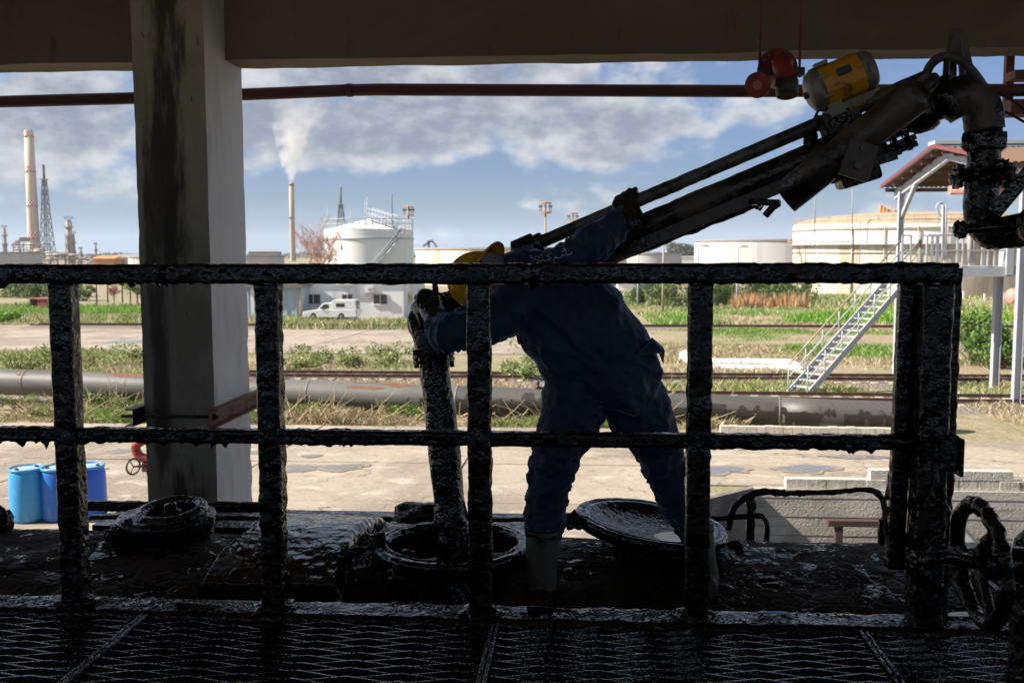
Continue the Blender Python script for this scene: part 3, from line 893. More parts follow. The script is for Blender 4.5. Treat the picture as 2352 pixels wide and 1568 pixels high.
for yb in (7.82, 7.90):
    mb = MB(); mb.lathe((cr + 0.021, yb, zc + 0.005), (1, 0, 0), [(0.018, 0), (0.018, 0.006)], 8, False, True, True); mb.build('bolt', M['dark_iron'], ch)

# ------------------------------------------------------------------ walls of the truck bay, built of board marked concrete with loose blocks on top
wall = thing('retaining_wall', 'board marked concrete wall of the sunken truck bay', 'wall', (6, PY, -5.05))
top = gz(PY) + 0.02
nb = 8
hs_ = (top + 5.05) / nb
for k in range(nb):
    z0 = -5.05 + k * hs_
    mb = MB(); mb.box((3.42, PY - 0.02 - (0.008 if k % 2 else 0), z0 + 0.006), (30, PY + 0.22, z0 + hs_ - 0.006)); mb.build('cast_band', M['pit_wall'], wall)
mb = MB(); mb.box((3.42, PY, -5.05), (30, PY + 0.2, top - 0.01)); mb.build('wall_core', M['pit_wall'], wall)
mb = MB(); mb.prism([(PX, 18.5, -5.05), (3.42, PY + 0.0, -5.05), (3.42, PY + 0.2, -5.05), (PX - 0.2, 18.5, -5.05)], (0, 0, top + 5.05)); mb.build('wing_wall', M['wing_wall'], wall)
mb = MB(); mb.box((PX - 0.2, 4, -5.05), (PX, 18.5, top)); mb.build('side_wall', M['wing_wall'], wall)
bl = None
blk_me = None
nblk = 0
def block(x, z, w=0.39, h=0.195):
    global nblk
    mb = MB()
    y = PY + 0.02 + rnd.uniform(-0.012, 0.012)
    mb.box((x + 0.004, y, z), (x + w - 0.006, y + 0.19, z + h - 0.006))
    c = Vector((x + w / 2, y + 0.1, z + h / 2))
    o = mb.build('concrete_block', M['block'], wall, bevel=0.006)
    nblk += 1
x = at_y(1806, 1100, PY).x
xs0 = x
while x < 15:
    w = 0.39 if rnd.random() < 0.85 else 0.2
    block(x, top, w); x += w
x = at_y(2000, 1080, PY).x
xe = at_y(2300, 1080, PY).x
while x < xe:
    block(x, top + 0.196); x += 0.39
# rusty steel frame standing against the wall
fr_ = thing('steel_support', 'rusty red steel beam on a post against the truck bay wall', 'steel frame', (at_y(1945, 1240, 19.2).x, 19.3, -5.05))
za = at_y(1945, 1200, 19.3).z
xa0, xa1, xp = at_y(1900, 1200, 19.3).x, at_y(2120, 1200, 19.3).x, at_y(1925, 1240, 19.3).x
mb = MB(); mb.box((xa0, 19.2, za - 0.06), (xa1, 19.36, za + 0.06)); mb.build('beam', M['dull_rust'], fr_)
mb = MB(); mb.box((xp - 0.07, 19.22, -5.05), (xp + 0.07, 19.34, za - 0.06)); mb.build('post', M['dull_rust'], fr_)
tr = thing('white_tank_hood', 'white sloping hood seen low through the gap beside the gate post', 'hood', (at_y(2230, 1230, 14).x, 14, -5.05))
mb = MB()
P5 = [at_y(x, y, 14) for x, y in ((2150, 1192), (2196, 1192), (2242, 1243), (2250, 1300), (2150, 1300))]
mb.prism(P5, (0, 0.8, 0)); mb.build('hood_shell', M['white_paint'], tr)
mb = MB(); mb.bar(P5[1], P5[2], 0.05, 0.05); mb.build('hood_edge', M['tank_rim'], tr)
# ================================================================== yard things, left to right
# ------------------------------------------------------------------ blue drums
def drum(px, py, label, rz, mt):
    p = gp(px, py)
    d = thing('plastic_drum', label, 'drum', (p.x, p.y, p.z + 0.045), 'blue drums on the yard')
    Rr, H = 0.29, 0.92
    mb = MB()
    mb.lathe((p.x, p.y, p.z + 0.045), (0, 0, 1), [(0.24, 0), (0.275, 0.015), (0.288, 0.06), (0.297, 0.30), (0.297, 0.55), (0.288, 0.78), (0.262, 0.875), (0.258, 0.885)], 36, True, True)
    mb.build('drum_body', mt, d)
    mb = MB(); mb.lathe((p.x, p.y, p.z + 0.045), (0, 0, 1), [(0.262, 0.872), (0.285, 0.880), (0.288, 0.905), (0.280, 0.922), (0.262, 0.922), (0.258, 0.905)], 36, True); mb.build('rim', M['blue_drum'], d)
    mb = MB(); mb.lathe((p.x, p.y, p.z + 0.045), (0, 0, 1), [(0.259, 0.898), (0.05, 0.905), (0.0, 0.906)], 32, True); mb.build('lid', M['drum_lid'], d)
    for s in (-1, 1):
        mb = MB(); mb.lathe((p.x + 0.17 * math.cos(rz) * s, p.y + 0.17 * math.sin(rz) * s, p.z + 0.945), (0, 0, 1), [(0.036, 0), (0.036, 0.02), (0.026, 0.026), (0, 0.026)], 14, False); mb.build('bung', M['black_rubber'], d)
    return d
M['drum_b'] = mat('worn_blue_plastic', (0.015, 0.14, 0.55), 0.4, layers=[(4, (1, 1, 0.5), (0.16, 0.26, 0.48), 0.52, 0.68, 0.7)])
M['drum_c'] = mat('deep_blue_plastic', (0.012, 0.12, 0.62), 0.35)
drum(67, 1199, 'light blue plastic drum with dusty lid, leftmost of three', 0.9, M['blue_drum'])
drum(139, 1197, 'worn blue plastic drum half hidden by the fence post', 0.5, M['drum_b'])
drum(206, 1192, 'deep blue plastic drum right of the leftmost fence post', 0.2, M['drum_c'])

# ------------------------------------------------------------------ red hydrant with handwheel
p = at_y(330, 1070, 15.5)
hy = thing('red_hydrant_pipe', 'curved red hydrant pipe with black handwheel beside the pillar foot', 'hydrant', (p.x, 15.5, gz(15.5)))
a = at_y(322, 1015, 15.5); b = at_y(312, 1028, 15.5); c = at_y(322, 1048, 15.5); d = at_y(350, 1056, 15.5)
mb = MB(); mb.tube(smooth_path([at_y(350, 1004, 15.5), a, b, c, d, at_y(370, 1058, 15.5)], 6), 0.075, 14); mb.build('pipe_bend', M['red_paint'], hy)
w0 = at_y(306, 1071, 15.3)
mb = MB(); mb.torus(w0, (1, -0.55, 0), 0.125, 0.016, 28, 8)
for k in range(3):
    t = Vector((0.45, 0.8, 0)).normalized() * math.cos(k * 2.09) + Vector((0, 0, 1)) * math.sin(k * 2.09)
    mb.bar(w0, w0 + t * 0.125, 0.015, 0.015)
mb.build('handwheel', M['dark_iron'], hy)
mb = MB(); mb.tube([w0, at_y(335, 1070, 15.45)], 0.018, 8); mb.build('stem', M['red_rust'], hy)
q = at_y(338, 1072, 15.5)
mb = MB(); mb.cbox(q, (0.13, 0.12, 0.14)); mb.lathe(q + Vector((0.05, 0, -0.12)), (0, 0, 1), [(0.06, 0), (0.06, 0.3)], 12, True, True, True); mb.tube([q + Vector((0.06, 0.05, 0.0)), Vector((q.x + 0.06, q.y + 0.05, gz(15.5)))], 0.06, 12); mb.build('valve_body', M['red_rust'], hy)

# ------------------------------------------------------------------ big grey pipeline
def on_line(px, py): return at_y(px, py, 31.5 + (27.4 - 31.5) * px / 2080)
pc0, pc1 = on_line(0, 876), on_line(2080, 958.5)
dv = (pc1 - pc0)
P0, P1 = pc0 - dv * 0.25, pc1 + dv * 0.03
PR = 0.425
pl = thing('grey_pipeline', 'thick grey oil-stained pipeline running across the yard behind the worker', 'pipeline', (pc0.x, pc0.y, gz(pc0.y)))
n = 9
du = (P1 - P0).normalized()
cuts = [P0.lerp(P1, t) for t in (0, 0.10, 0.226, 0.36, 0.50, 0.63, 0.76, 0.885, 1.0)]
for i in range(len(cuts) - 1):
    mb = MB(); mb.tube(resample([cuts[i] + du * 0.004, cuts[i + 1] - du * 0.004], 1.0), PR, 40, caps=(i == len(cuts) - 2)); mb.build('pipe_section', M['grey_pipe' if i < 5 else 'grey_pipe_dirty'], pl)
    if i:
        mb = MB(); mb.lathe(cuts[i] - du * 0.03, du, [(PR, 0), (PR + 0.012, 0.01), (PR + 0.012, 0.05), (PR, 0.06)], 40); mb.build('weld_collar', M['grey_pipe'], pl)
M['pipe_oil'] = mat('pipe_oil_runs', (0.025, 0.022, 0.018), 0.45, layers=[(10, I1, (0.06, 0.05, 0.04), 0.5, 0.7, 0.7)])
M['pipe_rust'] = mat('pipe_rust', (0.20, 0.085, 0.045), 0.85, layers=[(5, I1, (0.13, 0.06, 0.04), 0.45, 0.6, 0.9)])
def pipe_skin(t0, t1, a0, a1, fn, mt, name, off=0.004, nt=160, na=60):
    """a film of oil or rust lying on the pipe with its own ragged outline (a: angle from the top towards the viewer)"""
    ax = du; upv = Vector((0, 0, 1)); sdv = upv.cross(ax).normalized(); upn = ax.cross(sdv)
    if sdv.y > 0: sdv = -sdv
    V, ok = [], []
    nt = int(nt * 1.6)
    for i in range(nt):
        for j in range(na):
            t = t0 + (t1 - t0) * i / (nt - 1); a = a0 + (a1 - a0) * j / (na - 1)
            V.append(P0.lerp(P1, t) + (upn * math.cos(a) + sdv * math.sin(a)) * (PR + off))
            ok.append((t, a))
    V = np.array([tuple(q) for q in V]); ok = np.array(ok)
    k = fn(V, ok[:, 0], ok[:, 1]) > 0
    f = []
    for i in range(nt - 1):
        for j in range(na - 1):
            q = (i * na + j, (i + 1) * na + j, (i + 1) * na + j + 1, i * na + j + 1)
            if all(k[list(q)]): f.append(q)
    mb = MB(); mb.add(V, f, True); mb.build(name, mt, pl)
L_ = (P1 - P0).length
runs = lambda V, t, a: np.where(a < 1.35, vnoise(np.stack([t * L_ * 5.5, a * 0.8, t * 0], -1), 3) - 0.15 + (a - 1.05) * 1.3, vnoise(np.stack([t * L_ * 6.5, a * 0.5, t * 0 + 4], -1), 5) + 1.1 - (a - 1.35) * 0.5) + 0.25 * vnoise(np.stack([t * L_ * 1.1, a, t * 0], -1), 8) + 0.3 * fbm(np.stack([t * L_ * 14, a * 3.0, t * 0], -1), 18, 3)
pipe_skin(0.60, 0.72, 0.7, 2.5, runs, M['pipe_oil'], 'oil_runs', nt=300)
pipe_skin(0.74, 0.98, 1.0, 2.6, lambda V, t, a: runs(V, t, a) - 0.10 + 0.35 * vnoise(np.stack([t * L_ * 0.5, a * 0, t * 0], -1), 2), M['pipe_oil'], 'oil_runs', nt=420)
pipe_skin(0.22, 0.60, 0.0, 1.15, lambda V, t, a: fbm(np.stack([t * L_ * 1.0, a * 2.4, t * 0], -1), 14, 4) - 0.05 - a * 0.62 + 0.35 * vnoise(np.stack([t * L_ * 0.35, a * 0, t * 0], -1), 6), M['pipe_rust'], 'rust_patch', nt=420)
for k in range(6):
    q = P0.lerp(P1, 0.12 + k * 0.16)
    mb = MB(); mb.box((q.x - 0.25, q.y - 0.45, gz(q.y) - 0.3), (q.x + 0.25, q.y + 0.45, max(q.z - PR + 0.02, gz(q.y) + 0.03))); mb.build('saddle_block', M['block'], pl)
# small gate valve standing on it
q = at_y(1235, 873, 28.9)
vb = thing('drain_valve', 'small black gate valve with handwheel on top of the grey pipeline', 'valve', (q.x, q.y, q.z))
t = P0.lerp(P1, (q.x - P0.x) / (P1.x - P0.x))
q = Vector((q.x, t.y, t.z + PR))
ORG[vb.name] = q; vb.location = q
mb = MB(); mb.lathe(q + Vector((0, 0, -0.03)), (0, 0, 1), [(0.05, 0), (0.05, 0.06), (0.09, 0.06), (0.09, 0.09), (0.05, 0.1), (0.06, 0.17), (0.045, 0.25), (0.02, 0.27), (0.018, 0.36)], 14, True); mb.tube([q + Vector((0.02, 0, 0.03)), q + Vector((0.24, -0.02, 0.02))], 0.03, 8); mb.build('valve_body', M['dark_iron'], vb)
mb = MB(); mb.torus(q + Vector((-0.02, 0, 0.34)), (0.35, -0.1, 1), 0.15, 0.016, 26, 8)
for k in range(4): mb.bar(q + Vector((-0.02, 0, 0.34)), q + Vector((-0.02 + 0.14 * math.cos(k * 1.571 + .5), 0.14 * math.sin(k * 1.571 + .5), 0.34 - 0.05 * math.cos(k * 1.571 + .5))), 0.018, 0.014)
mb.build('handwheel', M['dark_iron'], vb)

# low kerb of blocks behind the pipe at the right edge of the yard
kw = thing('low_block_kerb', 'low pale block kerb just beneath the grey pipeline', 'kerb', (10, 26.4, gz(26.4)))
a = gp(1655, 1000); b = gp(2075, 1006)
kk = 0
for i in range(20):
    t0 = i / 20; p0 = a.lerp(b, t0); p1 = a.lerp(b, t0 + 0.05)
    mb = MB(); mb.box((p0.x, p0.y, gz(p0.y)), (p1.x - 0.015, p0.y + 0.2, gz(p0.y) + 0.24 + rnd.uniform(0, 0.02))); mb.build('concrete_block', M['block'], kw)

# ------------------------------------------------------------------ railway tracks
def track(x0, x1, yc, name, label, sleepers=True, slope=0.0, gauge=1.435):
    tk = thing(name, label, 'railway track', ((x0 + x1) / 2, yc, gz(yc)), 'railway tracks across the site')
    for s in (-1, 1):
        y = yc + s * gauge / 2
        mb = MB()
        z = gz(y) + 0.16
        ya, yb = y + slope * x0, y + slope * x1
        mb.prism([(x0, ya - 0.065, z), (x0, ya + 0.065, z), (x0, ya + 0.015, z + 0.03), (x0, ya + 0.015, z + 0.10), (x0, ya + 0.035, z + 0.14), (x0, ya - 0.035, z + 0.14), (x0, ya - 0.015, z + 0.10), (x0, ya - 0.015, z + 0.03)], (x1 - x0, yb - ya, 0))
        mb.build('rail', M['rail_steel'], tk)
    if sleepers:
        k = 0
        x = x0
        me = None
        while x < x1:
            y = yc + slope * x
            mb = MB(); mb.box((x - 0.12, y - 1.2, gz(y) + 0.02), (x + 0.12, y + 1.2, gz(y) + 0.155)); mb.build('sleeper', M['sleeper'], tk, bevel=0)
            x += 0.68
    mb = MB()
    V = []
    for x in (x0, x1):
        y = yc + slope * x
        for dy, dz in ((-2.1, 0.0), (-1.3, 0.09), (1.3, 0.09), (2.1, 0.0)): V.append((x, y + dy, gz(y + dy) + dz + 0.004))
    mb.add(V, [(0, 1, 5, 4), (1, 2, 6, 5), (2, 3, 7, 6)]); bo = mb.build('ballast', M['ballast'], tk); bo['kind'] = 'stuff'
    return tk
track(-16, 22, 39.6, 'railway_track', 'middle railway track passing behind the foot of the white stairs')
track(-20, 19, 33.4, 'railway_track', 'nearest railway track, mostly hidden behind the grey pipeline', True, -0.03)
track(-45, 35, 79.0, 'railway_track', 'farthest railway track along the far side of the pad', False)

# ------------------------------------------------------------------ white pipes on the right
for (pts, lab) in (([(1573, 875, 48), (1572, 830, 48), (1576, 823, 47.5), (1600, 840, 46), (1640, 842, 45.6), (1790, 843, 45.2), (1822, 848, 44.2), (1850, 872, 42.4)], 'upper white pipe with a bent end lying in the dry grass'),
                   ([(1618, 866, 44.2), (1650, 860, 44.2), (1740, 862, 44.0), (1815, 864, 43.6), (1850, 868, 42.6)], 'lower white pipe lying in front of the other one')):
    P = [at_y(*q) + Vector((0, 0, 0.12 if 'upper' in lab else 0.2)) for q in pts]
    t = thing('white_pipe', lab, 'pipe', tuple(P[-2]), 'white pipes in the dry grass')
    sp = smooth_path(P, 5)
    mb = MB(); mb.tube(sp, 0.27, 16); mb.build('pipe_run', M['pipe_white'], t)
    for i in (14, 22):
        if i < len(sp) - 1:
            mb = MB(); d = (sp[i + 1] - sp[i]).normalized(); mb.lathe(sp[i], d, [(0.27, 0), (0.285, 0.01), (0.285, 0.05), (0.27, 0.06)], 16); mb.build('pipe_band', M['white_steel'], t)
# pale rocks and rubble on the slope
def rock(px, py, r, lab, sq=(1.4, 1, 0.7), m='rock'):
    p = gp(px, py)
    mb = MB(); mb.blob((0, 0, 0), r, 0.35, int(px), 9, sq, 1.3)
    o = mb.build('rock', M[m], None, Vector((p.x, p.y, p.z + r * 0.25)))
    tag(o, lab, 'rock', 'pale rocks on the dry slope')
rock(1705, 826, 1.1, 'pale flat-topped rock above the bend of the white pipes', (1.9, 1, 0.8))
rock(1770, 835, 1.0, 'grey rock left of the white stairs', (2.0, 1, 0.8))
rock(1655, 818, 0.8, 'small pale rock behind the white pipes', (0.8, 1, 1.0))
rock(1940, 850, 0.95, 'pale rock between the stairs and the steel leg', (1.6, 1, 0.9))
rock(1985, 862, 0.6, 'small pale rock at the foot of the steel leg', (1.2, 1, 0.8))

# ------------------------------------------------------------------ rusty shelter, left
p = gp(99, 714)
rs = thing('rusty_shelter', 'small red rusty sheet shelter in the long grass', 'shelter', tuple(p))
def sheet_box(p, w, d, h): return (p.x - w / 2, p.y, p.z), (p.x + w / 2, p.y + d, p.z + h)
x0, x1 = at_y(67, 700, p.y).x, at_y(108, 700, p.y).x; x2 = at_y(131, 700, p.y).x
h = at_y(90, 687, p.y).z - p.z
M['dusty_red'] = mat('dusty_red_sheet', (0.42, 0.10, 0.07), 0.8, layers=[(1.5, I1, (0.30, 0.16, 0.12), 0.5, 0.6, 0.8)])
mb = MB(); mb.box((x0, p.y + 0.1, p.z), (x0 + 0.1, p.y + 3, p.z + h)); mb.box((x0, p.y + 2.9, p.z), (x1, p.y + 3, p.z + h)); mb.build('side_sheet', M['plant_dark'], rs)
mb = MB(); mb.box((x0 + (x1 - x0) * 0.45, p.y, p.z), (x1, p.y + 0.08, p.z + h)); mb.build('front_sheet', M['dusty_red'], rs)
mb = MB(); mb.box((x0 - 0.1, p.y - 0.1, p.z + h), (x1 + 0.05, p.y + 3.1, p.z + h + 0.08)); mb.build('roof', M['dusty_red'], rs)
mb = MB(); mb.prism([(x1 + 0.1, p.y, p.z), (x2, p.y + 1.2, p.z), (x2, p.y + 1.2, p.z + h * 0.9), (x1 + 0.1, p.y, p.z + h)], (0, 0.08, 0)); mb.build('leaning_sheet', M['white_steel'], rs)

# ------------------------------------------------------------------ pergola with dead vines
pg = thing('vine_trellis', 'dark pole trellis with bare vines in the grass left of the pillar', 'trellis', tuple(gp(270, 705)))
pp = [gp(223, 708), gp(282, 706), gp(316, 704), gp(248, 696), gp(300, 695)]
tops = []
for q in pp:
    tz = q.z + 3.6
    mb = MB(); mb.tube([q, (q.x, q.y, tz)], 0.10, 8); mb.build('pole', M['dark_iron'], pg); tops.append(Vector((q.x, q.y, tz)))
mb = MB()
for a, b in ((0, 1), (1, 2), (3, 4), (0, 3), (1, 4), (2, 4)): mb.tube([tops[a], tops[b]], 0.07, 6)
mb.build('crossbar', M['dark_iron'], pg)
mb = MB()
for k in range(70):
    a, b = rnd.choice(tops), rnd.choice(tops)
    q = a.lerp(b, rnd.random()) + Vector((rnd.uniform(-1, 1), rnd.uniform(-1, 1), rnd.uniform(-0.2, 0.3)))
    path = [q]
    d = Vector((rnd.uniform(-1, 1), rnd.uniform(-1, 1), rnd.uniform(-0.7, 0.5)))
    for _ in range(5):
        d = (d + Vector((rnd.uniform(-.6, .6), rnd.uniform(-.6, .6), rnd.uniform(-.6, .5)))).normalized()
        path.append(path[-1] + d * 0.45)
    mb.tube(path, [0.035, 0.03, 0.028, 0.022, 0.018, 0.012], 4, False)
mb.build('vines', M['twig'], pg)

# ------------------------------------------------------------------ trees with bare branches
def bare_tree(base, H, spread, label, seed, red=True):
    r_ = random.Random(seed)
    t = thing('bare_tree', label, 'tree', tuple(base))
    trunk, tw = MB(), MB()
    def grow(p, d, L, r, lv):
        path = [p]; rr = [r]
        n = 4
        for i in range(n):
            d = (d + Vector((r_.uniform(-.22, .22), r_.uniform(-.22, .22), r_.uniform(-.05, .18)))).normalized()
            path.append(path[-1] + d * L / n); rr.append(r * (1 - 0.45 * (i + 1) / n))
        (trunk if lv < 2 else tw).tube(path, rr, 7 if lv < 2 else 4, False)
        if lv >= 5: return
        for k in range((4, 4, 4, 4, 3)[lv]):
            i = r_.randint(2, n)
            a = r_.uniform(0, 6.28)
            sp = r_.uniform(0.5, 1.1) * spread
            nd = (d + Vector((math.cos(a) * sp, math.sin(a) * sp, r_.uniform(-0.05, 0.5)))).normalized()
            grow(path[i], nd, L * r_.uniform(0.60, 0.80), max(rr[i] * 0.62, 0.020), lv + 1)
    grow(Vector(base), Vector((0.05, 0, 1)), H * 0.27, H * 0.022, 0)
    trunk.build('trunk', M['bark'], t)
    tw.build('twigs', M['twig'], t)
    return t
q = at_y(690, 640, 112); q.z = gz(112)
bare_tree(q, 15.5, 1.15, 'leafless reddish tree in front of the far chimney beside the white tank', 5)
q = gp(262, 706)
bare_tree(q, 4.4, 1.2, 'small bare tree growing through the vine trellis', 9)

# ------------------------------------------------------------------ pale blue shed and white house
YH = 93.0
def wx(px, Y, py=690): return at_y(px, py, Y).x
bs_ = thing('blue_shed', 'pale blue shed with grimy flat roof left of the white house', 'shed', (wx(632, 90), 90, gz(90)))
x0, x1 = wx(560, 90), wx(691, 90)
zt = at_y(632, 660, 90).z
g0 = gz(90)
mb = MB()
xm = wx(668, 90)
mb.box((x0, 90.05, g0), (x1 - 0.05, 96, zt)); mb.build('wall', M['blue_shed'], bs_)
mb = MB(); mb.box((wx(576, 90), 89.99, g0), (wx(584, 90), 90.04, g0 + 3.3)); mb.build('door', M['house'], bs_)
for k in range(6):
    xx = x0 + (x1 - x0) * (k + 0.5) / 6
    mb = MB(); mb.box((xx - 0.03, 89.99, g0), (xx + 0.03, 90.05, zt)); mb.build('seam', M['blue_shed'], bs_)
mb = MB(); mb.box((x0 - 0.3, 89.6, zt), (x1 + 0.25, 96.4, zt + 0.4)); mb.build('roof', M['shed_roof'], bs_)
mb = MB(); mb.tube([(x1 - 0.02, 89.9, g0), (x1 - 0.02, 89.9, zt)], 0.07, 8); mb.build('downpipe', M['orange_rust'], bs_)

hs = thing('white_house', 'white rendered single storey building behind the parked pickup', 'building', (wx(810, YH), YH, gz(YH)))
x0, x1 = wx(691, YH), wx(927, YH)
g0 = gz(YH); zt = at_y(800, 628, YH).z
mb = MB(); mb.box((x0, YH, g0), (x1, YH + 13, zt)); mb.build('wall', M['house'], hs)
mb = MB(); mb.box((x0 - 0.3, YH - 0.35, zt), (x1 + 0.3, YH + 13.3, zt + 0.25)); mb.build('roof', M['house'], hs)
def house_window(xa, xb, za, zb, open_left=False):
    w = MB(); t = 0.06
    y = YH - 0.03
    for lo, hi in (((xa, y - 0.03, za), (xb, y + 0.02, za + t)), ((xa, y - 0.03, zb - t), (xb, y + 0.02, zb)), ((xa, y - 0.03, za + t), (xa + t, y + 0.02, zb - t)), ((xb - t, y - 0.03, za + t), (xb, y + 0.02, zb - t)), (((xa + xb) / 2 - 0.04, y - 0.035, za + t), ((xa + xb) / 2 + 0.04, y + 0.02, zb - t))):
        w.box(lo, hi)
    f = w.build('window', M['frame'], hs)
    for a, b in ((xa + t, (xa + xb) / 2 - 0.04), ((xa + xb) / 2 + 0.04, xb - t)):
        m = MB(); m.box((a, y + 0.0, za + t), (b, y + 0.012, zb - t)); m.build('pane', M['glass'], f)
    m = MB(); m.box((xa - 0.08, y - 0.09, za - 0.08), (xb + 0.08, y + 0.025, za - 0.004)); m.build('sill', M['house'], f)
for a, b in ((703, 737), (785, 811), (857, 890)):
    house_window(wx(a, YH), wx(b, YH), at_y(a, 699, YH).z, at_y(a, 675, YH).z)
m = MB(); m.box((wx(773, YH), YH - 0.35, at_y(780, 654, YH).z), (wx(815, YH), YH - 0.01, at_y(780, 640, YH).z)); m.build('canopy_ledge', M['house'], hs)
for k in range(2):
    ya, yb = YH + 2.2 + k * 6.0, YH + 4.6 + k * 6.0
    za, zb = at_y(930, 699, YH).z, at_y(930, 672, YH).z
    m = MB(); m.box((x1 + 0.0, ya, za), (x1 + 0.04, yb, zb)); f = m.build('window', M['frame'], hs)
    for yy0, yy1 in ((ya + 0.08, (ya + yb) / 2 - 0.04), ((ya + yb) / 2 + 0.04, yb - 0.08)):
        m = MB(); m.box((x1 + 0.041, yy0, za + 0.08), (x1 + 0.05, yy1, zb - 0.08)); m.build('pane', M['glass'], f)
m = MB(); m.tube([(x0 + 0.12, YH - 0.08, g0), (x0 + 0.12, YH - 0.08, zt)], 0.06, 8); m.build('downpipe', M['orange_rust'], hs)
ax0, ax1 = wx(841, YH), wx(860, YH); az0, az1 = at_y(850, 672, YH).z, at_y(850, 657, YH).z
ac = thing('air_conditioner', 'white air conditioner unit on the house wall above the pickup', 'air conditioner', ((ax0 + ax1) / 2, YH - 0.2, az0))
m = MB(); m.box((ax0, YH - 0.42, az0), (ax1, YH - 0.06, az1)); m.build('casing', M['white_paint'], ac, bevel=0.02)
m = MB(); m.torus(((ax0 + ax1) / 2 + 0.1, YH - 0.425, (az0 + az1) / 2), (0, 1, 0), 0.2, 0.014, 24, 6)
for k in range(8): m.bar(((ax0 + ax1) / 2 + 0.1, YH - 0.425, (az0 + az1) / 2), ((ax0 + ax1) / 2 + 0.1 + 0.2 * math.cos(k * .785), YH - 0.425, (az0 + az1) / 2 + 0.2 * math.sin(k * .785)), 0.012, 0.01)
m.build('fan_grille', M['tank_rim'], ac)
m = MB()
for x in (ax0 + 0.1, ax1 - 0.1): m.box((x - 0.02, YH - 0.42, az0 - 0.05), (x + 0.02, YH, az0 - 0.005)); m.bar((x, YH - 0.4, az0 - 0.05), (x, YH, az0 - 0.4), 0.03, 0.03)
m.build('bracket', M['frame'], ac)

# ------------------------------------------------------------------ white pickup with hard canopy
def pickup():
    Yc = 90.0
    a, b = wx(701, Yc, 735), wx(826, Yc, 735)
    L = b - a
    g = at_y(760, 735, Yc).z
    t = thing('pickup_truck', 'white pickup with hard canopy over its bed parked by the house', 'pickup truck', ((a + b) / 2, Yc, g))
    S = lambda u, v: (a + u * L, g + v * L)          # u along, v up, both in car lengths
    def side(poly, y0, y1, name, mt, parent=t, bev=0.0):
        m = MB(); m.prism([(S(u, v)[0], y0, S(u, v)[1]) for u, v in poly], (0, y1 - y0, 0)); return m.build(name, mt, parent, bevel=bev)
    w = 1.72
    y0 = Yc - w / 2
    # front points to the left
    side([(0.0, 0.075), (0.005, 0.13), (0.03, 0.165), (0.12, 0.18), (0.275, 0.195), (0.30, 0.20), (0.97, 0.20), (0.985, 0.10), (0.97, 0.07), (0.77, 0.06), (0.76, 0.10), (0.73, 0.135), (0.69, 0.135), (0.66, 0.10), (0.65, 0.06), (0.26, 0.06), (0.25, 0.10), (0.22, 0.135), (0.18, 0.135), (0.15, 0.10), (0.14, 0.06), (0.02, 0.06)][::-1], y0, y0 + w, 'body', M['car_white'], bev=0.04)
    side([(0.27, 0.202), (0.37, 0.305), (0.40, 0.318), (0.545, 0.318), (0.545, 0.202)][::-1], y0 + 0.08, y0 + w - 0.08, 'cab', M['car_white'], bev=0.05)
    side([(0.548, 0.202), (0.52, 0.32), (0.555, 0.365), (0.60, 0.375), (0.93, 0.375), (0.965, 0.355), (0.985, 0.202)][::-1], y0 + 0.05, y0 + w - 0.05, 'canopy', M['car_white'], bev=0.05)
    side([(0.325, 0.215), (0.385, 0.295), (0.475, 0.295), (0.475, 0.215)][::-1], y0 + 0.072, y0 + 0.079, 'side_window', M['car_dark'])
    side([(0.61, 0.245), (0.61, 0.315), (0.77, 0.315), (0.77, 0.245)][::-1], y0 + 0.042, y0 + 0.049, 'canopy_window', M['car_dark'])
    m = MB(); m.prism([(S(0.985, 0.21)[0] + 0.012, y0 + 0.2, S(0, 0.215)[1]), (S(0.985, 0.21)[0] + 0.012, y0 + w - 0.2, S(0, 0.215)[1]), (S(0.968, 0)[0] + 0.012, y0 + w - 0.25, S(0, 0.345)[1]), (S(0.968, 0)[0] + 0.012, y0 + 0.25, S(0, 0.345)[1])], (0.01, 0, 0)); m.build('rear_window', M['car_dark'], t)
    for u in (0.20, 0.71):
        for s in (0, 1):
            x, z = S(u, 0.068)
            m = MB(); y = y0 + 0.02 + s * (w - 0.24)
            m.lathe((x, y, z), (0, 1, 0), [(0.20, 0.0), (0.33, 0.01), (0.345, 0.04), (0.345, 0.17), (0.33, 0.2), (0.2, 0.2)], 24, True); wo_ = m.build('wheel', M['tyre'], t)
            m = MB(); m.lathe((x, y - 0.005 + s * 0.17, z), (0, 1, 0), [(0.0, 0), (0.07, 0.0), (0.10, 0.02), (0.205, 0.012), (0.205, 0.04)], 20, True, False, True); m.build('rim', M['hub'], wo_)
    x, z = S(0.004, 0.145)
    for yy in (y0 + 0.1, y0 + w - 0.45):
        m = MB(); m.box((x - 0.02, yy, z - 0.08), (x + 0.05, yy + 0.35, z + 0.08)); m.build('headlight', M['lamp_lens'], t, bevel=0.02)
    m = MB(); x, z = S(0.0, 0.09); m.box((x - 0.05, y0 + 0.04, z - 0.09), (x + 0.08, y0 + w - 0.04, z + 0.06)); m.build('bumper', M['white_steel'], t, bevel=0.03)
    m = MB(); x, z = S(0.47, 0.185); m.box((x - 0.08, y0 - 0.02, z), (x + 0.05, y0 - 0.002, z + 0.035)); m.build('door_handle', M['car_dark'], t)
    m = MB(); x, z = S(0.32, 0.225); m.box((x, y0 - 0.12, z), (x + 0.08, y0 + 0.06, z + 0.16)); m.build('mirror', M['car_white'], t, bevel=0.02)
    m = MB(); x, z = S(0.975, 0.15); m.box((x, y0 - 0.004, z - 0.1), (x + 0.06, y0 + 0.1, z + 0.12)); m.build('tail_light', M['red_trim'], t)
pickup()

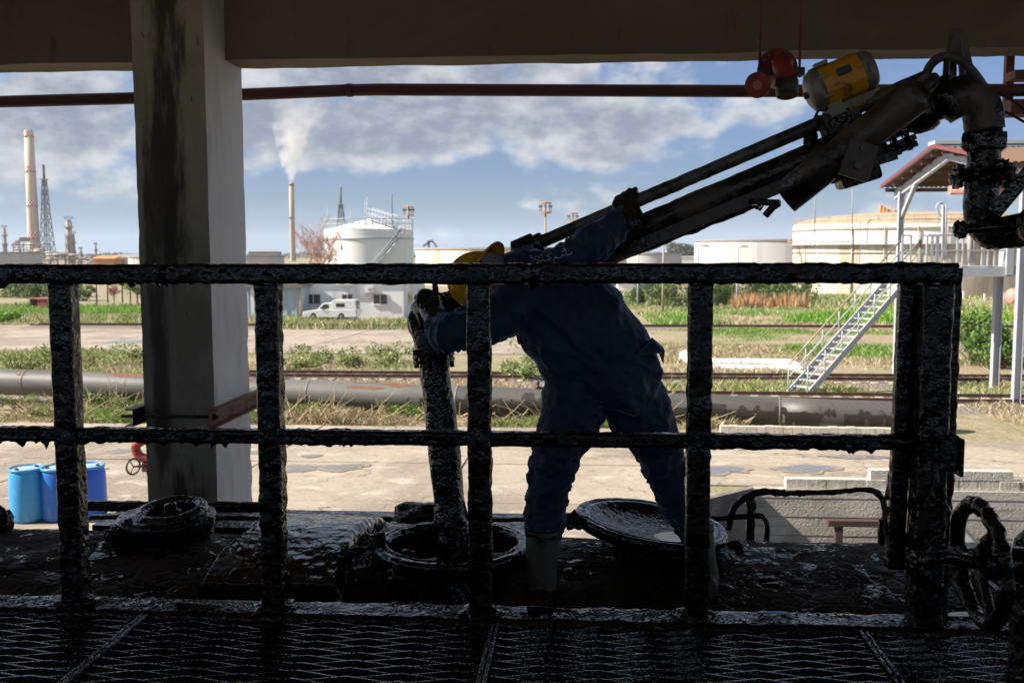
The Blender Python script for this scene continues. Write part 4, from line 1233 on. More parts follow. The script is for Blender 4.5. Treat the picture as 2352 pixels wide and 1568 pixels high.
# ------------------------------------------------------------------ storage tanks
def cyl_tank(name, label, cx, cy, rad, g, ztop, mt, roof=None, apex=None, rim=True, courses=0):
    t = thing(name, label, 'storage tank', (cx, cy, g))
    m = MB(); m.lathe((cx, cy, g), (0, 0, 1), [(rad, -0.5), (rad, ztop - g)], 96); m.build('shell', mt, t)
    if roof is not None:
        H = (apex - ztop)
        m = MB(); m.lathe((cx, cy, ztop), (0, 0, 1), [(rad * 1.004, 0)] + [(rad * math.cos(a), H * math.sin(a)) if H > 2 else (rad * (1 - a / 1.57), H * a / 1.57) for a in np.linspace(0.02, 1.57, 12)], 96); m.build('roof', roof, t)
    else:
        m = MB(); m.lathe((cx, cy, ztop), (0, 0, 1), [(rad * 0.995, -1.2), (0, -1.2)], 64); m.build('floating_roof', M['tank_rim'], t)
    if rim:
        m = MB(); m.lathe((cx, cy, ztop - 0.35), (0, 0, 1), [(rad, 0), (rad + 0.28, 0.0), (rad + 0.28, 0.4), (rad, 0.4)], 96, False); m.build('wind_girder', M['tank_rim'] if rim is True else rim, t)
    for k in range(courses):
        z = g + (ztop - g) * (k + 1) / (courses + 1)
        m = MB(); m.lathe((cx, cy, z), (0, 0, 1), [(rad, -0.06), (rad + 0.05, -0.05), (rad + 0.05, 0.05), (rad, 0.06)], 96, False); m.build('shell_seam', mt, t)
    return t
def tank_from(pxl, pxr, ptop, Y, **k):
    a, b = at_y(pxl, ptop, Y), at_y(pxr, ptop, Y)
    rad = (b - a).length / 2
    c = (a + b) / 2
    return c.x, Y, rad, c.z
def ring_rail(t, cx, cy, rad, z, a0, a1, h, n, mt, r=0.035, rails=2):
    m = MB()
    pts = [Vector((cx + rad * math.cos(a0 + (a1 - a0) * k / n), cy + rad * math.sin(a0 + (a1 - a0) * k / n), z)) for k in range(n + 1)]
    for q in pts: m.tube([q, q + Vector((0, 0, h))], r, 5, False)
    for j in range(1, rails + 1): m.tube([q + Vector((0, 0, h * j / rails)) for q in pts], r, 5, False)
    return m.build('railing', mt, t)
cx, cy, rad, zt = tank_from(748, 948, 528, 132)
wt = cyl_tank('white_storage_tank', 'bright white storage tank with roof walkway behind the white house', cx, cy, rad, gz(132), zt, M['tank_white'], M['tank_white'], at_y(848, 503, 132).z, False)
ring_rail(wt, cx, cy, rad * 0.99, zt + 0.05, math.pi * 0.72, math.pi * 2.28, 1.3, 34, M['white_steel'], 0.05)
zr = at_y(848, 503, 132).z
m = MB()      # walkway from the rim stair up to the roof centre
wa, wb = Vector((cx + 0.2, cy - 0.6, zr + 0.05)), Vector((cx + rad * 0.72, cy - rad * 0.66, zt + 0.35))
m.bar(wa, wb, 1.0, 0.10); m.build('roof_walkway', M['white_steel'], wt)
m = MB()
for s in (-0.5, 0.5):
    o = (wb - wa).cross(Vector((0, 0, 1))).normalized() * s
    for k in range(9):
        q = wa.lerp(wb, k / 8) + o
        m.tube([q, q + Vector((0, 0, 1.35))], 0.05, 5, False)
    for hh in (0.7, 1.35): m.tube([wa + o + Vector((0, 0, hh)), wb + o + Vector((0, 0, hh))], 0.05, 5, False)
m.build('walkway_railing', M['white_steel'], wt)
# stair winding up the shell
a0, a1 = -1.62, -0.62
st, rl1 = MB(), []
for k in range(38):
    a = a0 + (a1 - a0) * k / 37
    z = gz(132) + 2.5 + (zt - gz(132) - 2.5) * k / 37
    d = Vector((math.cos(a), math.sin(a), 0))
    rl1.append(Vector((cx, cy, z)) + d * (rad + 1.0))
    q = Vector((cx, cy, z)) + d * (rad + 0.5)
    tm = MB(); tm.cbox(q, (0.95, 0.3, 0.05), Matrix.Rotation(a, 3, 'Z')); tm.build('tread', M['white_steel'], wt)
st.tube(rl1, 0.09, 6); st.tube([q - Vector((0, 0, 0.1)) + Vector((cx - q.x, cy - q.y, 0)).normalized() * 0.9 for q in rl1], 0.09, 6); st.build('stair_stringer', M['white_steel'], wt)
m = MB(); m.tube([q + Vector((0, 0, 1.1)) for q in rl1], 0.05, 6); m.tube([q + Vector((0, 0, 0.6)) for q in rl1], 0.04, 6)
for q in rl1[::5]: m.tube([q, q + Vector((0, 0, 1.1))], 0.04, 5)
m.build('stair_railing', M['white_steel'], wt)
m = MB()
for px, h in ((909, 506), (1128, 0), ): pass
for u, ph in ((752, 478), (838, 459), (843, 452), (805, 480), (936, 470)):
    q = at_y(u, 525, 132 if u in (752, 936) else 128)
    m.tube([q + Vector((0, 0, -0.3)), at_y(u, ph, q.y)], 0.05, 6)
m.build('lightning_rod', M['white_steel'], wt)
m = MB(); m.lathe((cx, cy, zt - 1.2), (0, 0, 1), [(rad, -0.08), (rad + 0.14, -0.08), (rad + 0.14, 0.08), (rad, 0.08)], 80, False); m.build('spray_ring', M['white_steel'], wt)
m = MB()
q = Vector((cx - rad * 0.55, cy - rad * 0.86, zt - 0.3)); m.tube([q, q + Vector((0.6, -0.3, -0.8)), q + Vector((2.0, -0.3, -1.2))], 0.1, 6); m.tube([q + Vector((0.7, -.3, -1.6)), q + Vector((0.7, -.3, -2.3)), q + Vector((1.6, -.2, -2.6))], 0.08, 6); m.build('foam_pipe', M['pink_paint'], wt)

cx, cy, rad, zt = tank_from(1828, 2392, 518, 182)
ctk = cyl_tank('cream_storage_tank', 'huge rust streaked cream storage tank with tan domed roof', cx, cy, rad, gz(182), zt, M['tank_cream'], M['tank_roof'], at_y(2110, 487, 182).z, False)
hh = zt - gz(182)
m = MB(); m.lathe((cx, cy, zt), (0, 0, 1), [(rad + 0.04, -hh * 0.28), (rad + 0.04, 0)], 96); m.build('upper_course', M['tank_white'], ctk)
for dz, w in ((-hh * 0.29, 0.9), (-hh * 0.40, 0.25)):
    m = MB(); m.lathe((cx, cy, zt + dz), (0, 0, 1), [(rad, -0.08), (rad + w, -0.05), (rad + w, 0.05), (rad, 0.08)], 96, False); m.build('wind_girder', M['tank_rim'], ctk)
ring_rail(ctk, cx, cy, rad * 0.99, zt, math.pi * 0.9, math.pi * 2.1, 1.2, 44, M['mast'], 0.05)
ring_rail(ctk, cx, cy, rad + 0.9, zt - hh * 0.29, math.pi * 0.95, math.pi * 1.25, 1.2, 14, M['mast'], 0.06)
m = MB(); m.lathe((cx, cy, zt - 0.8), (0, 0, 1), [(rad, -0.12), (rad + 0.3, -0.12), (rad + 0.3, 0.12), (rad, 0.12)], 96, False); m.build('foam_ring', M['mast'], ctk)
q = at_y(2042, 500, 178)
m = MB()
for k in range(9):
    m.cbox(q + Vector((rnd.uniform(-1.2, 1.6), rnd.uniform(-1, 1), rnd.uniform(-0.8, 1.8))), (rnd.uniform(.3, .9), .6, rnd.uniform(.5, 1.4)))
for k in range(6): m.tube([q + Vector((k * 0.6 - 1.5, 0, -1)), q + Vector((k * 0.6 - 1.5, 0, 2.2))], 0.07, 5)
m.build('roof_gear', M['orange_rust'], ctk)
m = MB()
for u in (1872, 1958):
    a = at_y(u, 515, 165); m.tube([Vector((a.x, a.y, zt - 2)), at_y(u, 435 if u == 1958 else 425, 165)], 0.09, 6)
m.build('lightning_rod', M['tank_rim'], ctk)
for u in (1835, 1905, 1960, 2020, 2075):
    a = at_y(u, 560, 182); dxx = a.x - cx
    yq = cy - math.sqrt(max(rad ** 2 - dxx ** 2, 0))
    m = MB(); m.tube([(a.x, yq - 0.3, zt - 0.5), (a.x, yq - 0.3, gz(182))], 0.12, 6); m.build('riser_pipe', M['mast'], ctk)
m = MB()
for k in range(16):
    a = math.pi * 1.04 + k * 0.012; z = zt - hh * 0.3 - k * 0.55
    m.cbox((cx + (rad + 0.5) * math.cos(a), cy + (rad + 0.5) * math.sin(a), z), (0.9, 0.5, 0.08))
m.build('shell_stair', M['mast'], ctk)

cx, cy, rad, zt = tank_from(1596, 2010, 551, 262)
gt = cyl_tank('grey_storage_tank', 'broad pale grey tank behind the bushes left of the domed tank', cx, cy, rad, gz(262), zt, M['tank_grey'], None, None, M['tank_rim'], 0)
cx, cy, rad, zt = tank_from(958, 1440, 569, 235)
cyl_tank('cream_storage_tank', 'wide low cream tank with rusty stains behind the yellow helmet', cx, cy, rad, gz(235), zt, M['tank_cream'], None, None, M['tank_rim'], 0)
cx, cy, rad, zt = tank_from(1425, 1566, 581, 330)
cyl_tank('grey_storage_tank', 'low grey tank at the horizon under the loading arm', cx, cy, rad, gz(330), zt, M['tank_grey'], None, None, M['tank_rim'], 0)
cx, cy, rad, zt = tank_from(-60, 87, 579, 300)
cyl_tank('grey_storage_tank', 'grey storage tank at the left edge below the tall chimney', cx, cy, rad, gz(300), zt, M['tank_grey'], None, None, M['tank_rim'], 0)
cx, cy, rad, zt = tank_from(300, 420, 589, 300)
cyl_tank('cream_storage_tank', 'small cream tank peeping out left of the pillar', cx, cy, rad, gz(300), zt, M['tank_cream'], None, None, M['tank_rim'], 0)
cx, cy, rad, zt = tank_from(520, 650, 588, 320)
cyl_tank('grey_storage_tank', 'low grey tank just right of the pillar at the horizon', cx, cy, rad, gz(320), zt, M['tank_grey'], None, None, M['tank_rim'], 0)
cx, cy, rad, zt = tank_from(2318, 2420, 590, 260)
cyl_tank('white_storage_tank', 'white low tank at the right edge behind the gantry', cx, cy, rad, gz(260), zt, M['tank_white'], None, None, M['tank_rim'], 0)

# low white walls and buildings behind the bushes on the right
for k, (pa, pb, ptop, Y, lab) in enumerate(((1418, 1460, 648, 190, 'white low building behind the bushes right of the worker'), (1462, 1500, 655, 195, 'pale grey low building right of the white one'), (1545, 1605, 590, 420, 'white sheds on the far shore behind the lamp poles'))):
    a, b = at_y(pa, ptop, Y), at_y(pb, ptop, Y)
    t = thing('low_building', lab, 'building', (a.x, Y, gz(Y)))
    m = MB(); m.box((a.x, Y, gz(Y)), (b.x, Y + 6, a.z)); m.build('wall', M['white_paint'] if k != 1 else M['blue_shed'], t)
    m = MB(); m.box((a.x - 0.3, Y - 0.3, a.z), (b.x + 0.3, Y + 6.3, a.z + 0.3)); m.build('roof', M['tank_rim'] if k == 1 else M['white_paint'], t)

# ------------------------------------------------------------------ lamp masts and poles
def lamp_mast(px, ptop, Y, label, s):
    q = at_y(px, ptop, Y)
    t = thing('lamp_mast', label, 'lamp mast', (q.x, Y, gz(Y)), 'orange topped lamp masts')
    g = gz(Y)
    m = MB(); m.tube([(q.x, Y, g), (q.x, Y, q.z - 0.1 * s)], [0.34 * s, 0.22 * s], 10); m.build('pole', M['mast'], t)
    for dz in (0.0, -2.5 * s):
        m = MB(); m.lathe((q.x, Y, q.z + dz), (0, 0, 1), [(0.3 * s, -0.2 * s), (1.5 * s, -0.2 * s), (1.5 * s, 0.12 * s), (0.3 * s, 0.3 * s)], 12, False, True, True); m.build('platform', M['orange_rust'], t)
    m = MB()
    for k in range(8):
        a = k * math.pi / 4
        x, y = q.x + 1.5 * s * math.cos(a), Y + 1.5 * s * math.sin(a)
        m.tube([(x, y, q.z - 2.5 * s), (x, y, q.z)], 0.07 * s, 5)
        m.cbox((x, y, q.z - 0.9 * s), (0.55 * s, 0.55 * s, 0.5 * s))
    m.build('floodlights', M['lattice'], t)
lamp_mast(938, 475, 190, 'orange topped lamp mast rising behind the white tank', 0.64)
lamp_mast(1253, 466, 175, 'tallest orange topped lamp mast standing free against the sky', 0.68)
lamp_mast(1316, 490, 215, 'shorter orange topped lamp mast just above the loading rods', 0.68)
for px, pt, Y, lab in ((1524, 562, 105, 'thin lamp pole with rusty arm right of the worker'), (1604, 569, 120, 'white thin lamp pole left of the grey tank'), (1466, 575, 130, 'white lamp pole under the loading arm'), (1695, 570, 125, 'white lamp pole in front of the grey tank')):
    q = at_y(px, pt, Y)
    t = thing('lamp_pole', lab, 'lamp post', (q.x, Y, gz(Y)), 'thin lamp poles near the horizon')
    m = MB(); m.tube([(q.x, Y, gz(Y)), q], [0.14, 0.09], 8); m.build('pole', M['white_steel'] if px != 1524 else M['mast'], t)
    m = MB(); m.tube([q, q + Vector((0.5, 0, 0.25)), q + Vector((0.9, 0, 0.25))], 0.07, 6); m.cbox(q + Vector((0.9, 0, 0.2)), (0.7, 0.25, 0.15)); m.build('lamp_head', M['tank_rim'], t)
# ================================================================== loading rack with canopy on the right
sb, stp = gp(1826, 912), at_z(2092, 609, 0.57)
XG = 13.3
cs = thing('canopy_rack', 'open steel loading canopy with red edged roof at the right', 'canopy', (XG, 37.4, gz(37.4)))
ye0, ye1, yr = 32.3, 42.6, 37.45
ze, zrr = 3.55, 4.62
x_end = 34
def part_bars(name, mt, bars, parent=cs):
    m = MB()
    for b in bars: m.bar(*b)
    return m.build(name, mt, parent)
posts = [(XG - 0.1, 42.6), (XG + 0.45, 32.3)]
for x, y in posts + [(XG + 10, 42.6), (XG + 10, 32.3)]:
    m = MB(); z0 = gz(y)
    m.box((x - 0.12, y - 0.10, z0), (x - 0.095, y + 0.10, ze)); m.box((x + 0.095, y - 0.10, z0), (x + 0.12, y + 0.10, ze)); m.box((x - 0.095, y - 0.012, z0), (x + 0.095, y + 0.012, ze)); m.build('steel_column', M['white_steel'], cs)
for x in (XG - 0.05, XG + 10, XG + 20):
    part_bars('rafter', M['white_steel'], [((x, ye1 + 0.9, ze - 0.1), (x, yr, zrr - 0.05), 0.16, 0.34), ((x, yr, zrr - 0.05), (x, ye0 - 0.9, ze - 0.1), 0.16, 0.34), ((x, ye1, ze - 1.0), (x, ye1 - 1.6, ze + 0.25), 0.14, 0.16)])
for k in range(12):
    s = k / 11
    for y0_, y1_ in ((ye1 + 0.9, yr), (ye0 - 0.9, yr)):
        y = y0_ + (y1_ - y0_) * s
        z = ze + 0.12 + (zrr - ze) * s
        if k % 2 == 0: part_bars('purlin', M['roof_under'], [((XG - 0.5, y, z), (x_end, y, z), 0.09, 0.16)])
# roof sheets: separate corrugated sheets, a metre wide each
for side in (0, 1):
    ya, yb = (ye1 + 1.0, yr) if side == 0 else (ye0 - 1.0, yr)
    x = XG - 0.6
    while x < x_end:
        m = MB()
        V, f = [], []
        n = 11
        for i in range(n):
            xx = x + 1.04 * i / (n - 1)
            dz = 0.025 * (1 if i % 2 else -1)
            V += [(xx, ya, ze + 0.24 + dz), (xx, yb, zrr + 0.22 + dz)]
        for i in range(n - 1): f.append((2 * i, 2 * i + 2, 2 * i + 3, 2 * i + 1))
        m.add(V, f); o = m.build('roof_sheet', M['roof_under'], cs)
        md = o.modifiers.new('thick', 'SOLIDIFY'); md.thickness = 0.01
        x += 1.0
m = MB(); m.bar((XG - 0.65, ye1 + 1.0, ze + 0.28), (XG - 0.65, yr, zrr + 0.28), 0.05, 0.14); m.bar((XG - 0.65, ye0 - 1.0, ze + 0.28), (XG - 0.65, yr, zrr + 0.28), 0.05, 0.14); m.build('red_edge_trim', M['red_trim'], cs)
m = MB(); m.cbox((XG + 4, yr, zrr + 0.36), (9.4, 0.7, 0.12)); m.build('ridge_cap', M['white_steel'], cs)
zp = ze - 0.18
for yp, pr in ((38.6, 0.17),):
    m = MB(); m.tube([(XG + 0.4, yp, zp), (XG + 7, yp, zp), (x_end, yp, zp)], pr, 14); m.build('red_pipe', M['pink_paint'], cs)
for xx in (XG + 4.2, XG + 4.7):
    m = MB(); m.tube([(xx, 38.6, zp), (xx, 38.6, zp + 1.1)], 0.04, 6); m.build('hanger', M['rust'], cs)
m = MB(); m.box((XG + 2.0, ye0 - 0.2, ze - 0.55), (x_end, ye0, ze - 0.2)); m.build('eave_girder', M['red_rust'], cs)

pf = thing('access_platform', 'white steel access platform with railings under the canopy', 'platform', (14.9, 36.9, gz(36.9)))
za = 0.57
pxl, pxr = at_y(2080, 600, 37).x, at_y(2308, 600, 37).x
m = MB(); m.box((pxl, 36.3, za - 0.05), (pxr, 37.9, za)); m.box((pxr, 36.3, za - 0.05), (30, 37.5, za)); m.build('deck', M['white_steel'], pf)
m = MB(); m.box((pxl, 36.26, za - 0.36), (pxr, 36.32, za - 0.051)); m.box((pxl, 37.88, za - 0.36), (pxr, 37.94, za - 0.051)); m.box((pxr, 36.30, za - 0.30), (30, 36.36, za - 0.051)); m.build('girder', M['white_steel'], pf)
def rail_run(x0, x1, y, n, h=1.1):
    m = MB()
    for k in range(n + 1):
        x = x0 + (x1 - x0) * k / n
        mm = MB(); mm.box((x - 0.03, y - 0.03, za), (x + 0.03, y + 0.03, za + h)); mm.build('railing_post', M['white_steel'], pf)
    for hh in (0.55, h):
        mm = MB(); mm.box((x0, y - 0.026, za + hh - 0.028), (x1, y + 0.026, za + hh + 0.028)); mm.build('rail', M['white_steel'], pf)
rail_run(at_y(2112, 600, 37.9).x, pxr, 37.9, 6)
rail_run(at_y(2084, 600, 36.3).x, at_y(2104, 600, 36.3).x, 36.9, 1)
rail_run(at_y(2128, 600, 36.3).x, at_y(2150, 600, 36.3).x, 36.3, 2)
rail_run(at_y(2150, 600, 36.3).x + 0.05, pxr, 36.3, 3)
rail_run(pxr + 0.3, 26, 36.33, 8)
m = MB(); m.box((pxr - 0.26, 36.2, za - 0.3), (pxr - 0.02, 36.9, za + 1.2)); m.build('end_panel', M['white_steel'], pf)
for px in (2289,):
    q = gp(px, 893 if px == 2289 else 930)
    y = 36.9 if px == 2289 else 33.2
    x = at_y(px, 760, y).x
    m = MB(); zt_ = za - 0.36 if px == 2289 else za
    m.box((x - 0.13, y - 0.12, gz(y)), (x - 0.105, y + 0.12, zt_)); m.box((x + 0.105, y - 0.12, gz(y)), (x + 0.13, y + 0.12, zt_)); m.box((x - 0.105, y - 0.01, gz(y)), (x + 0.105, y + 0.01, zt_)); m.build('leg', M['white_steel'], pf)
m = MB()
for k, px in enumerate((2165, 2172)): m.tube([at_y(px, 598, 37.2), at_y(px, 470, 37.2)], 0.05, 8)
m.tube(smooth_path([at_y(2166, 468, 37.2), at_y(2158, 466, 37.2), at_y(2151, 476, 37.2), at_y(2156, 490, 37.2), at_y(2164, 500, 37.2)], 5), 0.035, 8)
m.build('vent_pipe', M['white_steel'], pf)
m = MB()
for px in (2228, 2236): m.tube([at_y(px, 604, 37.2), at_y(px, 535, 37.2)], 0.10, 8)
m.build('dark_pipe', M['tank_rim'], pf)
m = MB(); q = at_y(2113, 560, 37.4); m.cbox(q, (0.1, 0.1, 0.28)); m.build('red_box', M['red_trim'], pf)

stt = thing('white_staircase', 'white steel staircase climbing to the platform at the right', 'stairs', tuple(sb))
dst = stp - sb
nst = 22
sd = Vector((dst.y, -dst.x, 0)).normalized() * 0.40
if sd.y > 0: sd = -sd
for s in (-1, 1):
    m = MB(); m.bar(sb + sd * s, stp + sd * s, 0.05, 0.24); m.build('stringer', M['white_steel'], stt)
    m = MB(); o = sd * s * 1.02
    pts = [sb + o + Vector((0, 0, h)) for h in (1.0,)]
    m.tube([sb + o + dst * 0.02 + Vector((0, 0, 1.0)), stp + o + Vector((0, 0, 1.0))], 0.03, 8)
    m.build('handrail', M['white_steel'] if s > 0 else M['mast'], stt)
    m = MB()
    m.tube([sb + o + dst * 0.02 + Vector((0, 0, 0.55)), stp + o + Vector((0, 0, 0.55))], 0.022, 8); m.build('mid_rail', M['white_steel'], stt)
    for k in range(8):
        q = sb.lerp(stp, 0.02 + 0.97 * k / 7) + o
        m = MB(); m.tube([q, q + Vector((0, 0, 1.0))], 0.024, 6); m.build('baluster', M['white_steel'], stt)
dirh = Vector((dst.x, dst.y, 0)).normalized()
ang = math.atan2(dirh.y, dirh.x)
for k in range(nst):
    q = sb.lerp(stp, (k + 0.6) / nst)
    m = MB(); m.cbox(q, (0.27, 0.76, 0.045), Matrix.Rotation(ang, 3, 'Z')); m.build('tread', M['white_steel'], stt)
# old red tank lying in the grass beyond
q = gp(2335, 700)
rt = thing('old_red_tank', 'faded red cylinder tank lying in the grass far right', 'tank', tuple(q))
m = MB(); m.lathe(q + Vector((-1.2, 0, 1.1)), (1, 0.15, 0), [(0, 0), (0.9, 0.15), (1.1, 0.4), (1.1, 6), (0.9, 6.3), (0, 6.4)], 24, True); m.build('shell', M['pink_paint'], rt)
m = MB()
for k in (0.8, 4.8): m.box((q.x - 1.2 + k, q.y - 0.8, q.z), (q.x - 0.9 + k, q.y + 0.8, q.z + 0.5))
m.build('saddle', M['block'], rt)
for k, (px, py) in enumerate(((2197, 652), (2213, 657), (2262, 664), (2306, 659))):
    q = gp(px, py + 30)
    t = thing('marker_post', ('short white marker post left of the pair in the grass', 'second short white marker post in the grass', 'short white post right of the gantry leg', 'white post beside the old red tank')[k], 'post', tuple(q), 'white marker posts in the far grass')
    m = MB(); m.box((q.x - 0.12, q.y, q.z), (q.x + 0.12, q.y + 0.2, q.z + 1.1)); m.build('post_shaft', M['white_paint'], t)
    m = MB(); m.box((q.x - 0.16, q.y - 0.04, q.z + 1.1), (q.x + 0.16, q.y + 0.24, q.z + 1.2)); m.build('post_head', M['white_paint'], t)

# ================================================================== the refinery on the horizon
def chimney(px, ptop, rt_, rb_, Y, name, label, mt, bands, pbase=600):
    q = at_y(px, ptop, Y)
    g = gz(Y)
    t = thing(name, label, 'chimney', (q.x, Y, g))
    H = q.z - g
    rr = lambda z: rb_ + (rt_ - rb_) * z / H
    m = MB(); m.lathe((q.x, Y, g), (0, 0, 1), [(rr(0), 0), (rr(H * .5), H * .5), (rt_, H), (rt_ * 0.75, H), (rt_ * 0.75, H - 3)], 40); m.build('shaft', mt, t)
    for z0, z1 in bands:
        a, b = (at_y(px, z1, Y).z - g), (at_y(px, z0, Y).z - g)
        rows = 3
        for which, mm in ((0, 'marking_red'), (1, 'marking_white')):
            m = MB()
            n = 40
            for i in range(rows):
                for k in range(n):
                    if ((k // 2) + i) % 2 != which: continue
                    za_, zb_ = a + (b - a) * i / rows, a + (b - a) * (i + 1) / rows
                    V = []
                    for zz, kk in ((za_, k), (za_, k + 1), (zb_, k + 1), (zb_, k)):
                        an = 2 * math.pi * kk / n
                        r2 = rr(zz) + 0.06
                        V.append((q.x + r2 * math.cos(an), Y + r2 * math.sin(an), g + zz))
                    m.add(V, [(0, 1, 2, 3)], True)
            m.build('marking_band', M[mm], t)
        m = MB(); m.lathe((q.x, Y, g + a), (0, 0, 1), [(rr(a), -0.2), (rr(a) + 0.7, -0.2), (rr(a) + 0.7, 0.2), (rr(a), 0.2)], 40, False); m.build('gallery', M['plant_dark'], t)
    return t, q
chimney(66, 300, 3.55, 4.9, 800, 'tall_chimney', 'tall tan chimney with red and white chequered bands at the far left', M['chimney'], ((301, 314), (382, 395), (459, 473), (533, 549)))
tb, ctop = chimney(669, 420, 2.3, 2.6, 900, 'smoking_chimney', 'slim brown chimney trailing white smoke right of the pillar', M['chimney_b'], ())
m = MB()
for pz in (424, 500): 
    q = at_y(669, pz, 900); m.lathe(q, (0, 0, 1), [(2.3, -0.4), (3.0, -0.4), (3.0, 0.3), (2.3, 0.3)], 30, False)
m.build('gallery', M['plant_dark'], tb)

def lattice(px, ptop, wtop, wbot, Y, label, tip, name='lattice_tower'):
    q = at_y(px, ptop, Y)
    g = gz(Y)
    t = thing(name, label, 'tower', (q.x, Y, g), 'lattice flare towers')
    H = q.z - g - tip
    n = max(6, int(H / 7))
    m, br = MB(), MB()
    def cor(z, i):
        w = (wbot + (wtop - wbot) * (z / H) ** 0.72) / 2
        return Vector((q.x + w * (1, 1, -1, -1)[i], Y + w * (1, -1, -1, 1)[i], g + z))
    s = wbot * 0.030
    for i in range(4):
        leg = MB()
        leg.tube([cor(H * k / n, i) for k in range(n + 1)], s, 5, False); leg.build('leg', M['lattice'], t)
        for k in range(n):
            a, b = H * k / n, H * (k + 1) / n
            j = (i + 1) % 4
            br.bar(cor(a, i), cor(b, j), s * 1.0, s * 1.0); br.bar(cor(a, j), cor(b, i), s * 1.0, s * 1.0); br.bar(cor(b, i), cor(b, j), s * 1.2, s * 1.2)
    br.build('bracing', M['lattice'], t)
    m.tube([(q.x, Y, g), (q.x, Y, g + H)], s * 1.3, 8); m.tube([(q.x, Y, g + H - 2), (q.x, Y, q.z)], s * 3.0, 10); m.build('flare_stack', M['lattice'], t)
    m = MB(); m.cbox((q.x, Y, g + H), (wtop * 1.9, wtop * 1.9, 0.5)); m.build('platform', M['lattice'], t)
lattice(100, 378, 2.6, 11, 800, 'tall blue grey lattice flare tower beside the tall chimney', 12)
lattice(782, 430, 3.0, 14, 900, 'dark lattice tower rising behind the white tank roof', 16)
lattice(900, 446, 1.6, 6.5, 900, 'slim dark lattice tower behind the white tank walkway', 22)

def column_unit(px0, px1, ptop, Y, label, cage=True, name='distillation_column'):
    a, b = at_y(px0, ptop, Y), at_y(px1, ptop, Y)
    g = gz(Y)
    r = (b.x - a.x) / 2
    cx = (a.x + b.x) / 2
    t = thing(name, label, 'column', (cx, Y, g), 'refinery columns on the horizon')
    H = a.z - g
    m = MB(); m.lathe((cx, Y, g), (0, 0, 1), [(r * 0.95, 0), (r * 0.95, H * 0.55), (r * 0.8, H * 0.58), (r * 0.8, H * 0.93), (r * 0.4, H * 0.97), (0, H * 0.98)], 20); m.build('vessel', M['plant_steel'], t)
    m = MB()
    n = max(3, int(H / 6))
    for k in range(1, n + 1):
        z = H * k / n
        m.lathe((cx, Y, g + z), (0, 0, 1), [(r * 0.8, -0.15), (r * 1.35, -0.15), (r * 1.35, 0.15), (r * 0.8, 0.15)], 12, False)
        for i in range(10):
            an = i * 0.628
            m.bar((cx + r * 1.3 * math.cos(an), Y + r * 1.3 * math.sin(an), g + z), (cx + r * 1.3 * math.cos(an), Y + r * 1.3 * math.sin(an), g + z + 1.4), 0.14, 0.14)
        m.lathe((cx, Y, g + z + 1.4), (0, 0, 1), [(r * 1.32, -0.07), (r * 1.32, 0.07), (r * 1.28, 0.07)], 12, False)
    m.build('platform', M['plant_dark'], t)
    m = MB(); m.tube([(cx + r, Y - r, g), (cx + r, Y - r, g + H * 0.95), (cx + r * .2, Y, g + H * 1.0)], r * 0.18, 8); m.tube([(cx - r * 0.6, Y - r * 1.1, g), (cx - r * .6, Y - r * 1.1, g + H * 0.7)], r * 0.14, 8); m.build('overhead_pipe', M['plant_steel'], t)
column_unit(261 * 0 + 150, 165, 502, 700, 'broad platformed column, tallest right of the lattice flare tower')
column_unit(163, 172, 536, 706, 'lower column joined to the broad platformed one')
column_unit(5, 14, 522, 720, 'grey column at the extreme left edge of the refinery')
column_unit(182, 188, 572, 640, 'short thin column near the middle of the refinery')
column_unit(217, 222, 562, 660, 'slender pale column right of the short one')
def plant_block(px0, px1, ptop, pbot, Y, label, seed):
    r_ = random.Random(seed)
    a, b = at_y(px0, ptop, Y), at_y(px1, ptop, Y)
    g = gz(Y)
    t = thing('process_unit', label, 'refinery unit', ((a.x + b.x) / 2, Y, g), 'refinery process units')
    H = a.z - g
    Wd = b.x - a.x
    f, p, d = MB(), MB(), MB()
    n = max(3, int(Wd / 6))
    for i in range(n + 1):
        x = a.x + Wd * i / n
        h = H * r_.uniform(0.7, 1.0)
        for y in (Y, Y + 9): f.bar((x, y, g), (x, y, g + h), 0.5, 0.5)
    for lv in (0.35, 0.6, 0.82):
        f.bar((a.x, Y, g + H * lv), (b.x, Y, g + H * lv), 0.5, 0.6); f.bar((a.x, Y + 9, g + H * lv), (b.x, Y + 9, g + H * lv), 0.5, 0.6)
    f.build('frame', M['plant_dark'], t)
    for k in range(int(Wd / 2.2)):
        x = a.x + Wd * r_.random(); y = Y - 1 + r_.uniform(0, 9)
        if r_.random() < 0.5: p.lathe((x, y, g), (0, 0, 1), [(r_.uniform(.5, 1.2), 0), (r_.uniform(.5, 1.1), H * r_.uniform(.25, .7)), (0, H * .72)], 10)
        else:
            q = Vector((x, y, g + H * r_.uniform(.2, .8))); p.lathe(q, (1, 0, 0), [(0, 0), (0.9, .2), (0.9, r_.uniform(3, 7)), (0, 7)], 10)
    p.build('vessels', M['plant_steel'], t)
    for k in range(int(Wd / 1.8)):
        q = Vector((a.x + Wd * r_.random(), Y - 0.5, g + H * r_.uniform(.15, .85)))
        d.tube([q, q + Vector((r_.uniform(2, 8), 0, 0)), q + Vector((r_.uniform(2, 8), 0, r_.uniform(-3, 3)))], 0.3, 6)
    d.build('pipework', M['plant_steel'], t)
plant_block(30, 100, 553, 600, 690, 'dense process unit at the base of the tall chimney', 3)
plant_block(96, 150, 575, 600, 640, 'pipe rack unit between the lattice tower and the broad column', 4)
plant_block(170, 215, 588, 600, 600, 'low process unit left of the slender column', 6)
plant_block(222, 296, 585, 600, 650, 'low process unit nearest the pillar', 7)
plant_block(-30, 34, 585, 600, 720, 'low process unit at the left edge', 8)
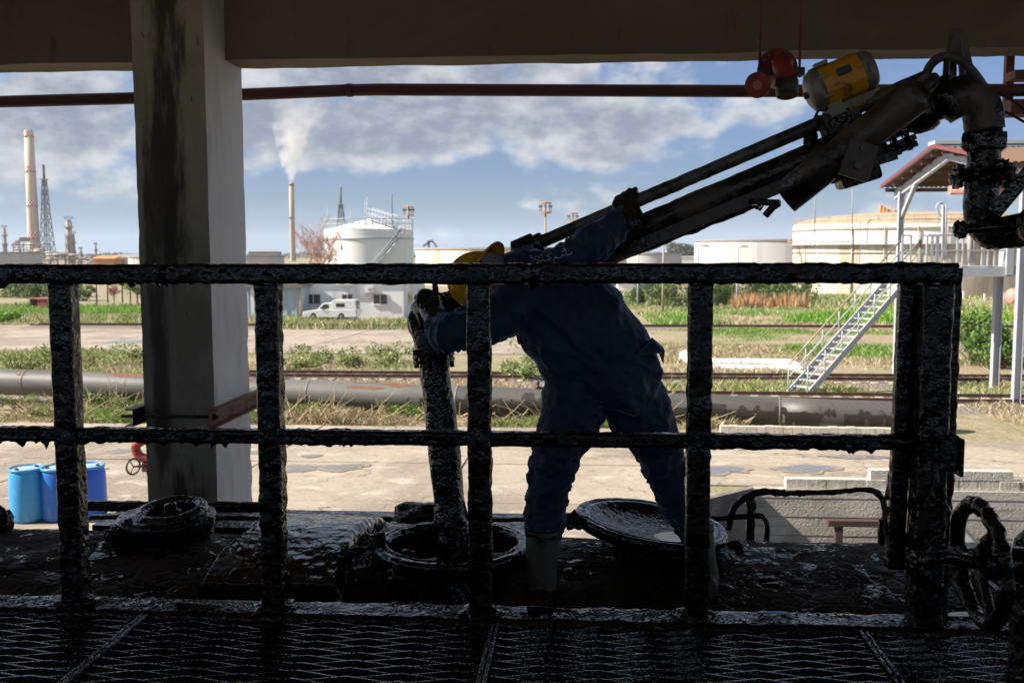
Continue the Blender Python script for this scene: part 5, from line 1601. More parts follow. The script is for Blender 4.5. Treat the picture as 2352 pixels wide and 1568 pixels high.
m = thing('furnace_duct', 'sloping furnace flue duct leading into the tall chimney', 'flue duct', tuple(at_y(48, 570, 790)))
d = MB(); p0, p1, p2, p3 = at_y(30, 566, 780), at_y(42, 556, 780), at_y(44, 550, 785), at_y(68, 550, 790)
d.bar(p0, p1, 3, 3.2); d.bar(p2, p3, 3, 3.6); d.build('duct', M['plant_steel'], m)
d = MB(); 
for q in (p1, p2): d.bar(q, (q.x, q.y, gz(780)), 1, 1)
d.build('support', M['plant_dark'], m)
for k, (x0, x1, pt, Y, mt, lab) in enumerate(((215 * 0 + 214, 262, 595, 420, 'orange_rust', 'long orange roofed building at the foot of the refinery'), (262, 335, 592, 430, 'house', 'pale building at the foot of the refinery'), (480 * 0 + 330, 345, 590, 440, 'house', 'tan block nearest the pillar'), (570, 640, 578, 1200, 'plant_dark', 'far grey industrial sheds right of the pillar'))):
    a, b = at_y(x0, pt, Y), at_y(x1, pt, Y)
    t = thing('low_building', lab, 'building', (a.x, Y, gz(Y)))
    d = MB(); d.box((a.x, Y, gz(Y)), (b.x, Y + 12, a.z)); d.build('wall', M[mt], t)
    d = MB(); d.prism([(a.x - .5, Y - .5, a.z), (b.x + .5, Y - .5, a.z), (b.x + .5, Y + 6, a.z + 1.2), (a.x - .5, Y + 6, a.z + 1.2)], (0, 0, 0.3)); d.build('roof', M['tank_rim'] if mt != 'orange_rust' else M['orange_rust'], t)
t = thing('loading_crane', 'small dark crane head on the horizon right of the white tank', 'crane', tuple(at_y(985, 560, 600)))
d = MB(); q = at_y(985, 552, 600)
d.bar((q.x, 600, gz(600)), q, 1.2, 1.2); d.bar(at_y(972, 566, 600), at_y(992, 552, 600), 1.2, 1.2); d.bar(at_y(992, 552, 600), at_y(1004, 568, 600), 1.0, 1.0); d.build('frame', M['lattice'], t)

# smoke from the slim chimney
sm = MB()
Ys = 900
prof = [(421, 669, 8), (405, 668, 13), (385, 668, 20), (360, 669, 28), (335, 670, 36), (305, 674, 46), (275, 680, 58), (245, 690, 72), (215, 702, 86)]
V, f = [], []
for j, (py, px, w) in enumerate(prof):
    q = at_y(px, py, Ys)
    r = w * Ys / FPX
    for k in range(20):
        a = 2 * math.pi * k / 20
        V.append((q.x + r * math.cos(a), Ys + r * math.sin(a), q.z))
for j in range(len(prof) - 1):
    for k in range(20): f.append((j * 20 + k, j * 20 + (k + 1) % 20, (j + 1) * 20 + (k + 1) % 20, (j + 1) * 20 + k))
f.append(tuple(reversed(range(20)))); f.append(tuple((len(prof) - 1) * 20 + k for k in range(20)))
sm.add(V, f)
ms = bpy.data.materials.new('smoke')
ms.use_nodes = True
nd, lk = ms.node_tree.nodes, ms.node_tree.links
nd.remove(nd['Principled BSDF'])
pv = nd.new('ShaderNodeVolumePrincipled')
pv.inputs['Color'].default_value = (0.98, 0.96, 0.93, 1)
pv.inputs['Anisotropy'].default_value = 0.0
lk.new(pv.outputs[0], nd['Material Output'].inputs['Volume'])
tcn = nd.new('ShaderNodeTexCoord')
sp_ = nd.new('ShaderNodeSeparateXYZ'); lk.new(tcn.outputs['Object'], sp_.inputs[0])
def sm_math(op, a, b, clamp=False):
    n = nd.new('ShaderNodeMath'); n.operation = op; n.use_clamp = clamp
    for i, v in enumerate((a, b)):
        if isinstance(v, (int, float)): n.inputs[i].default_value = v
        else: lk.new(v, n.inputs[i])
    return n.outputs[0]
nz_ = nd.new('ShaderNodeTexNoise'); nz_.inputs['Scale'].default_value = 0.085; nz_.inputs['Detail'].default_value = 4; nz_.inputs['Distortion'].default_value = 0.4
lk.new(tcn.outputs['Object'], nz_.inputs['Vector'])
so_ = at_y(669, 421, Ys)
Hs = at_y(702, 215, Ys).z - so_.z
tt = sm_math('DIVIDE', sp_.outputs[2], Hs)
# distance from the plume's axis, as a share of its radius
axx = sm_math('MULTIPLY', sm_math('POWER', sm_math('MAXIMUM', tt, 0.001), 2.0), (702 - 669) * Ys / FPX)
ddx = sm_math('SUBTRACT', sp_.outputs[0], axx)
rr2 = sm_math('SQRT', sm_math('ADD', sm_math('MULTIPLY', ddx, ddx), sm_math('MULTIPLY', sp_.outputs[1], sp_.outputs[1])), 0)
rad_ = sm_math('ADD', 3.0, sm_math('MULTIPLY', tt, 32.0))
q_ = sm_math('SUBTRACT', 1.0, sm_math('DIVIDE', rr2, rad_))
de_ = sm_math('MULTIPLY', sm_math('ADD', sm_math('MULTIPLY', q_, 1.0), sm_math('MULTIPLY', sm_math('SUBTRACT', nz_.outputs[0], 0.52), 3.2)), 1.0, True)
fall = sm_math('DIVIDE', sm_math('SUBTRACT', 1.02, tt), sm_math('ADD', 0.25, sm_math('MULTIPLY', tt, 3.4)), True)
dd_ = sm_math('MULTIPLY', sm_math('MULTIPLY', de_, fall), 0.19)
lk.new(dd_, pv.inputs['Density'])
o = sm.build('smoke', ms, None, so_)
tag(o, 'white smoke drifting up from the slim chimney', 'smoke', None, 'stuff')
ms.cycles.volume_step_rate = 0.5 if hasattr(ms.cycles, 'volume_step_rate') else 1
# ================================================================== FOREGROUND: platform, railing, tank wagon, loading arm
YF = 3.04
# ------------------------------------------------------------------ grating
bx = [at_z(155, 1568, 0.0).x, at_z(1122, 1500, 0.0).x, at_z(2010, 1500, 0.0).x]
b1 = at_z(338, 1405, 0).x; b2 = at_z(1138, 1424, 0).x; b3 = at_z(1968, 1428, 0).x
edges = [b1 - 1.15, b1, b2, b3, b3 + 1.15]
YG0, YG1 = 1.1, 2.975
labs = ['leftmost oily expanded metal grating panel', 'oily grating panel under the left half of the railing', 'oily grating panel in front of the worker', 'oily grating panel under the gate post at the right']
def expanded(mb, x0, x1, y0, y1, z, lwd=0.290, swd=0.052, seed=0):
    ny = int((y1 - y0) / (swd / 2))
    r_ = random.Random(seed)
    for j in range(ny + 1):
        yc = y0 + j * swd / 2
        x = x0
        i = 0
        pts = []
        while x < x1 + 1e-6:
            s = 1 if (i + j) % 2 else -1
            pts.append(Vector((x, min(max(yc + s * swd / 4, y0), y1), z + r_.uniform(-0.0015, 0.0015) + (0.003 if s > 0 else -0.003))))
            x += lwd / 2; i += 1
        pts.append(Vector((x1, yc, z)))
        fr_ = []
        for p in pts:
            w = 0.0034 + r_.uniform(-0.0008, 0.0011)
            fr_.append([(p.x, p.y - w * .75, p.z + 0.0018), (p.x, p.y + w * .75, p.z + 0.0014), (p.x, p.y + w * .75, p.z - 0.008), (p.x, p.y - w * .75, p.z - 0.010)])
        V = [q for ring in fr_ for q in ring]
        f = []
        for k in range(len(pts) - 1):
            for c in range(4): f.append((k * 4 + c, (k + 1) * 4 + c, (k + 1) * 4 + (c + 1) % 4, k * 4 + (c + 1) % 4))
        mb.add(V, f, False)
for k in range(4):
    x0, x1 = edges[k] + 0.008, edges[k + 1] - 0.008
    g = thing('grating_panel', labs[k], 'grating', ((x0 + x1) / 2, 2, -0.03), 'floor grating panels')
    mb = MB(); expanded(mb, x0 + 0.012, x1 - 0.012, YG0, YG1 - 0.015, -0.008, seed=k); mb.build('expanded_mesh', M['mesh_steel'], g)
    for x in (x0, x1):
        mb = MB(); tarsweep(mb, [(x, YG0, -0.012), (x, YG1, -0.012)], round_rect(0.012, 0.028, 0.003, 2), 0.012, 0.0022, seed=k * 2 + int(x > x0)); mb.build('edge_bar', M['tar'], g)
    for y in (YG0 + 0.4, YG1 - 0.006):
        mb = MB(); mb.box((x0 + 0.006, y - 0.004, -0.05), (x1 - 0.006, y + 0.004, -0.02)); mb.build('edge_bar', M['tar'], g)
# walkway on to the right beyond the gate
ygr = at_z(2260, 1268, 0.0).y
g = thing('grating_panel', 'farther grating walkway beyond the gate post, low right', 'grating', (2.2, 3.4, -0.03), 'floor grating panels')
mb = MB(); expanded(mb, 1.42, 2.9, 3.15, ygr - 0.05, -0.010, seed=9); mb.build('expanded_mesh', M['mesh_steel'], g)
mb = MB(); mb.box((1.40, ygr - 0.05, -0.12), (2.9, ygr + 0.03, 0.03)); mb.build('edge_bar', M['tar'], g)
mb = MB(); mb.box((1.40, 3.12, -0.10), (1.42, ygr - 0.05, 0.0)); mb.build('edge_bar', M['tar'], g)
# joists beneath
fs = thing('platform_frame', 'oily steel edge beam under the railing posts', 'platform', (0, 3.04, -0.2))
mb = MB(); tarsweep(mb, [(-3.2, 3.045, -0.095), (3.2, 3.045, -0.095)], round_rect(0.135, 0.20, 0.012, 9), 0.010, 0.0035, seed=71, fr=45, lump=0.010)
mb.build('edge_beam', M['tar'], fs)
for x in edges[1:4]:
    mb = MB(); mb.box((x - 0.05, 0.2, -0.26), (x + 0.05, 2.97, -0.06)); mb.build('joist', M['tar'], fs)
mb = MB(); mb.box((-8, -6, -0.32), (-0.0, 1.05, -0.06)); mb.box((0.0, -6, -0.32), (8, 1.05, -0.06)); mb.build('deck_slab', M['beam'], fs)
for (px, w, d, s) in ((450, 0.075, 0.022, 1), (1248, 0.085, 0.024, 2), (2240, 0.12, 0.02, 3), (1780, 0.05, 0.012, 4)):
    q = at_z(px, 1392 + px * 0.011, 0.004)
    V = []
    for k in range(24):
        a = 6.2832 * k / 24; r = 1 + 0.25 * math.sin(a * 3 + s)
        V.append((q.x + w * r * math.cos(a), q.y + d * r * math.sin(a), 0.0105))
    mb = MB(); mb.prism(V, (0, 0, 0.002)); mb.build('oil_pool', M['oil'], fs)

def beads(name, P, N, rmin, rmax, mt, parent, seed=0):
    """rounded drops of oil lying on a surface: little domes, each a few millimetres"""
    r_ = np.random.default_rng(seed)
    n = len(P)
    rad = rmin + (rmax - rmin) * r_.uniform(0, 1, n) ** 2.5
    t = np.cross(N, np.array([1.0, 0.02, 0.01])); t /= np.linalg.norm(t, axis=1, keepdims=True)
    b = np.cross(N, t)
    st = r_.uniform(0.7, 1.8, (n, 1))
    rings = [(1.0, -0.1), (0.80, 0.24), (0.42, 0.38)]
    V = []
    for rr, hh in rings:
        for k in range(7):
            a = 2 * math.pi * k / 7
            V.append(P + (t * st * math.cos(a) + b * math.sin(a)) * (rad * rr)[:, None] + N * (rad * hh)[:, None])
    V.append(P + N * (rad * 0.42)[:, None])
    V = np.stack(V, 1)
    F = []
    for i in range(2):
        for k in range(7): F.append((i * 7 + k, i * 7 + (k + 1) % 7, (i + 1) * 7 + (k + 1) % 7, (i + 1) * 7 + k))
    for k in range(7): F.append((14 + k, 14 + (k + 1) % 7, 21, 21))
    F3 = []
    for q in F:
        F3.append((q[0], q[1], q[2]))
        if q[2] != q[3]: F3.append((q[0], q[2], q[3]))
    F3 = np.array(F3)
    FF = (F3[None] + (np.arange(n) * 22)[:, None, None]).reshape(-1, 3)
    o = fast_mesh(name, V.reshape(-1, 3), FF, mt, parent, ORG[parent.name], smooth=True)
    o['kind'] = 'stuff'
    return o
n = 2600
X = NPR.uniform(-3.1, 3.1, n); Y = NPR.uniform(2.985, 3.108, n)
k = fbm(np.stack([X * 4, Y * 9, 0 * X], 1), 5, 2) > -0.25
X, Y = X[k], Y[k]
beads('oil_beads', np.stack([X, Y, 0.0075 + 0 * X], 1), np.tile([0, 0, 1.0], (len(X), 1)), 0.0022, 0.007, M['bead'], fs, 1)

# ------------------------------------------------------------------ railing
rl_ = thing('guard_railing', 'tar caked steel guard railing across the view', 'railing', (-0.3, YF, 0))
ztop = at_y(1176, 628, YF).z
zmid = (at_y(60, 995, YF).z + at_y(1900, 1016, YF).z) / 2
xl, xr = at_y(-60, 628, YF).x, at_y(2192, 628, YF).x
mb = MB(); tarsweep(mb, [(xl, YF, ztop), (xr, YF, ztop)], round_rect(0.075, 0.060, 0.008, 7), 0.006, 0.0026, 0.020, 3, 60, lump=0.012); mb.build('top_rail', M['tar'], rl_)
px_post = [(160, 1000), (624, 1000), (1102, 1000), (1604, 1000)]
xp_ = [at_y(a, b, YF).x for a, b in px_post]
stops = [xl] + xp_ + [at_y(2072, 1000, YF).x + 0.03]
for i in range(5):
    a, b = stops[i] + (0.0 if i == 0 else 0.025), stops[i + 1] - (0.025 if i < 4 else 0)
    mb = MB(); tarsweep(mb, [(a, YF + 0.004, zmid), (b, YF + 0.004, zmid)], round_rect(0.050, 0.043, 0.007, 6), 0.005, 0.0028, 0.036, 13 + i * 7, 60, lump=0.008); mb.build('mid_rail', M['tar'], rl_)
for i, x in enumerate(xp_):
    w = (0.072, 0.072, 0.066, 0.066)[i]
    mb = MB(); tarsweep(mb, [(x, YF, 0.0), (x, YF, ztop - 0.031)], round_rect(0.07, w, 0.006, 6), 0.008, 0.0026, 0, 40 + i * 5, 50, lump=0.007); mb.build('post', M['tar'], rl_)
    mb = MB(); mb.blob((x, YF - 0.01, 0.012), 0.062, 0.35, 50 + i, 12, (1.0, 0.9, 0.35), 3); mb.build('tar_collar', M['tar_wet'], rl_)
# gate post: a wide channel with angle bars on both sides, bracket, chain and wire
gt_ = thing('gate_post', 'wide tar coated gate post at the right end of the railing', 'gate post', (1.2, YF, 0))
zgt = at_y(2190, 616, YF).z
xa, xb = at_y(2094, 1000, YF).x, at_y(2172, 1000, YF).x
mb = MB(); tarsweep(mb, [((xa + xb) / 2, YF - 0.005, 0.0), ((xa + xb) / 2, YF - 0.005, ztop - 0.032)], round_rect(0.085, xb - xa, 0.008, 9), 0.009, 0.0028, 0, 61, 50, lump=0.006); mb.build('post_web', M['tar'], gt_)
x2 = at_y(2184, 1000, YF).x
mb = MB(); tarsweep(mb, [(x2 + 0.004, YF + 0.035, 0.0), (x2 + 0.010, YF + 0.035, zgt)], round_rect(0.03, 0.034, 0.005, 4), 0.009, 0.003, 0, 62, 50, lump=0.01); mb.build('post_flange', M['tar'], gt_)
x3 = at_y(2080, 900, YF).x
mb = MB(); tarsweep(mb, [(x3, YF + 0.05, 0.16), (x3 + 0.012, YF + 0.05, ztop - 0.03)], round_rect(0.05, 0.042, 0.005, 4), 0.009, 0.003, 0, 63, 50, lump=0.008); mb.build('post_flange', M['tar'], gt_)
xb2 = at_y(2192, 1030, YF).x
zb0, zb1 = at_y(2190, 1085, YF).z, at_y(2190, 992, YF).z
mb = MB(); mb.box((x2 - 0.055, YF - 0.06, zb0 + 0.015), (xb2 - 0.006, YF + 0.01, zb1)); mb.box((xb2 - 0.006, YF - 0.07, zb0), (xb2 + 0.006, YF + 0.02, zb1 - 0.008)); mb.build('latch_box', M['tar'], gt_, bevel=0.006)
chn = thing('rusty_chain', 'rusty chain hanging behind the left edge of the gate post', 'chain', (at_y(2040, 1130, 3.12).x, 3.12, 0.4))
pts = smooth_path([at_y(2062, 1040, 3.14), at_y(2054, 1090, 3.13), at_y(2047, 1125, 3.12), at_y(2036, 1160, 3.12), at_y(2040, 1200, 3.11), at_y(2046, 1250, 3.11)], 4)
P_ = resample(pts, 0.033)
acc = 0; last = P_[0]; kk = 0
for q in P_[1:]:
    if (q - last).length >= 0.036:
        d = (q - last).normalized(); c = (q + last) / 2
        s = Vector((1, 0.3, 0)) if kk % 2 else Vector((0.3, -1, 0))
        s = (s - d * s.dot(d)).normalized()
        loop = [c + d * 0.027 * math.cos(a) + s * 0.015 * math.sin(a) for a in np.linspace(0, 2 * math.pi, 15)]
        mb = MB(); mb.tube(loop, 0.0062, 7, False); mb.build('chain_link', M['rust'], chn)
        last = q; kk += 1
wr = thing('twisted_wire', 'tarred twisted wire looped over the gate post', 'wire', tuple(at_y(2150, 1140, 2.98)))
W_ = [at_y(2150, 1060, 2.985), at_y(2148, 1110, 2.98), at_y(2140, 1136, 2.98), at_y(2168, 1158, 2.97), at_y(2182, 1182, 2.96), at_y(2174, 1212, 2.96), at_y(2140, 1240, 2.95), at_y(2110, 1262, 2.95), at_y(2086, 1290, 2.96)]
mb = MB(); tarsweep(mb, smooth_path(W_, 6), circ(0.0085, 8), 0.008, 0.004, 0.02, 8, 70); mb.build('wire_run', M['tar_wet'], wr)

# ------------------------------------------------------------------ valve with handwheel close on the right
YV = 2.05
vw = thing('valve_handwheel', 'big tar covered valve handwheel close by at the lower right', 'valve wheel', tuple(at_y(2250, 1295, YV)))
c = at_y(2251, 1293, YV)
rgt = RGT
axw = (Vector((1.0, 0.03, 0.0))).normalized()
loop = []
u1 = Vector((0, 0, 1)); u2 = axw.cross(u1).normalized()
RW = 0.119
tilt = 0.06
loop = [c + u1 * RW * math.cos(a) + u2 * RW * math.sin(a) + Vector((tilt * RW * math.cos(a), 0, 0)) * -1 for a in np.linspace(0, 2 * math.pi, 60)]
mb = MB(); tarsweep(mb, loop, circ(0.0158, 14), 0.006, 0.0035, 0.0, 5, 60, lump=0.006); mb.build('wheel_rim', M['tar'], vw)
for k in range(3):
    a = 0.5 + k * 2.094
    e = c + u1 * RW * math.cos(a) + u2 * RW * math.sin(a)
    mb = MB(); tarsweep(mb, [c, e], circ(0.011, 10), 0.007, 0.0035, 0, 6 + k, 55); mb.build('spoke', M['tar'], vw)
mb = MB(); tarsweep(mb, [at_y(2092, 1284, YV - 0.06), at_y(2180, 1278, YV - 0.02), c], circ(0.0135, 10), 0.007, 0.0035, 0.02, 16, 55); mb.build('stem', M['tar'], vw)
mb = MB(); tarsweep(mb, [c, c + axw * 0.03, c + axw * 0.22], circ(0.035, 14), 0.01, 0.006, 0, 26, 40); mb.build('hub', M['tar'], vw)
q = at_y(2392, 1290, YV + 0.1)
mb = MB(); tarsweep(mb, [q + Vector((0.0, 0.02, -0.66)), q + Vector((0.0, 0.02, 0.02)), q + Vector((0.02, 0.02, 0.04))], circ(0.05, 18), 0.012, 0.005, 0, 27, 30, lump=0.008); mb.build('valve_body', M['tar'], vw)

# ------------------------------------------------------------------ tank wagon
YT, ZT, RT = 4.2, -0.15, 1.4
tw = thing('tank_wagon', 'tar crusted tank wagon the worker stands on', 'tank wagon', (0, YT, -3.2))
def tankz(y): return ZT - RT + math.sqrt(max(RT * RT - (y - YT) ** 2, 0))
nx, na = 520, 170
X = np.linspace(-4.2, 3.6, nx); A = np.linspace(-1.35, 0.9, na)
XX, AA = np.meshgrid(X, A, indexing='ij')
base = np.stack([XX, YT + RT * np.sin(AA), ZT - RT + RT * np.cos(AA)], -1)
NN = np.stack([0 * XX, np.sin(AA), np.cos(AA)], -1)
P = base
d = 0.012 * fbm(P * 4.0, 3, 2) + 0.004 * fbm(P * 15, 9, 2)
# cracked mud: plates lifted at their edges
cell = np.abs(vnoise(P * 13, 31)) * np.abs(vnoise(P * 9 + 5, 32))
d += -0.006 * np.exp(-(cell / 0.02) ** 2)
mid = np.exp(-((XX - 0.35) / 0.7) ** 2) * (AA < 0.1)
d += mid * (0.014 * np.maximum(0, fbm(P * 9, 41, 2)) + 0.010)
heap = np.exp(-((XX + 0.27) / 0.42) ** 2 - ((AA + 0.30) / 0.22) ** 2)
d += heap * (0.075 + 0.03 * fbm(P * 11, 51, 3))
Vv = base + NN * d[..., None]
I, J = np.meshgrid(np.arange(nx - 1), np.arange(na - 1), indexing='ij')
F = np.stack([I * na + J, (I + 1) * na + J, (I + 1) * na + J + 1, I * na + J + 1], -1).reshape(-1, 4)
fast_mesh('tank_shell', Vv.reshape(-1, 3), F, M['tar_tank'], tw, ORG[tw.name], smooth=True)
mb = MB(); mb.lathe((-4.2, YT, ZT - RT), (1, 0, 0), [(RT * 0.97, 0), (RT * 0.97, 7.8)], 48, True, True, True); mb.build('tank_barrel', M['tar'], tw)
mb = MB(); mb.box((-4, YT - 0.9, -3.0), (3.4, YT + 0.9, -2.7)); mb.build('underframe', M['dark_iron'], tw)
for x in (-3.2, -1.4, 1.0, 2.8):
    for s in (-0.78, 0.62):
        mb = MB(); mb.lathe((x, YT + s, -2.78), (0, 1, 0), [(0, 0), (0.44, 0), (0.46, 0.03), (0.46, 0.13), (0, 0.15)], 24, True); mb.build('wheel', M['dark_iron'], tw)
def tank_beads(n, x0, x1, a0, a1, lift, thr, rmin, rmax, seed, cl=5):
    X_ = NPR.uniform(x0, x1, n); A_ = NPR.uniform(a0, a1, n)
    q = fbm(np.stack([X_ * cl, A_ * cl * 1.4, 0 * X_], 1), seed, 3)
    k = q + NPR.uniform(-.2, .2, n) > thr
    X_, A_ = X_[k], A_[k]
    N_ = np.stack([0 * X_, np.sin(A_), np.cos(A_)], 1)
    P_ = np.stack([X_, YT + (RT + lift) * np.sin(A_), ZT - RT + (RT + lift) * np.cos(A_)], 1)
    beads('oil_beads', P_, N_, rmin, rmax, M['bead'], tw, seed)
tank_beads(5000, 0.5, 2.4, -0.45, 0.4, 0.012, 0.34, 0.002, 0.008, 5, 3)
# raised pad draped over the barrel
xl_, xr_ = -1.50, -0.93
nx, na = 110, 170
X = np.linspace(xl_, xr_, nx); A = np.linspace(-0.345, 0.36, na)
XX, AA = np.meshgrid(X, A, indexing='ij')
xoff = np.where(XX > -1.2, 1, -1) * 0.018 * fbm(np.stack([AA * 4, AA * 0, AA * 0], -1), 77, 3)
rise = 0.085 * np.clip(np.minimum.reduce([(XX - xl_) / 0.035, (xr_ - XX) / 0.035, (AA + 0.345) / 0.012, (0.36 - AA) / 0.03, np.ones_like(XX)]), 0, 1) ** 0.5
P = np.stack([XX, RT * np.sin(AA), RT * np.cos(AA)], -1)
rr_ = RT + rise + 0.004 + 0.006 * fbm(P * 6, 61, 2) + 0.0018 * fbm(P * 24, 62, 2) - 0.02 * (rise < 0.001)
V = np.stack([XX + xoff, YT + rr_ * np.sin(AA), ZT - RT + rr_ * np.cos(AA)], -1)
I, J = np.meshgrid(np.arange(nx - 1), np.arange(na - 1), indexing='ij')
F = np.stack([I * na + J, (I + 1) * na + J, (I + 1) * na + J + 1, I * na + J + 1], -1).reshape(-1, 4)
fast_mesh('walkway_pad', V.reshape(-1, 3), F, M['tar_pad'], tw, ORG[tw.name], smooth=True)
# big open hatch: neck with thick rim
HX, HY = at_z(1040, 1240, -0.03).x, at_z(1040, 1240, -0.03).y
RH = 0.305
mb = MB()
mb.lathe((HX, HY, -0.32), (0, 0, 1), [(RH * 0.92, 0), (RH * 0.93, 0.14), (RH * 0.95, 0.20), (RH * 0.95, 0.245), (RH * 1.04, 0.250), (RH * 1.05, 0.268), (RH * 1.04, 0.286), (RH * 0.97, 0.290), (RH * 0.955, 0.282), (RH * 0.93, 0.282), (RH * 0.915, 0.292), (RH * 0.88, 0.290), (RH * 0.86, 0.27), (RH * 0.85, 0.2), (RH * 0.84, -0.5)], 96)
mb.build('hatch_neck', M['tar_wet'], tw, disp=rough(0.0022, 34, 4))
mb = MB(); mb.lathe((HX, HY, -0.40), (0, 0, 1), [(RH * 0.85, 0), (0, 0.0)], 40); mb.build('oil_surface', M['dark_ground'], tw)
for a in (0.3, 1.4, 2.6, 3.5, 4.1, 5.2):
    q = Vector((HX + RH * 1.04 * math.cos(a), HY + RH * 1.04 * math.sin(a), -0.09))
    mb = MB(); mb.blob(q, 0.036, 0.5, int(a * 10), 12, (1, 1, 1.1), 3); mb.build('swing_bolt', M['tar_wet'], tw)
mb = MB()
for a, px, py, r in ((0, 800, 1268, .03), (0, 838, 1240, .025), (0, 860, 1245, .035), (0, 820, 1262, .02), (0, 930, 1280, .03)):
    q = at_y(px, py, HY - 0.05); mb.blob(q, r, 0.5, px, 12, (1.6, 1, 0.8), 3)
mb.build('hinge_lug', M['tar_wet'], tw)
mb = MB(); tarsweep(mb, [at_y(795, 1268, 3.95), at_y(850, 1240, 4.0), at_y(880, 1228, 4.02)], circ(0.016, 8), 0.008, 0.006, 0.02, 4, 50); mb.build('hinge_arm', M['tar_wet'], tw)
mb = MB(); mb.bar((HX - RH * 0.8, HY - 0.05, -0.12), (HX + RH * 0.8, HY + 0.05, -0.10), 0.02, 0.02); mb.build('dip_bar', M['tar_wet'], tw)
# lid thrown open to the right
LX = at_y(1495, 1204, 4.28)
nlid = Vector((0.135, -0.01, 1)).normalized()
mb = MB()
RL = 0.33
mb.lathe(LX + nlid * -0.05, nlid, [(0, 0.0), (RL * 0.85, 0.004), (RL * 0.96, 0.018), (RL, 0.036), (RL * 1.005, 0.060), (RL * 0.985, 0.072), (RL * 0.93, 0.070), (RL * 0.92, 0.062), (RL * 0.89, 0.062), (RL * 0.88, 0.070), (RL * 0.83, 0.066), (RL * 0.79, 0.052), (RL * 0.6, 0.028), (RL * 0.3, 0.015), (0, 0.012)], 96)
lid = mb.build('hatch_lid', M['tar_wet'], tw, disp=rough(0.002, 34, 14))
q = LX + nlid * -0.012 + Vector((0.10, -0.14, 0)); q.z = LX.z - 0.05
mb = MB(); V = [(LX.x + 0.14 + 0.12 * math.cos(a) * (1 + .2 * math.sin(3 * a)), LX.y - 0.08 + 0.125 * math.sin(a), LX.z - 0.0375) for a in np.linspace(0, 6.2832, 32)[:-1]]
mb.add(V, [tuple(range(len(V)))]); mb.build('lid_puddle', M['puddle'], lid)
for (px, py, r) in ((1318, 1190, 0.03), (1330, 1200, 0.035), (1295, 1200, 0.02), (1690, 1252, 0.022), (1500, 1262, 0.03), (1420, 1250, 0.025)):
    mb = MB(); mb.blob(at_y(px, py, 4.15), r, 0.5, px, 12, (1.5, 1, 0.8), 3); mb.build('lid_clamp', M['tar_wet'], tw)
mb = MB(); q = Vector((LX.x, LX.y, tankz(LX.y))); mb.lathe(q + Vector((0, 0, -0.03)), (0, 0, 1), [(0.20, 0), (0.19, LX.z - q.z)], 24); mb.build('lid_bracket', M['tar'], tw)
mb = MB(); tarsweep(mb, [at_y(1675, 1250, 4.2), at_y(1692, 1258, 4.15), at_y(1700, 1268, 4.1)], circ(0.012, 8), 0.008, 0.005, 0, 4, 50); mb.build('lid_hook', M['tar_wet'], tw)
# small hatch at the left
SX, SY = at_y(385, 1225, 4.35).x, 4.35
zb = tankz(SY)
r0 = 0.205
ztp = at_y(385, 1195, SY - 0.1).z
mb = MB(); mb.lathe((SX, SY, zb - 0.05), (0, 0, 1), [(r0, 0), (r0, ztp - zb - 0.0), (r0 * 1.05, ztp - zb + 0.02), (r0 * 1.05, ztp - zb + 0.05), (r0 * 0.9, ztp - zb + 0.055), (0, ztp - zb + 0.05)], 60); mb.build('small_hatch_neck', M['tar'], tw, disp=rough(0.0025, 20, 24))
cw = at_y(394, 1176, SY - 0.02)
nn = Vector((-0.05, -0.14, 1)).normalized()
mb = MB(); mb.torus(cw, nn, 0.132, 0.030, 60, 14); hl = mb.build('small_hatch_ring', M['tar_wet'], tw, disp=rough(0.0018, 30, 34))
mb = MB(); mb.lathe(cw - nn * 0.02, nn, [(0.13, 0.0), (0.05, 0.005), (0.045, 0.03), (0.028, 0.035), (0.026, 0.06), (0, 0.065)], 30); mb.build('ring_boss', M['tar_wet'], hl, disp=rough(0.003, 40, 35))
for k, (px, py, r) in enumerate(((268, 1228, 0.038), (258, 1246, 0.026), (480, 1199, 0.022), (470, 1212, 0.016), (296, 1200, 0.016))):
    mb = MB(); mb.blob(at_y(px, py, 4.2), r, 0.5, px, 12, (1.2, 1, 1), 3); mb.build('hatch_lug', M['tar'], tw)
mb = MB(); mb.blob(at_y(-8, 1205, 4.4), 0.07, 0.4, 3, 14, (0.9, 1, 1.3), 3); mb.build('vent_fitting', M['tar'], tw)
# running board edge along the far side, left
yb_ = 5.0
mb = MB()
q0, q1, q2, q3 = at_y(150, 1205, yb_), at_y(150, 1172, yb_), at_y(165, 1160, yb_), at_y(605, 1164, yb_)
tarsweep(mb, [q0, q1, q2, q3], round_rect(0.05, 0.042, 0.008, 3), 0.012, 0.004, 0.05, 9, 40); mb.build('running_board', M['tar'], tw)
mb = MB(); tarsweep(mb, [at_y(210, 1186, yb_), at_y(900, 1190, yb_), at_y(1240, 1192, yb_)], round_rect(0.05, 0.02, 0.006, 3), 0.012, 0.004, 0.06, 10, 40); mb.build('running_board', M['tar'], tw)
mb = MB(); mb.box((at_y(215, 1190, yb_).x, yb_ - 0.02, at_y(300, 1196, yb_).z - 0.06), (HX + 0.4, yb_ + 0.35, at_y(300, 1196, yb_).z - 0.02)); mb.build('running_board', M['tar'], tw)
mb = MB(); mb.blob(at_y(980, 1180, 4.85), 0.10, 0.25, 13, 14, (1.6, 1, 0.55), 2); mb.build('far_lug', M['tar'], tw)
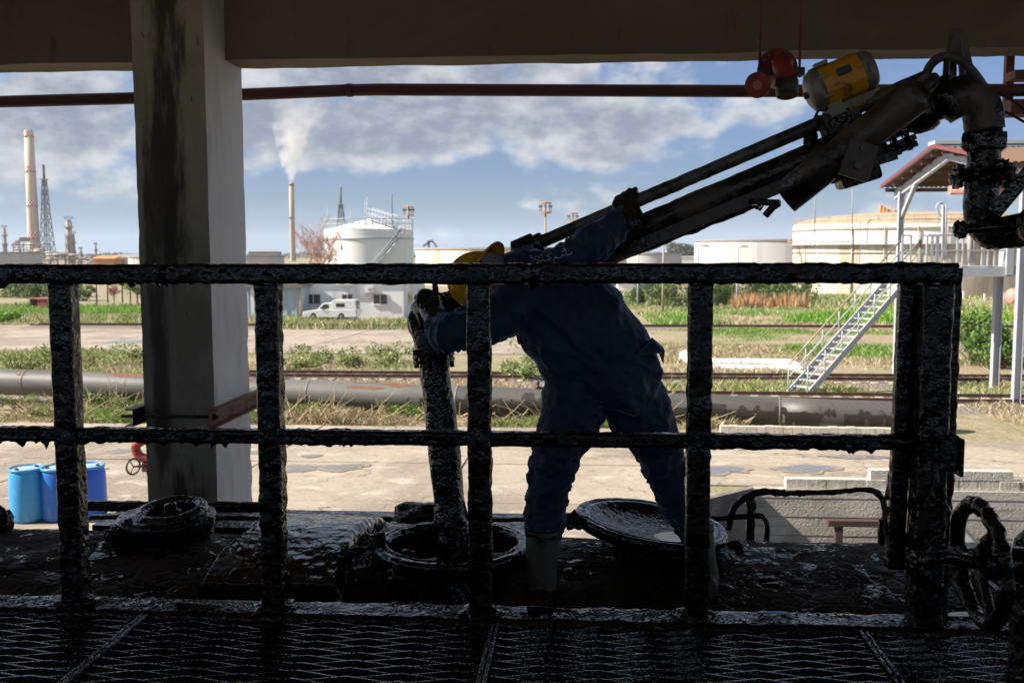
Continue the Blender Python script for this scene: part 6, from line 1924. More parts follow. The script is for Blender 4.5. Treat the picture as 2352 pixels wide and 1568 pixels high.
# handrail hoops, right
yh = 4.72
mb = MB(); tarsweep(mb, smooth_path([at_y(1672, 1215, yh), at_y(1690, 1160, yh), at_y(1742, 1130, yh), at_y(1802, 1131, yh)], 6), circ(0.0165, 12), 0.008, 0.005, 0.02, 3, 45); mb.build('hand_hoop', M['tar'], tw)
mb = MB(); tarsweep(mb, smooth_path([at_y(1798, 1132, yh), at_y(1900, 1130, yh), at_y(1985, 1124, yh), at_y(2012, 1130, yh), at_y(2028, 1150, yh), at_y(2032, 1185, yh), at_y(2026, 1250, yh)], 6), circ(0.0125, 12), 0.008, 0.003, 0.03, 4, 45); mb.build('hand_hoop', M['tar'], tw)
mb = MB(); tarsweep(mb, [at_y(1724, 1140, yh), at_y(1722, 1248, yh)], circ(0.022, 12), 0.008, 0.006, 0, 5, 45); mb.build('hoop_post', M['tar'], tw)
mb = MB(); tarsweep(mb, smooth_path([at_y(1630, 1192, yh), at_y(1735, 1184, yh), at_y(1756, 1192, yh), at_y(1762, 1210, yh), at_y(1760, 1250, yh)], 6), circ(0.014, 12), 0.008, 0.004, 0.02, 6, 45); mb.build('hand_hoop', M['tar'], tw)
mb = MB(); tarsweep(mb, [at_y(2029, 1190, yh - .1), at_y(2026, 1250, yh - .1)], circ(0.022, 10), 0.008, 0.007, 0, 7, 45); mb.build('hoop_post', M['tar'], tw)
rs_ = MB()
for k in range(60):
    px = rnd.uniform(780, 900) if k < 25 else (rnd.uniform(440, 560) if k < 40 else rnd.uniform(1200, 1700))
    q = at_y(px, rnd.uniform(1240, 1300), rnd.uniform(3.8, 4.3)); q.z = tankz(q.y) + 0.03
    a = rnd.uniform(0, 6.28); L = rnd.uniform(0.05, 0.14)
    rs_.tube(smooth_path([q, q + Vector((math.cos(a) * L * .5, math.sin(a) * L * .5, rnd.uniform(0.0, 0.03))), q + Vector((math.cos(a + .4) * L, math.sin(a + .4) * L, 0))], 3), 0.0016, 4, False)
o = rs_.build('tarred_straws', M['tar'], tw); o['kind'] = 'stuff'

# ------------------------------------------------------------------ loading arm
YA, YD = 3.6, 4.14            # depth at the swivel, depth at the drop pipe
arm = thing('oil_loader', 'long greasy oil loading arm slanting down from the swivel at the right', 'loading arm', tuple(at_y(2250, 250, YA)))
def on_arm(px, py, off=0.0): return at_y(px, py, YD + (YA - YD) * (px - 985) / (2180 - 985) + off)
ms0, ms1 = on_arm(2095, 265), on_arm(1000, 722)
mb = MB(); tarsweep(mb, [ms0, ms1], circ(0.052, 20), 0.012, 0.0022, 0.012, 2, 45); mb.build('main_pipe', M['greasy_pipe'], arm)
# flat bar along its side
f0, f1 = on_arm(1930, 372, -0.06), on_arm(1380, 600, -0.06)
mb = MB(); mb.bar(f0, f1, 0.012, 0.045); mb.build('side_bar', M['greasy_pipe'], arm)
# upper balance rod with coupling and plunger
r0_, r1_ = on_arm(2140, 173, -0.05), on_arm(1238, 558, -0.02)
mb = MB(); tarsweep(mb, [r0_, r0_.lerp(r1_, 0.5), r1_], circ(0.0255, 14), 0.012, 0.0012, 0, 12, 40); mb.build('balance_rod', M['greasy_grey'], arm)
rd = (r1_ - r0_).normalized()
mb = MB(); mb.lathe(r1_ - rd * 0.02, rd, [(0.026, 0), (0.040, 0.004), (0.040, 0.026), (0.034, 0.03), (0.034, 0.036), (0.050, 0.040), (0.050, 0.125), (0.036, 0.13)], 24, True, True, True); mb.build('rod_coupling', M['tar_wet'], arm, disp=rough(0.002, 40, 3))
mb = MB(); mb.tube([r1_ + rd * 0.10, on_arm(1130, 600, -0.02)], 0.0125, 10); mb.build('plunger', M['tar_wet'], arm)
# thin lower pipe
l0, l1 = on_arm(1760, 452, -0.03), on_arm(1380, 604, -0.03)
mb = MB(); tarsweep(mb, [l0, on_arm(1700, 478, -0.03), l1], circ(0.0225, 12), 0.010, 0.003, 0.03, 22, 45); mb.build('drain_pipe', M['tar'], arm)
# spring housing: wide tube with a torn open lower end
h0, h1 = on_arm(2112, 212, -0.18), on_arm(1802, 455, -0.18)
hd = (h1 - h0).normalized()
L_ = (h1 - h0).length
mb = MB()
mb.lathe(h0, hd, [(0.030, -0.02), (0.046, 0.0), (0.060, 0.012), (0.062, 0.03), (0.058, L_ * .5), (0.060, L_), (0.053, L_), (0.052, L_ - 0.12)], 40, True, True)
mb.build('spring_housing', M['greasy_pipe'], arm, disp=rough(0.0016, 26, 8))
mb = MB(); mb.lathe(h0 + hd * (L_ - 0.1), hd, [(0.05, 0), (0, 0)], 24); mb.build('housing_plug', M['tar'], arm)
mb = MB(); mb.tube([h0 + hd * 0.0, on_arm(2148, 176, -0.12)], 0.016, 10); mb.tube([h0 + hd * 0.0 + Vector((0.012, 0, -0.02)), on_arm(2152, 190, -0.12)], 0.010, 8); mb.build('spring_rod', M['greasy_grey'], arm)
# clamp plates holding the housing, box under it
for (px, py, sz) in ((1972, 368, (0.10, 0.02, 0.125)),):
    q = on_arm(px, py, -0.245)
    rot = Matrix.Rotation(0.30, 3, 'Y')
    mb = MB(); mb.cbox(q, sz, rot); mb.build('clamp_plate', M['greasy_pipe'], arm, bevel=0.004)
    for dz in (0.04, -0.02):
        mb = MB(); mb.lathe(q + rot @ Vector((0.0, -0.012, dz)), (0, -1, 0), [(0.014, 0), (0.014, 0.012)], 6, False, True, True); mb.build('bolt', M['greasy_grey'], arm)
q = on_arm(1985, 375, -0.1); mb = MB(); mb.cbox(q, (0.20, 0.20, 0.018), Matrix.Rotation(-0.3, 3, 'Y')); mb.cbox(q + Vector((-0.02, 0, -0.02)), (0.21, 0.22, 0.016), Matrix.Rotation(-0.3, 3, 'Y')); mb.build('saddle_plate', M['tar'], arm)
q = on_arm(1968, 400, -0.08); mb = MB(); mb.cbox(q, (0.14, 0.12, 0.075), Matrix.Rotation(-0.30, 3, 'Y')); mb.cbox(q + Vector((-0.085, 0, -0.005)), (0.06, 0.09, 0.05), Matrix.Rotation(-0.3, 3, 'Y')); mb.build('limit_switch_box', M['tar'], arm, bevel=0.012)
mb = MB(); mb.tube([on_arm(1918, 412, -.08), on_arm(1908, 414, -.08)], 0.014, 8); mb.build('cable_gland', M['tar'], arm)
# flange on the main pipe
q = on_arm(2058, 300); d_ = (ms1 - ms0).normalized()
for s in (-0.03, 0.012):
    mb = MB(); mb.lathe(q + d_ * s, d_, [(0.05, 0), (0.085, 0), (0.085, 0.018), (0.05, 0.018)], 30, False); mb.build('flange', M['tar'], arm)
for k in range(8):
    a = k * 0.785; s_ = d_.cross(Vector((0, 0, 1))).normalized(); u_ = s_.cross(d_)
    o_ = q + (s_ * math.cos(a) + u_ * math.sin(a)) * 0.070
    mb = MB()
    mb.lathe(o_ - d_ * 0.05, d_, [(0.010, 0), (0.010, 0.10)], 6, False, True, True)
    mb.build('bolt', M['tar'], arm)
mb = MB()
for k, (px, py, r) in enumerate(((1862, 322, .022), (1860, 306, .016), (2020, 345, .03), (1740, 465, .02))): mb.blob(on_arm(px, py, -.03), r, .5, px, 12, (1, 1, 1.3), 3)
mb.build('tar_lump', M['tar'], arm)
# hook and stop under the open housing
mb = MB(); mb.tube([on_arm(1722, 464, -0.08), on_arm(1790, 466, -0.14)], 0.012, 8); mb.tube([on_arm(1790, 466, -0.14), on_arm(1775, 476, -0.14), on_arm(1757, 496, -0.14)], 0.013, 8); mb.build('hook_bar', M['tar'], arm)
mb = MB(); mb.bar(on_arm(1750, 462, -0.1), on_arm(1738, 470, -0.1), 0.04, 0.03); mb.build('hook_lug', M['tar'], arm)
# valve body and pipe bracket under the motor
q = on_arm(1918, 300, -0.02)
mb = MB(); mb.lathe(q, d_, [(0.055, -0.05), (0.075, -0.05), (0.075, -0.03), (0.058, -0.03), (0.058, 0.03), (0.075, 0.03), (0.075, 0.05), (0.055, 0.05)], 26, False); mb.build('valve_body', M['greasy_pipe'], arm)
mb = MB(); mb.tube([on_arm(1925, 300, -.03), on_arm(1945, 262, -.03)], [0.04, 0.036], 16); mb.cbox(on_arm(1935, 275, -.05), (0.11, 0.10, 0.03), Matrix.Rotation(-0.4, 3, 'Y')); mb.build('valve_bonnet', M['tar'], arm)
mb = MB(); mb.tube(smooth_path([on_arm(1888, 240, -0.05), on_arm(1872, 270, -0.06), on_arm(1866, 300, -0.05), on_arm(1868, 325, -0.03)], 6), 0.005, 8); mb.build('cable', M['black_rubber'], arm)
# bolted yoke
mb = MB(); mb.cbox(on_arm(1905, 285, -.05), (0.05, 0.08, 0.07), Matrix.Rotation(-.4, 3, 'Y')); mb.cbox(on_arm(1960, 268, -.05), (0.03, 0.08, 0.06), Matrix.Rotation(-.4, 3, 'Y')); mb.build('yoke', M['greasy_pipe'], arm)

# yellow motor on top
mo = thing('yellow_motor', 'yellow electric actuator motor with grey end caps on the loading arm', 'motor', tuple(on_arm(1930, 190, -0.06)))
ma, mbk = on_arm(1862, 216, -0.10), on_arm(2000, 158, -0.04)
md_ = (mbk - ma).normalized()
Lm = (mbk - ma).length
mb = MB(); mb.lathe(ma, md_, [(0.075, Lm * 0.14), (0.077, Lm * 0.16), (0.077, Lm * 0.80), (0.075, Lm * 0.82)], 10, False, True, True); mb.build('motor_housing', M['yellow_paint'], mo, bevel=0.006)
mb = MB(); mb.lathe(ma, md_, [(0, -0.012), (0.045, -0.012), (0.066, 0.0), (0.076, 0.02), (0.077, Lm * 0.17), (0.05, Lm * 0.17)], 28, True); mb.build('end_cap', M['grey_alloy'], mo)
mb = MB(); mb.lathe(ma, md_, [(0.05, Lm * 0.80), (0.071, Lm * 0.80), (0.071, Lm * 0.96), (0.062, Lm * 1.02), (0.03, Lm * 1.05), (0, Lm * 1.05)], 28, True); mb.build('end_cap', M['grey_alloy'], mo)
mb = MB(); mb.lathe(ma - md_ * 0.024, md_, [(0, 0), (0.012, 0), (0.012, 0.02)], 10, True); mb.build('shaft_plug', M['dark_iron'], mo)
s_ = md_.cross(Vector((0, 0, 1))).normalized(); u_ = s_.cross(md_)
for a in (0.5, 1.6, 2.6, 3.7, 4.8, 5.8):
    mb = MB()
    mb.lathe(ma + (s_ * math.cos(a) + u_ * math.sin(a)) * 0.074 + md_ * 0.02, md_, [(0.007, 0), (0.007, 0.035)], 6, False, True, True)
    mb.build('bolt', M['grey_alloy'], mo)
mb = MB(); mb.cbox(ma + md_ * Lm * 0.30 + u_ * 0.083, (0.05, 0.03, 0.016), Matrix.Rotation(-0.39, 3, 'Y')); mb.build('lifting_lug', M['grey_alloy'], mo, bevel=0.004)
mb = MB(); mb.cbox(ma + md_ * Lm * 0.46 - s_ * 0.0 + Vector((0, -0.076, 0.028)), (0.05, 0.004, 0.028), Matrix.Rotation(-0.39, 3, 'Y')); mb.build('name_plate', M['dark_iron'], mo)
q = on_arm(1950, 240, -0.05)
mb = MB(); mb.cbox(q, (0.17, 0.10, 0.022), Matrix.Rotation(-0.39, 3, 'Y')); mb.cbox(q + Vector((-0.055, -0.05, -0.02)), (0.05, 0.012, 0.045), Matrix.Rotation(-0.39, 3, 'Y')); mb.build('mounting_bracket', M['grey_alloy'], mo)
mb = MB(); mb.cbox(q + Vector((0.04, 0, 0.014)), (0.12, 0.09, 0.03), Matrix.Rotation(-0.39, 3, 'Y')); mb.build('mounting_foot', M['yellow_paint'], mo)

# swivel joint, elbow and riser
sw = thing('riser_pipe', 'black swivel elbow and riser pipe feeding the loading arm', 'pipe', tuple(at_y(2255, 400, YA)))
e0 = on_arm(2110, 262)
mb = MB(); dS = (at_y(2190, 226, YA - 0.02) - e0).normalized()
mb.lathe(on_arm(2085, 268), dS, [(0.05, 0), (0.066, 0.0), (0.074, 0.02), (0.078, 0.06), (0.072, 0.085), (0.06, 0.09), (0.06, 0.11), (0.080, 0.115), (0.080, 0.16), (0.06, 0.165)], 34, True); mb.build('swivel_joint', M['tar'], sw, disp=rough(0.003, 30, 7))
el = smooth_path([at_y(2162, 238, YA), at_y(2195, 222, YA), at_y(2232, 226, YA), at_y(2256, 255, YA), at_y(2262, 300, YA)], 7)
mb = MB(); tarsweep(mb, el, circ(0.066, 22), 0.014, 0.0025, 0.0, 4, 26); mb.build('elbow', M['greasy_pipe'], sw)
bse = at_y(2258, 560, YA)
zq = lambda py: at_y(2257, py, YA).z
X0 = at_y(2258, 400, YA).x
mb = MB(); mb.lathe((X0, YA, 0), (0, 0, 1), [(0.05, zq(308)), (0.075, zq(306)), (0.078, zq(318)), (0.075, zq(342)), (0.056, zq(350))], 8, False); mb.build('union_nut', M['tar'], sw, disp=rough(0.0025, 30, 9))
mb = MB(); tarsweep(mb, [(X0, YA, zq(300)), (X0, YA, zq(395))], circ(0.056, 20), 0.012, 0.003, 0, 10, 40); mb.build('riser_upper', M['tar'], sw)
for pa, pb_ in ((388, 402), (405, 420)):
    mb = MB(); mb.lathe((X0, YA, 0), (0, 0, 1), [(0.05, zq(pb_)), (0.108, zq(pb_)), (0.112, zq((pa + pb_) / 2)), (0.108, zq(pa)), (0.05, zq(pa))], 34, False); mb.build('flange', M['tar'], sw, disp=rough(0.004, 30, int(pa)))
for k in range(8):
    a = k * 0.785 + 0.2
    mb = MB()
    mb.lathe((X0 + 0.088 * math.cos(a), YA + 0.088 * math.sin(a), zq(432)), (0, 0, 1), [(0.013, 0), (0.013, zq(378) - zq(432))], 6, False, True, True)
    mb.build('bolt', M['tar'], sw)
mb = MB(); mb.blob(at_y(2302, 382, YA - .05), 0.022, .5, 3, 12, (1, 1, 1), 3); mb.build('tar_lump', M['tar'], sw)
lo = smooth_path([Vector((X0, YA, zq(412))), Vector((X0 - 0.004, YA, zq(470))), at_y(2258, 505, YA), at_y(2272, 532, YA - 0.02), at_y(2310, 534, YA - 0.06), at_y(2380, 522, YA - 0.14), at_y(2480, 505, YA - 0.25), at_y(2480, 505, YA - 0.25) + Vector((1.2, -0.3, 0.05)), at_y(2480, 505, YA - 0.25) + Vector((3.4, -0.5, 0.08))], 7)
mb = MB(); tarsweep(mb, lo, circ(0.056, 20), 0.014, 0.003, 0.012, 14, 30); mb.build('lower_bend', M['tar'], sw)
mb = MB(); tarsweep(mb, [at_y(2208, 527, YA - 0.12), at_y(2300, 521, YA - 0.13), at_y(2420, 512, YA - 0.16), at_y(2420, 512, YA - 0.16) + Vector((3.4, -0.5, 0.08))], circ(0.0155, 14), 0.010, 0.0018, 0.01, 15, 45); mb.blob(at_y(2206, 528, YA - 0.12), 0.026, 0.35, 4, 12, (0.9, 1, 1.1), 3); mb.build('steam_tracer', M['tar_wet'], sw)
mb = MB(); mb.bar(at_y(2283, 490, YA - 0.08), at_y(2560, 166, YA - 0.25), 0.02, 0.048); mb.build('brace_bar', M['tar_wet'], sw, bevel=0.003)
# arched lifting plates over the swivel
for dy, dx_ in ((0.03, 0.0), (-0.03, 14)):
    outer = [(2170, 225), (2176, 140), (2186, 82), (2196, 64), (2206, 68), (2214, 84), (2228, 150), (2236, 225)]
    inner = [(2216, 225), (2210, 150), (2203, 92), (2199, 84), (2195, 92), (2191, 140), (2190, 225)]
    poly = [at_y(a + dx_ - 7, b, YA + dy) for a, b in outer + inner]
    mb = MB(); mb.prism(poly, (0, 0.010, 0)); mb.build('lifting_plate', M['greasy_pipe'], sw)
mb = MB(); poly = [at_y(a, b, YA + 0.012) for a, b in ((2160, 262), (2158, 205), (2175, 180), (2212, 186), (2248, 235), (2240, 262))]; mb.prism(poly, (0, 0.02, 0)); mb.build('cheek_plate', M['greasy_pipe'], sw)
hz = smooth_path([at_y(2128, 262, YA + 0.04), at_y(2124, 215, YA + 0.03), at_y(2130, 165, YA), at_y(2150, 138, YA - 0.05), at_y(2180, 130, YA - 0.07), at_y(2215, 146, YA - 0.07), at_y(2250, 186, YA - 0.04), at_y(2280, 240, YA), at_y(2292, 290, YA + 0.02), at_y(2292, 312, YA + 0.02)], 6)
mb = MB(); mb.tube(hz, 0.0155, 14); mb.build('hose', M['rubber_hose'], sw)
for (a, lab) in (([(2276, 214), (2310, 222), (2345, 246), (2400, 290)], 0), ([(2284, 250), (2320, 262), (2352, 280), (2410, 310)], 1)):
    mb = MB(); mb.tube(smooth_path([at_y(x, y, YA + 0.02) for x, y in a], 6), 0.005, 8); mb.build('cable', M['black_rubber'], sw)

# drop pipe into the hatch
dp = thing('drop_pipe', 'tar covered drop pipe hanging from the arm into the open hatch', 'drop pipe', tuple(at_y(1000, 820, YD - 0.1)))
d0, d1, d2 = at_y(966, 724, 4.10), at_y(996, 822, 4.08), at_y(1042, 1246, 4.0)
mb = MB(); tarsweep(mb, smooth_path([at_y(1085, 690, YD + 0.02), at_y(1030, 702, YD + 0.01), at_y(988, 712, YD), at_y(968, 740, YD - 0.02), d0.lerp(d1, 0.4), d1], 6), circ(0.060, 22), 0.012, 0.002, 0.0, 14, 36); mb.build('top_elbow', M['tar_wet'], dp)
mb = MB(); tarsweep(mb, resample([d1, at_y(1012, 960, 4.05), at_y(1028, 1110, 4.02), d2, at_y(1054, 1300, 3.99)], 0.1), circ(0.064, 24), 0.010, 0.0035, 0.0, 15, 36, rads=[0.96, 0.98, 1.0, 1.06, 0.98, 1.12, 1.05], lump=0.008); mb.build('drop_tube', M['tar_wet'], dp)
dd = (d2 - d1).normalized()
for s in (-0.018, 0.004):
    mb = MB(); mb.lathe(d1 + dd * s, dd, [(0.05, 0), (0.086, 0), (0.088, 0.008), (0.086, 0.016), (0.05, 0.016)], 34, False); mb.build('flange', M['tar'], dp, disp=rough(0.003, 30, 8))
for k in range(6):
    a = k * 1.047 + 0.3
    o_ = d1 + Vector((math.cos(a), math.sin(a), 0.0)) * 0.074
    mb = MB()
    mb.lathe(o_ - dd * 0.035, dd, [(0.011, 0), (0.011, 0.075)], 6, False, True, True)
    mb.build('bolt', M['tar'], dp)
mb = MB(); mb.tube([at_y(1062, 1150, 4.0), at_y(1068, 1170, 4.0), at_y(1075, 1195, 4.0)], 0.008, 6); mb.build('wire_tail', M['tar'], dp)
ca = at_y(958, 738, YD - 0.04)
mb = MB(); mb.lathe(ca, (-0.9, -0.35, -0.25), [(0.062, -0.02), (0.075, -0.02), (0.075, 0.004), (0.062, 0.008), (0.0, 0.01)], 28, False); mb.build('blank_cap', M['tar_wet'], dp)

# ------------------------------------------------------------------ red pipe along the outside of the roof beam
YR = 7.75
rp = thing('red_fire_main', 'long red brown pipe running under the roof beam', 'pipe', tuple(at_y(1200, 208, YR)))
mb = MB(); mb.tube(resample([at_y(-80, 236, YR), at_y(318, 225.5, YR), at_y(570, 217, YR), at_y(800, 207.5, YR)], 0.5), 0.047, 16); mb.build('pipe_run', M['red_rust'], rp)
mb = MB(); mb.tube(resample([at_y(802, 207.5, YR), at_y(870, 206, YR), at_y(1700, 209.5, YR), at_y(2460, 207, YR)], 0.5), 0.047, 16); mb.build('pipe_run', M['red_rust'], rp)
mb = MB(); mb.lathe(at_y(796, 207.6, YR), (1, 0, 0), [(0.047, 0), (0.052, 0.005), (0.052, 0.045), (0.047, 0.05)], 16, False); mb.build('weld_collar', M['red_rust'], rp)
mb = MB(); a = at_y(2318, 185, YR); mb.box((a.x, YR - 0.1, a.z - 0.0), (a.x + 0.5, YR + 0.1, a.z + 0.06)); mb.box((a.x - 0.02, YR - 0.1, a.z - 0.26), (a.x + 0.5, YR + 0.1, a.z - 0.15)); mb.box((a.x + 0.02, YR + 0.11, a.z - 0.2), (a.x + 0.08, YR + 0.16, a.z + 0.3)); mb.build('pipe_bracket', M['rust'], rp)

# foam nozzle pipe hung on two rods
YN = 5.4
fn = thing('red_foam_nozzle', 'red flanged foam pipe with mesh mouth hung from two thin rods', 'foam nozzle', tuple(at_y(1790, 165, YN)))
for a, b in (((1741, -60), (1744, 178)), ((1841, -60), (1836, 178))):
    mb = MB(); q0, q1 = at_y(a[0], a[1], YN), at_y(b[0], b[1], YN); mb.tube([(q1.x, YN, 3.4), q1], 0.007, 8); mb.build('hanger_rod', M['rust'], fn)
mb = MB(); q0, q1 = at_y(1737, 168, YN), at_y(1846, 168, YN); mb.box((q0.x, YN - 0.03, q0.z - 0.020), (q1.x, YN - 0.024, q0.z + 0.022)); mb.box((q0.x, YN - 0.024, q0.z - 0.020), (q1.x, YN + 0.03, q0.z - 0.014)); mb.build('angle_bar', M['dark_iron'], fn)
q = at_y(1786, 158, YN + 0.05)
mb = MB(); mb.lathe(q, (0.18, -1, 0.1), [(0.05, 0), (0.105, 0), (0.105, 0.018), (0.05, 0.018)], 32, False); mb.build('flange', M['red_paint'], fn)
mb = MB(); mb.lathe(q + Vector((0, 0.024, 0)), (0.18, -1, 0.1), [(0.05, 0), (0.105, 0), (0.105, 0.018), (0.05, 0.018)], 32, False); mb.build('flange', M['red_paint'], fn)
for k in range(8):
    a = k * 0.785 + 0.3
    mb = MB()
    mb.lathe(q + Vector((0.085 * math.cos(a), -0.03, 0.085 * math.sin(a))), (0, 1, 0), [(0.013, 0), (0.013, 0.06)], 6, False, True, True)
    mb.build('bolt', M['greasy_grey'], fn)
b_ = smooth_path([q, q + Vector((0.02, -0.06, 0.02)), at_y(1795, 150, YN - 0.14), at_y(1806, 178, YN - 0.19), at_y(1808, 200, YN - 0.20)], 6)
mb = MB(); mb.tube(b_, 0.048, 18, False); mb.build('bend', M['red_paint'], fn)
c0 = at_y(1807, 190, YN - 0.19)
mb = MB(); mb.lathe(c0, (0.02, -0.25, -1), [(0.05, -0.03), (0.058, 0.0), (0.056, 0.07), (0.05, 0.072)], 24, True); mb.build('nozzle_sleeve', M['dark_iron'], fn, disp=rough(0.003, 30, 3))
mb = MB()
ax_ = Vector((0.02, -0.25, -1)).normalized(); s_ = ax_.cross(Vector((1, 0, 0))).normalized(); u_ = s_.cross(ax_)
for k in range(-4, 5):
    w = math.sqrt(max(0.052 ** 2 - (k * 0.011) ** 2, 0))
    p_ = c0 + ax_ * 0.071
    mb.bar(p_ + s_ * k * 0.011 - u_ * w, p_ + s_ * k * 0.011 + u_ * w, 0.002, 0.002); mb.bar(p_ + u_ * k * 0.011 - s_ * w, p_ + u_ * k * 0.011 + s_ * w, 0.002, 0.002)
mb.build('mesh_screen', M['red_rust'], fn)
e0, e1 = at_y(1790, 178, YN + 0.1), at_y(1740, 196, YN - 0.25)
mb = MB(); mb.tube([e0, e1], 0.030, 16); mb.build('branch_pipe', M['pink_paint'], fn)
de = (e1 - e0).normalized()
mb = MB(); mb.lathe(e1, de, [(0.03, -0.012), (0.064, -0.012), (0.064, 0.006), (0.024, 0.006)], 28, False); mb.build('flange', M['red_paint'], fn)
# ================================================================== the worker
man = thing('person', 'worker in navy coveralls and yellow helmet bending to guide the drop pipe', 'person', tuple(at_y(1400, 1380, 3.8)))
SX_ = RGT; SU_ = UPV
def mpp(p): return (p - CAM).dot(FWD) / FPX
def loft(mb, st, n=20):
    """elliptical sections: (px, py, Y, half width in picture pixels, half depth in metres)"""
    pts = [at_y(a, b, y) for a, b, y, _, _ in st]
    V = []
    m = len(st)
    for i, (a, b, y, hw, hd) in enumerate(st):
        i0, i1 = max(i - 1, 0), min(i + 1, m - 1)
        d = (pts[i1] - pts[i0]).normalized()
        w = d.cross(FWD)
        if w.length < 0.15: w = SX_
        w = w.normalized()
        dp = w.cross(d).normalized()
        r = hw * mpp(pts[i])
        for k in range(n):
            t = 2 * math.pi * k / n
            V.append(pts[i] + w * r * math.cos(t) + dp * hd * math.sin(t))
    f = []
    for i in range(m - 1):
        for k in range(n): f.append((i * n + k, i * n + (k + 1) % n, (i + 1) * n + (k + 1) % n, (i + 1) * n + k))
    f.append(tuple(reversed(range(n)))); f.append(tuple((m - 1) * n + k for k in range(n)))
    mb.add(V, f, True)
    return pts
def interp_st(st, k=4):
    A = np.array(st, float)
    P = np.concatenate([[2 * A[0] - A[1]], A, [2 * A[-1] - A[-2]]])
    out = []
    for i in range(1, len(P) - 2):
        for j in range(k):
            t = j / k
            a, b, c, d = P[i - 1], P[i], P[i + 1], P[i + 2]
            out.append(tuple(0.5 * ((2 * b) + (c - a) * t + (2 * a - 5 * b + 4 * c - d) * t * t + (3 * b - a - 3 * c + d) * t ** 3)))
    out.append(tuple(P[-2]))
    return out
def remesh(name, mb, vox, smooth, mats, parent, fn=None, factor=0.5):
    org = ORG[parent.name]
    o = mb.build(name + '_raw', None, None, Vector(org))
    m = o.modifiers.new('r', 'REMESH'); m.mode = 'VOXEL'; m.voxel_size = vox; m.use_smooth_shade = True
    if smooth:
        s = o.modifiers.new('s', 'SMOOTH'); s.iterations = smooth; s.factor = factor
    dg = bpy.context.evaluated_depsgraph_get()
    dg.update()
    me = bpy.data.meshes.new_from_object(o.evaluated_get(dg))
    bpy.data.objects.remove(o)
    me.name = name
    me.materials.clear()
    for q in mats: me.materials.append(q)
    nv = len(me.vertices)
    co = np.zeros(nv * 3, np.float32); me.vertices.foreach_get('co', co); co = co.reshape(-1, 3).astype(float)
    no = np.zeros(nv * 3, np.float32); me.vertex_normals.foreach_get('vector', no); no = no.reshape(-1, 3).astype(float)
    if fn is not None:
        co = fn(co + np.array(org), no) - np.array(org)
        me.vertices.foreach_set('co', co.astype(np.float32).ravel())
        me.update()
    me.polygons.foreach_set('use_smooth', np.ones(len(me.polygons), bool))
    o = bpy.data.objects.new(name, me)
    COL.objects.link(o)
    o.parent = parent
    ORG[o.name] = Vector(org)
    return o

mb = MB()
T_ = interp_st([(1378, 925, 3.86, 108, .12), (1388, 885, 3.86, 134, .145), (1376, 832, 3.86, 139, .155), (1338, 772, 3.85, 126, .15), (1288, 712, 3.84, 122, .15), (1236, 668, 3.84, 108, .14), (1196, 640, 3.84, 80, .11), (1172, 632, 3.84, 55, .075)])
LEGL = interp_st([(1325, 880, 3.84, 74, .115), (1314, 945, 3.83, 74, .112), (1292, 1010, 3.80, 63, .098), (1272, 1060, 3.79, 53, .088), (1264, 1090, 3.79, 51, .085), (1257, 1140, 3.80, 50, .082), (1253, 1185, 3.80, 48, .076), (1247, 1228, 3.80, 38, .064)])
LEGR = interp_st([(1440, 880, 3.90, 80, .12), (1470, 945, 3.91, 76, .112), (1505, 1010, 3.91, 60, .098), (1524, 1060, 3.91, 52, .088), (1540, 1100, 3.92, 50, .084), (1562, 1150, 3.93, 48, .08), (1582, 1190, 3.94, 45, .074), (1596, 1230, 3.94, 36, .06)])
ARMR = interp_st([(1250, 652, 3.83, 66, .085), (1300, 612, 3.78, 55, .075), (1342, 576, 3.73, 46, .064), (1374, 552, 3.72, 43, .060), (1404, 527, 3.75, 38, .052), (1430, 506, 3.79, 34, .046), (1441, 496, 3.80, 31, .042)])
ARML = interp_st([(1205, 690, 3.76, 66, .085), (1150, 722, 3.70, 58, .078), (1095, 746, 3.65, 54, .07), (1050, 762, 3.61, 44, .064), (1028, 768, 3.62, 40, .06), (1014, 756, 3.70, 36, .05), (1004, 738, 3.79, 27, .042), (1000, 730, 3.82, 24, .038)])
axes = {}
for nm, st in (('t', T_), ('ll', LEGL), ('lr', LEGR), ('ar', ARMR), ('al', ARML)):
    axes[nm] = np.array([tuple(p) for p in loft(mb, st)])
loft(mb, [(1190, 640, 3.84, 48, .07), (1150, 632, 3.85, 42, .062), (1120, 632, 3.86, 46, .07)])
hc = at_y(1116, 640, 3.86)
mb.lathe(hc + Vector((0, 0, -0.10)), (0, 0, 1), [(0, 0)] + [(0.080 * math.sin(a), 0.10 - 0.085 * math.cos(a)) for a in np.linspace(0.2, 2.94, 14)] + [(0, 0.2)], 20)
fc = at_y(1100, 662, 3.86)
mb.lathe(fc, (-0.3, -0.2, -1), [(0.0, -0.05), (0.05, -0.04), (0.055, 0), (0.035, 0.05), (0, 0.06)], 16)
def seg_param(P, A):
    best = np.full(len(P), 1e9); par = np.zeros(len(P)); vec = np.zeros_like(P); tang = np.zeros_like(P)
    acc = 0
    for a, b in zip(A[:-1], A[1:]):
        d = b - a; L = np.linalg.norm(d) + 1e-9; u = d / L
        t = np.clip((P - a) @ u, 0, L)
        q = P - (a + t[:, None] * u)
        ds = np.linalg.norm(q, axis=1)
        m = ds < best
        best[m] = ds[m]; par[m] = acc + t[m]; vec[m] = q[m]; tang[m] = u
        acc += L
    return best, par, vec, tang, acc
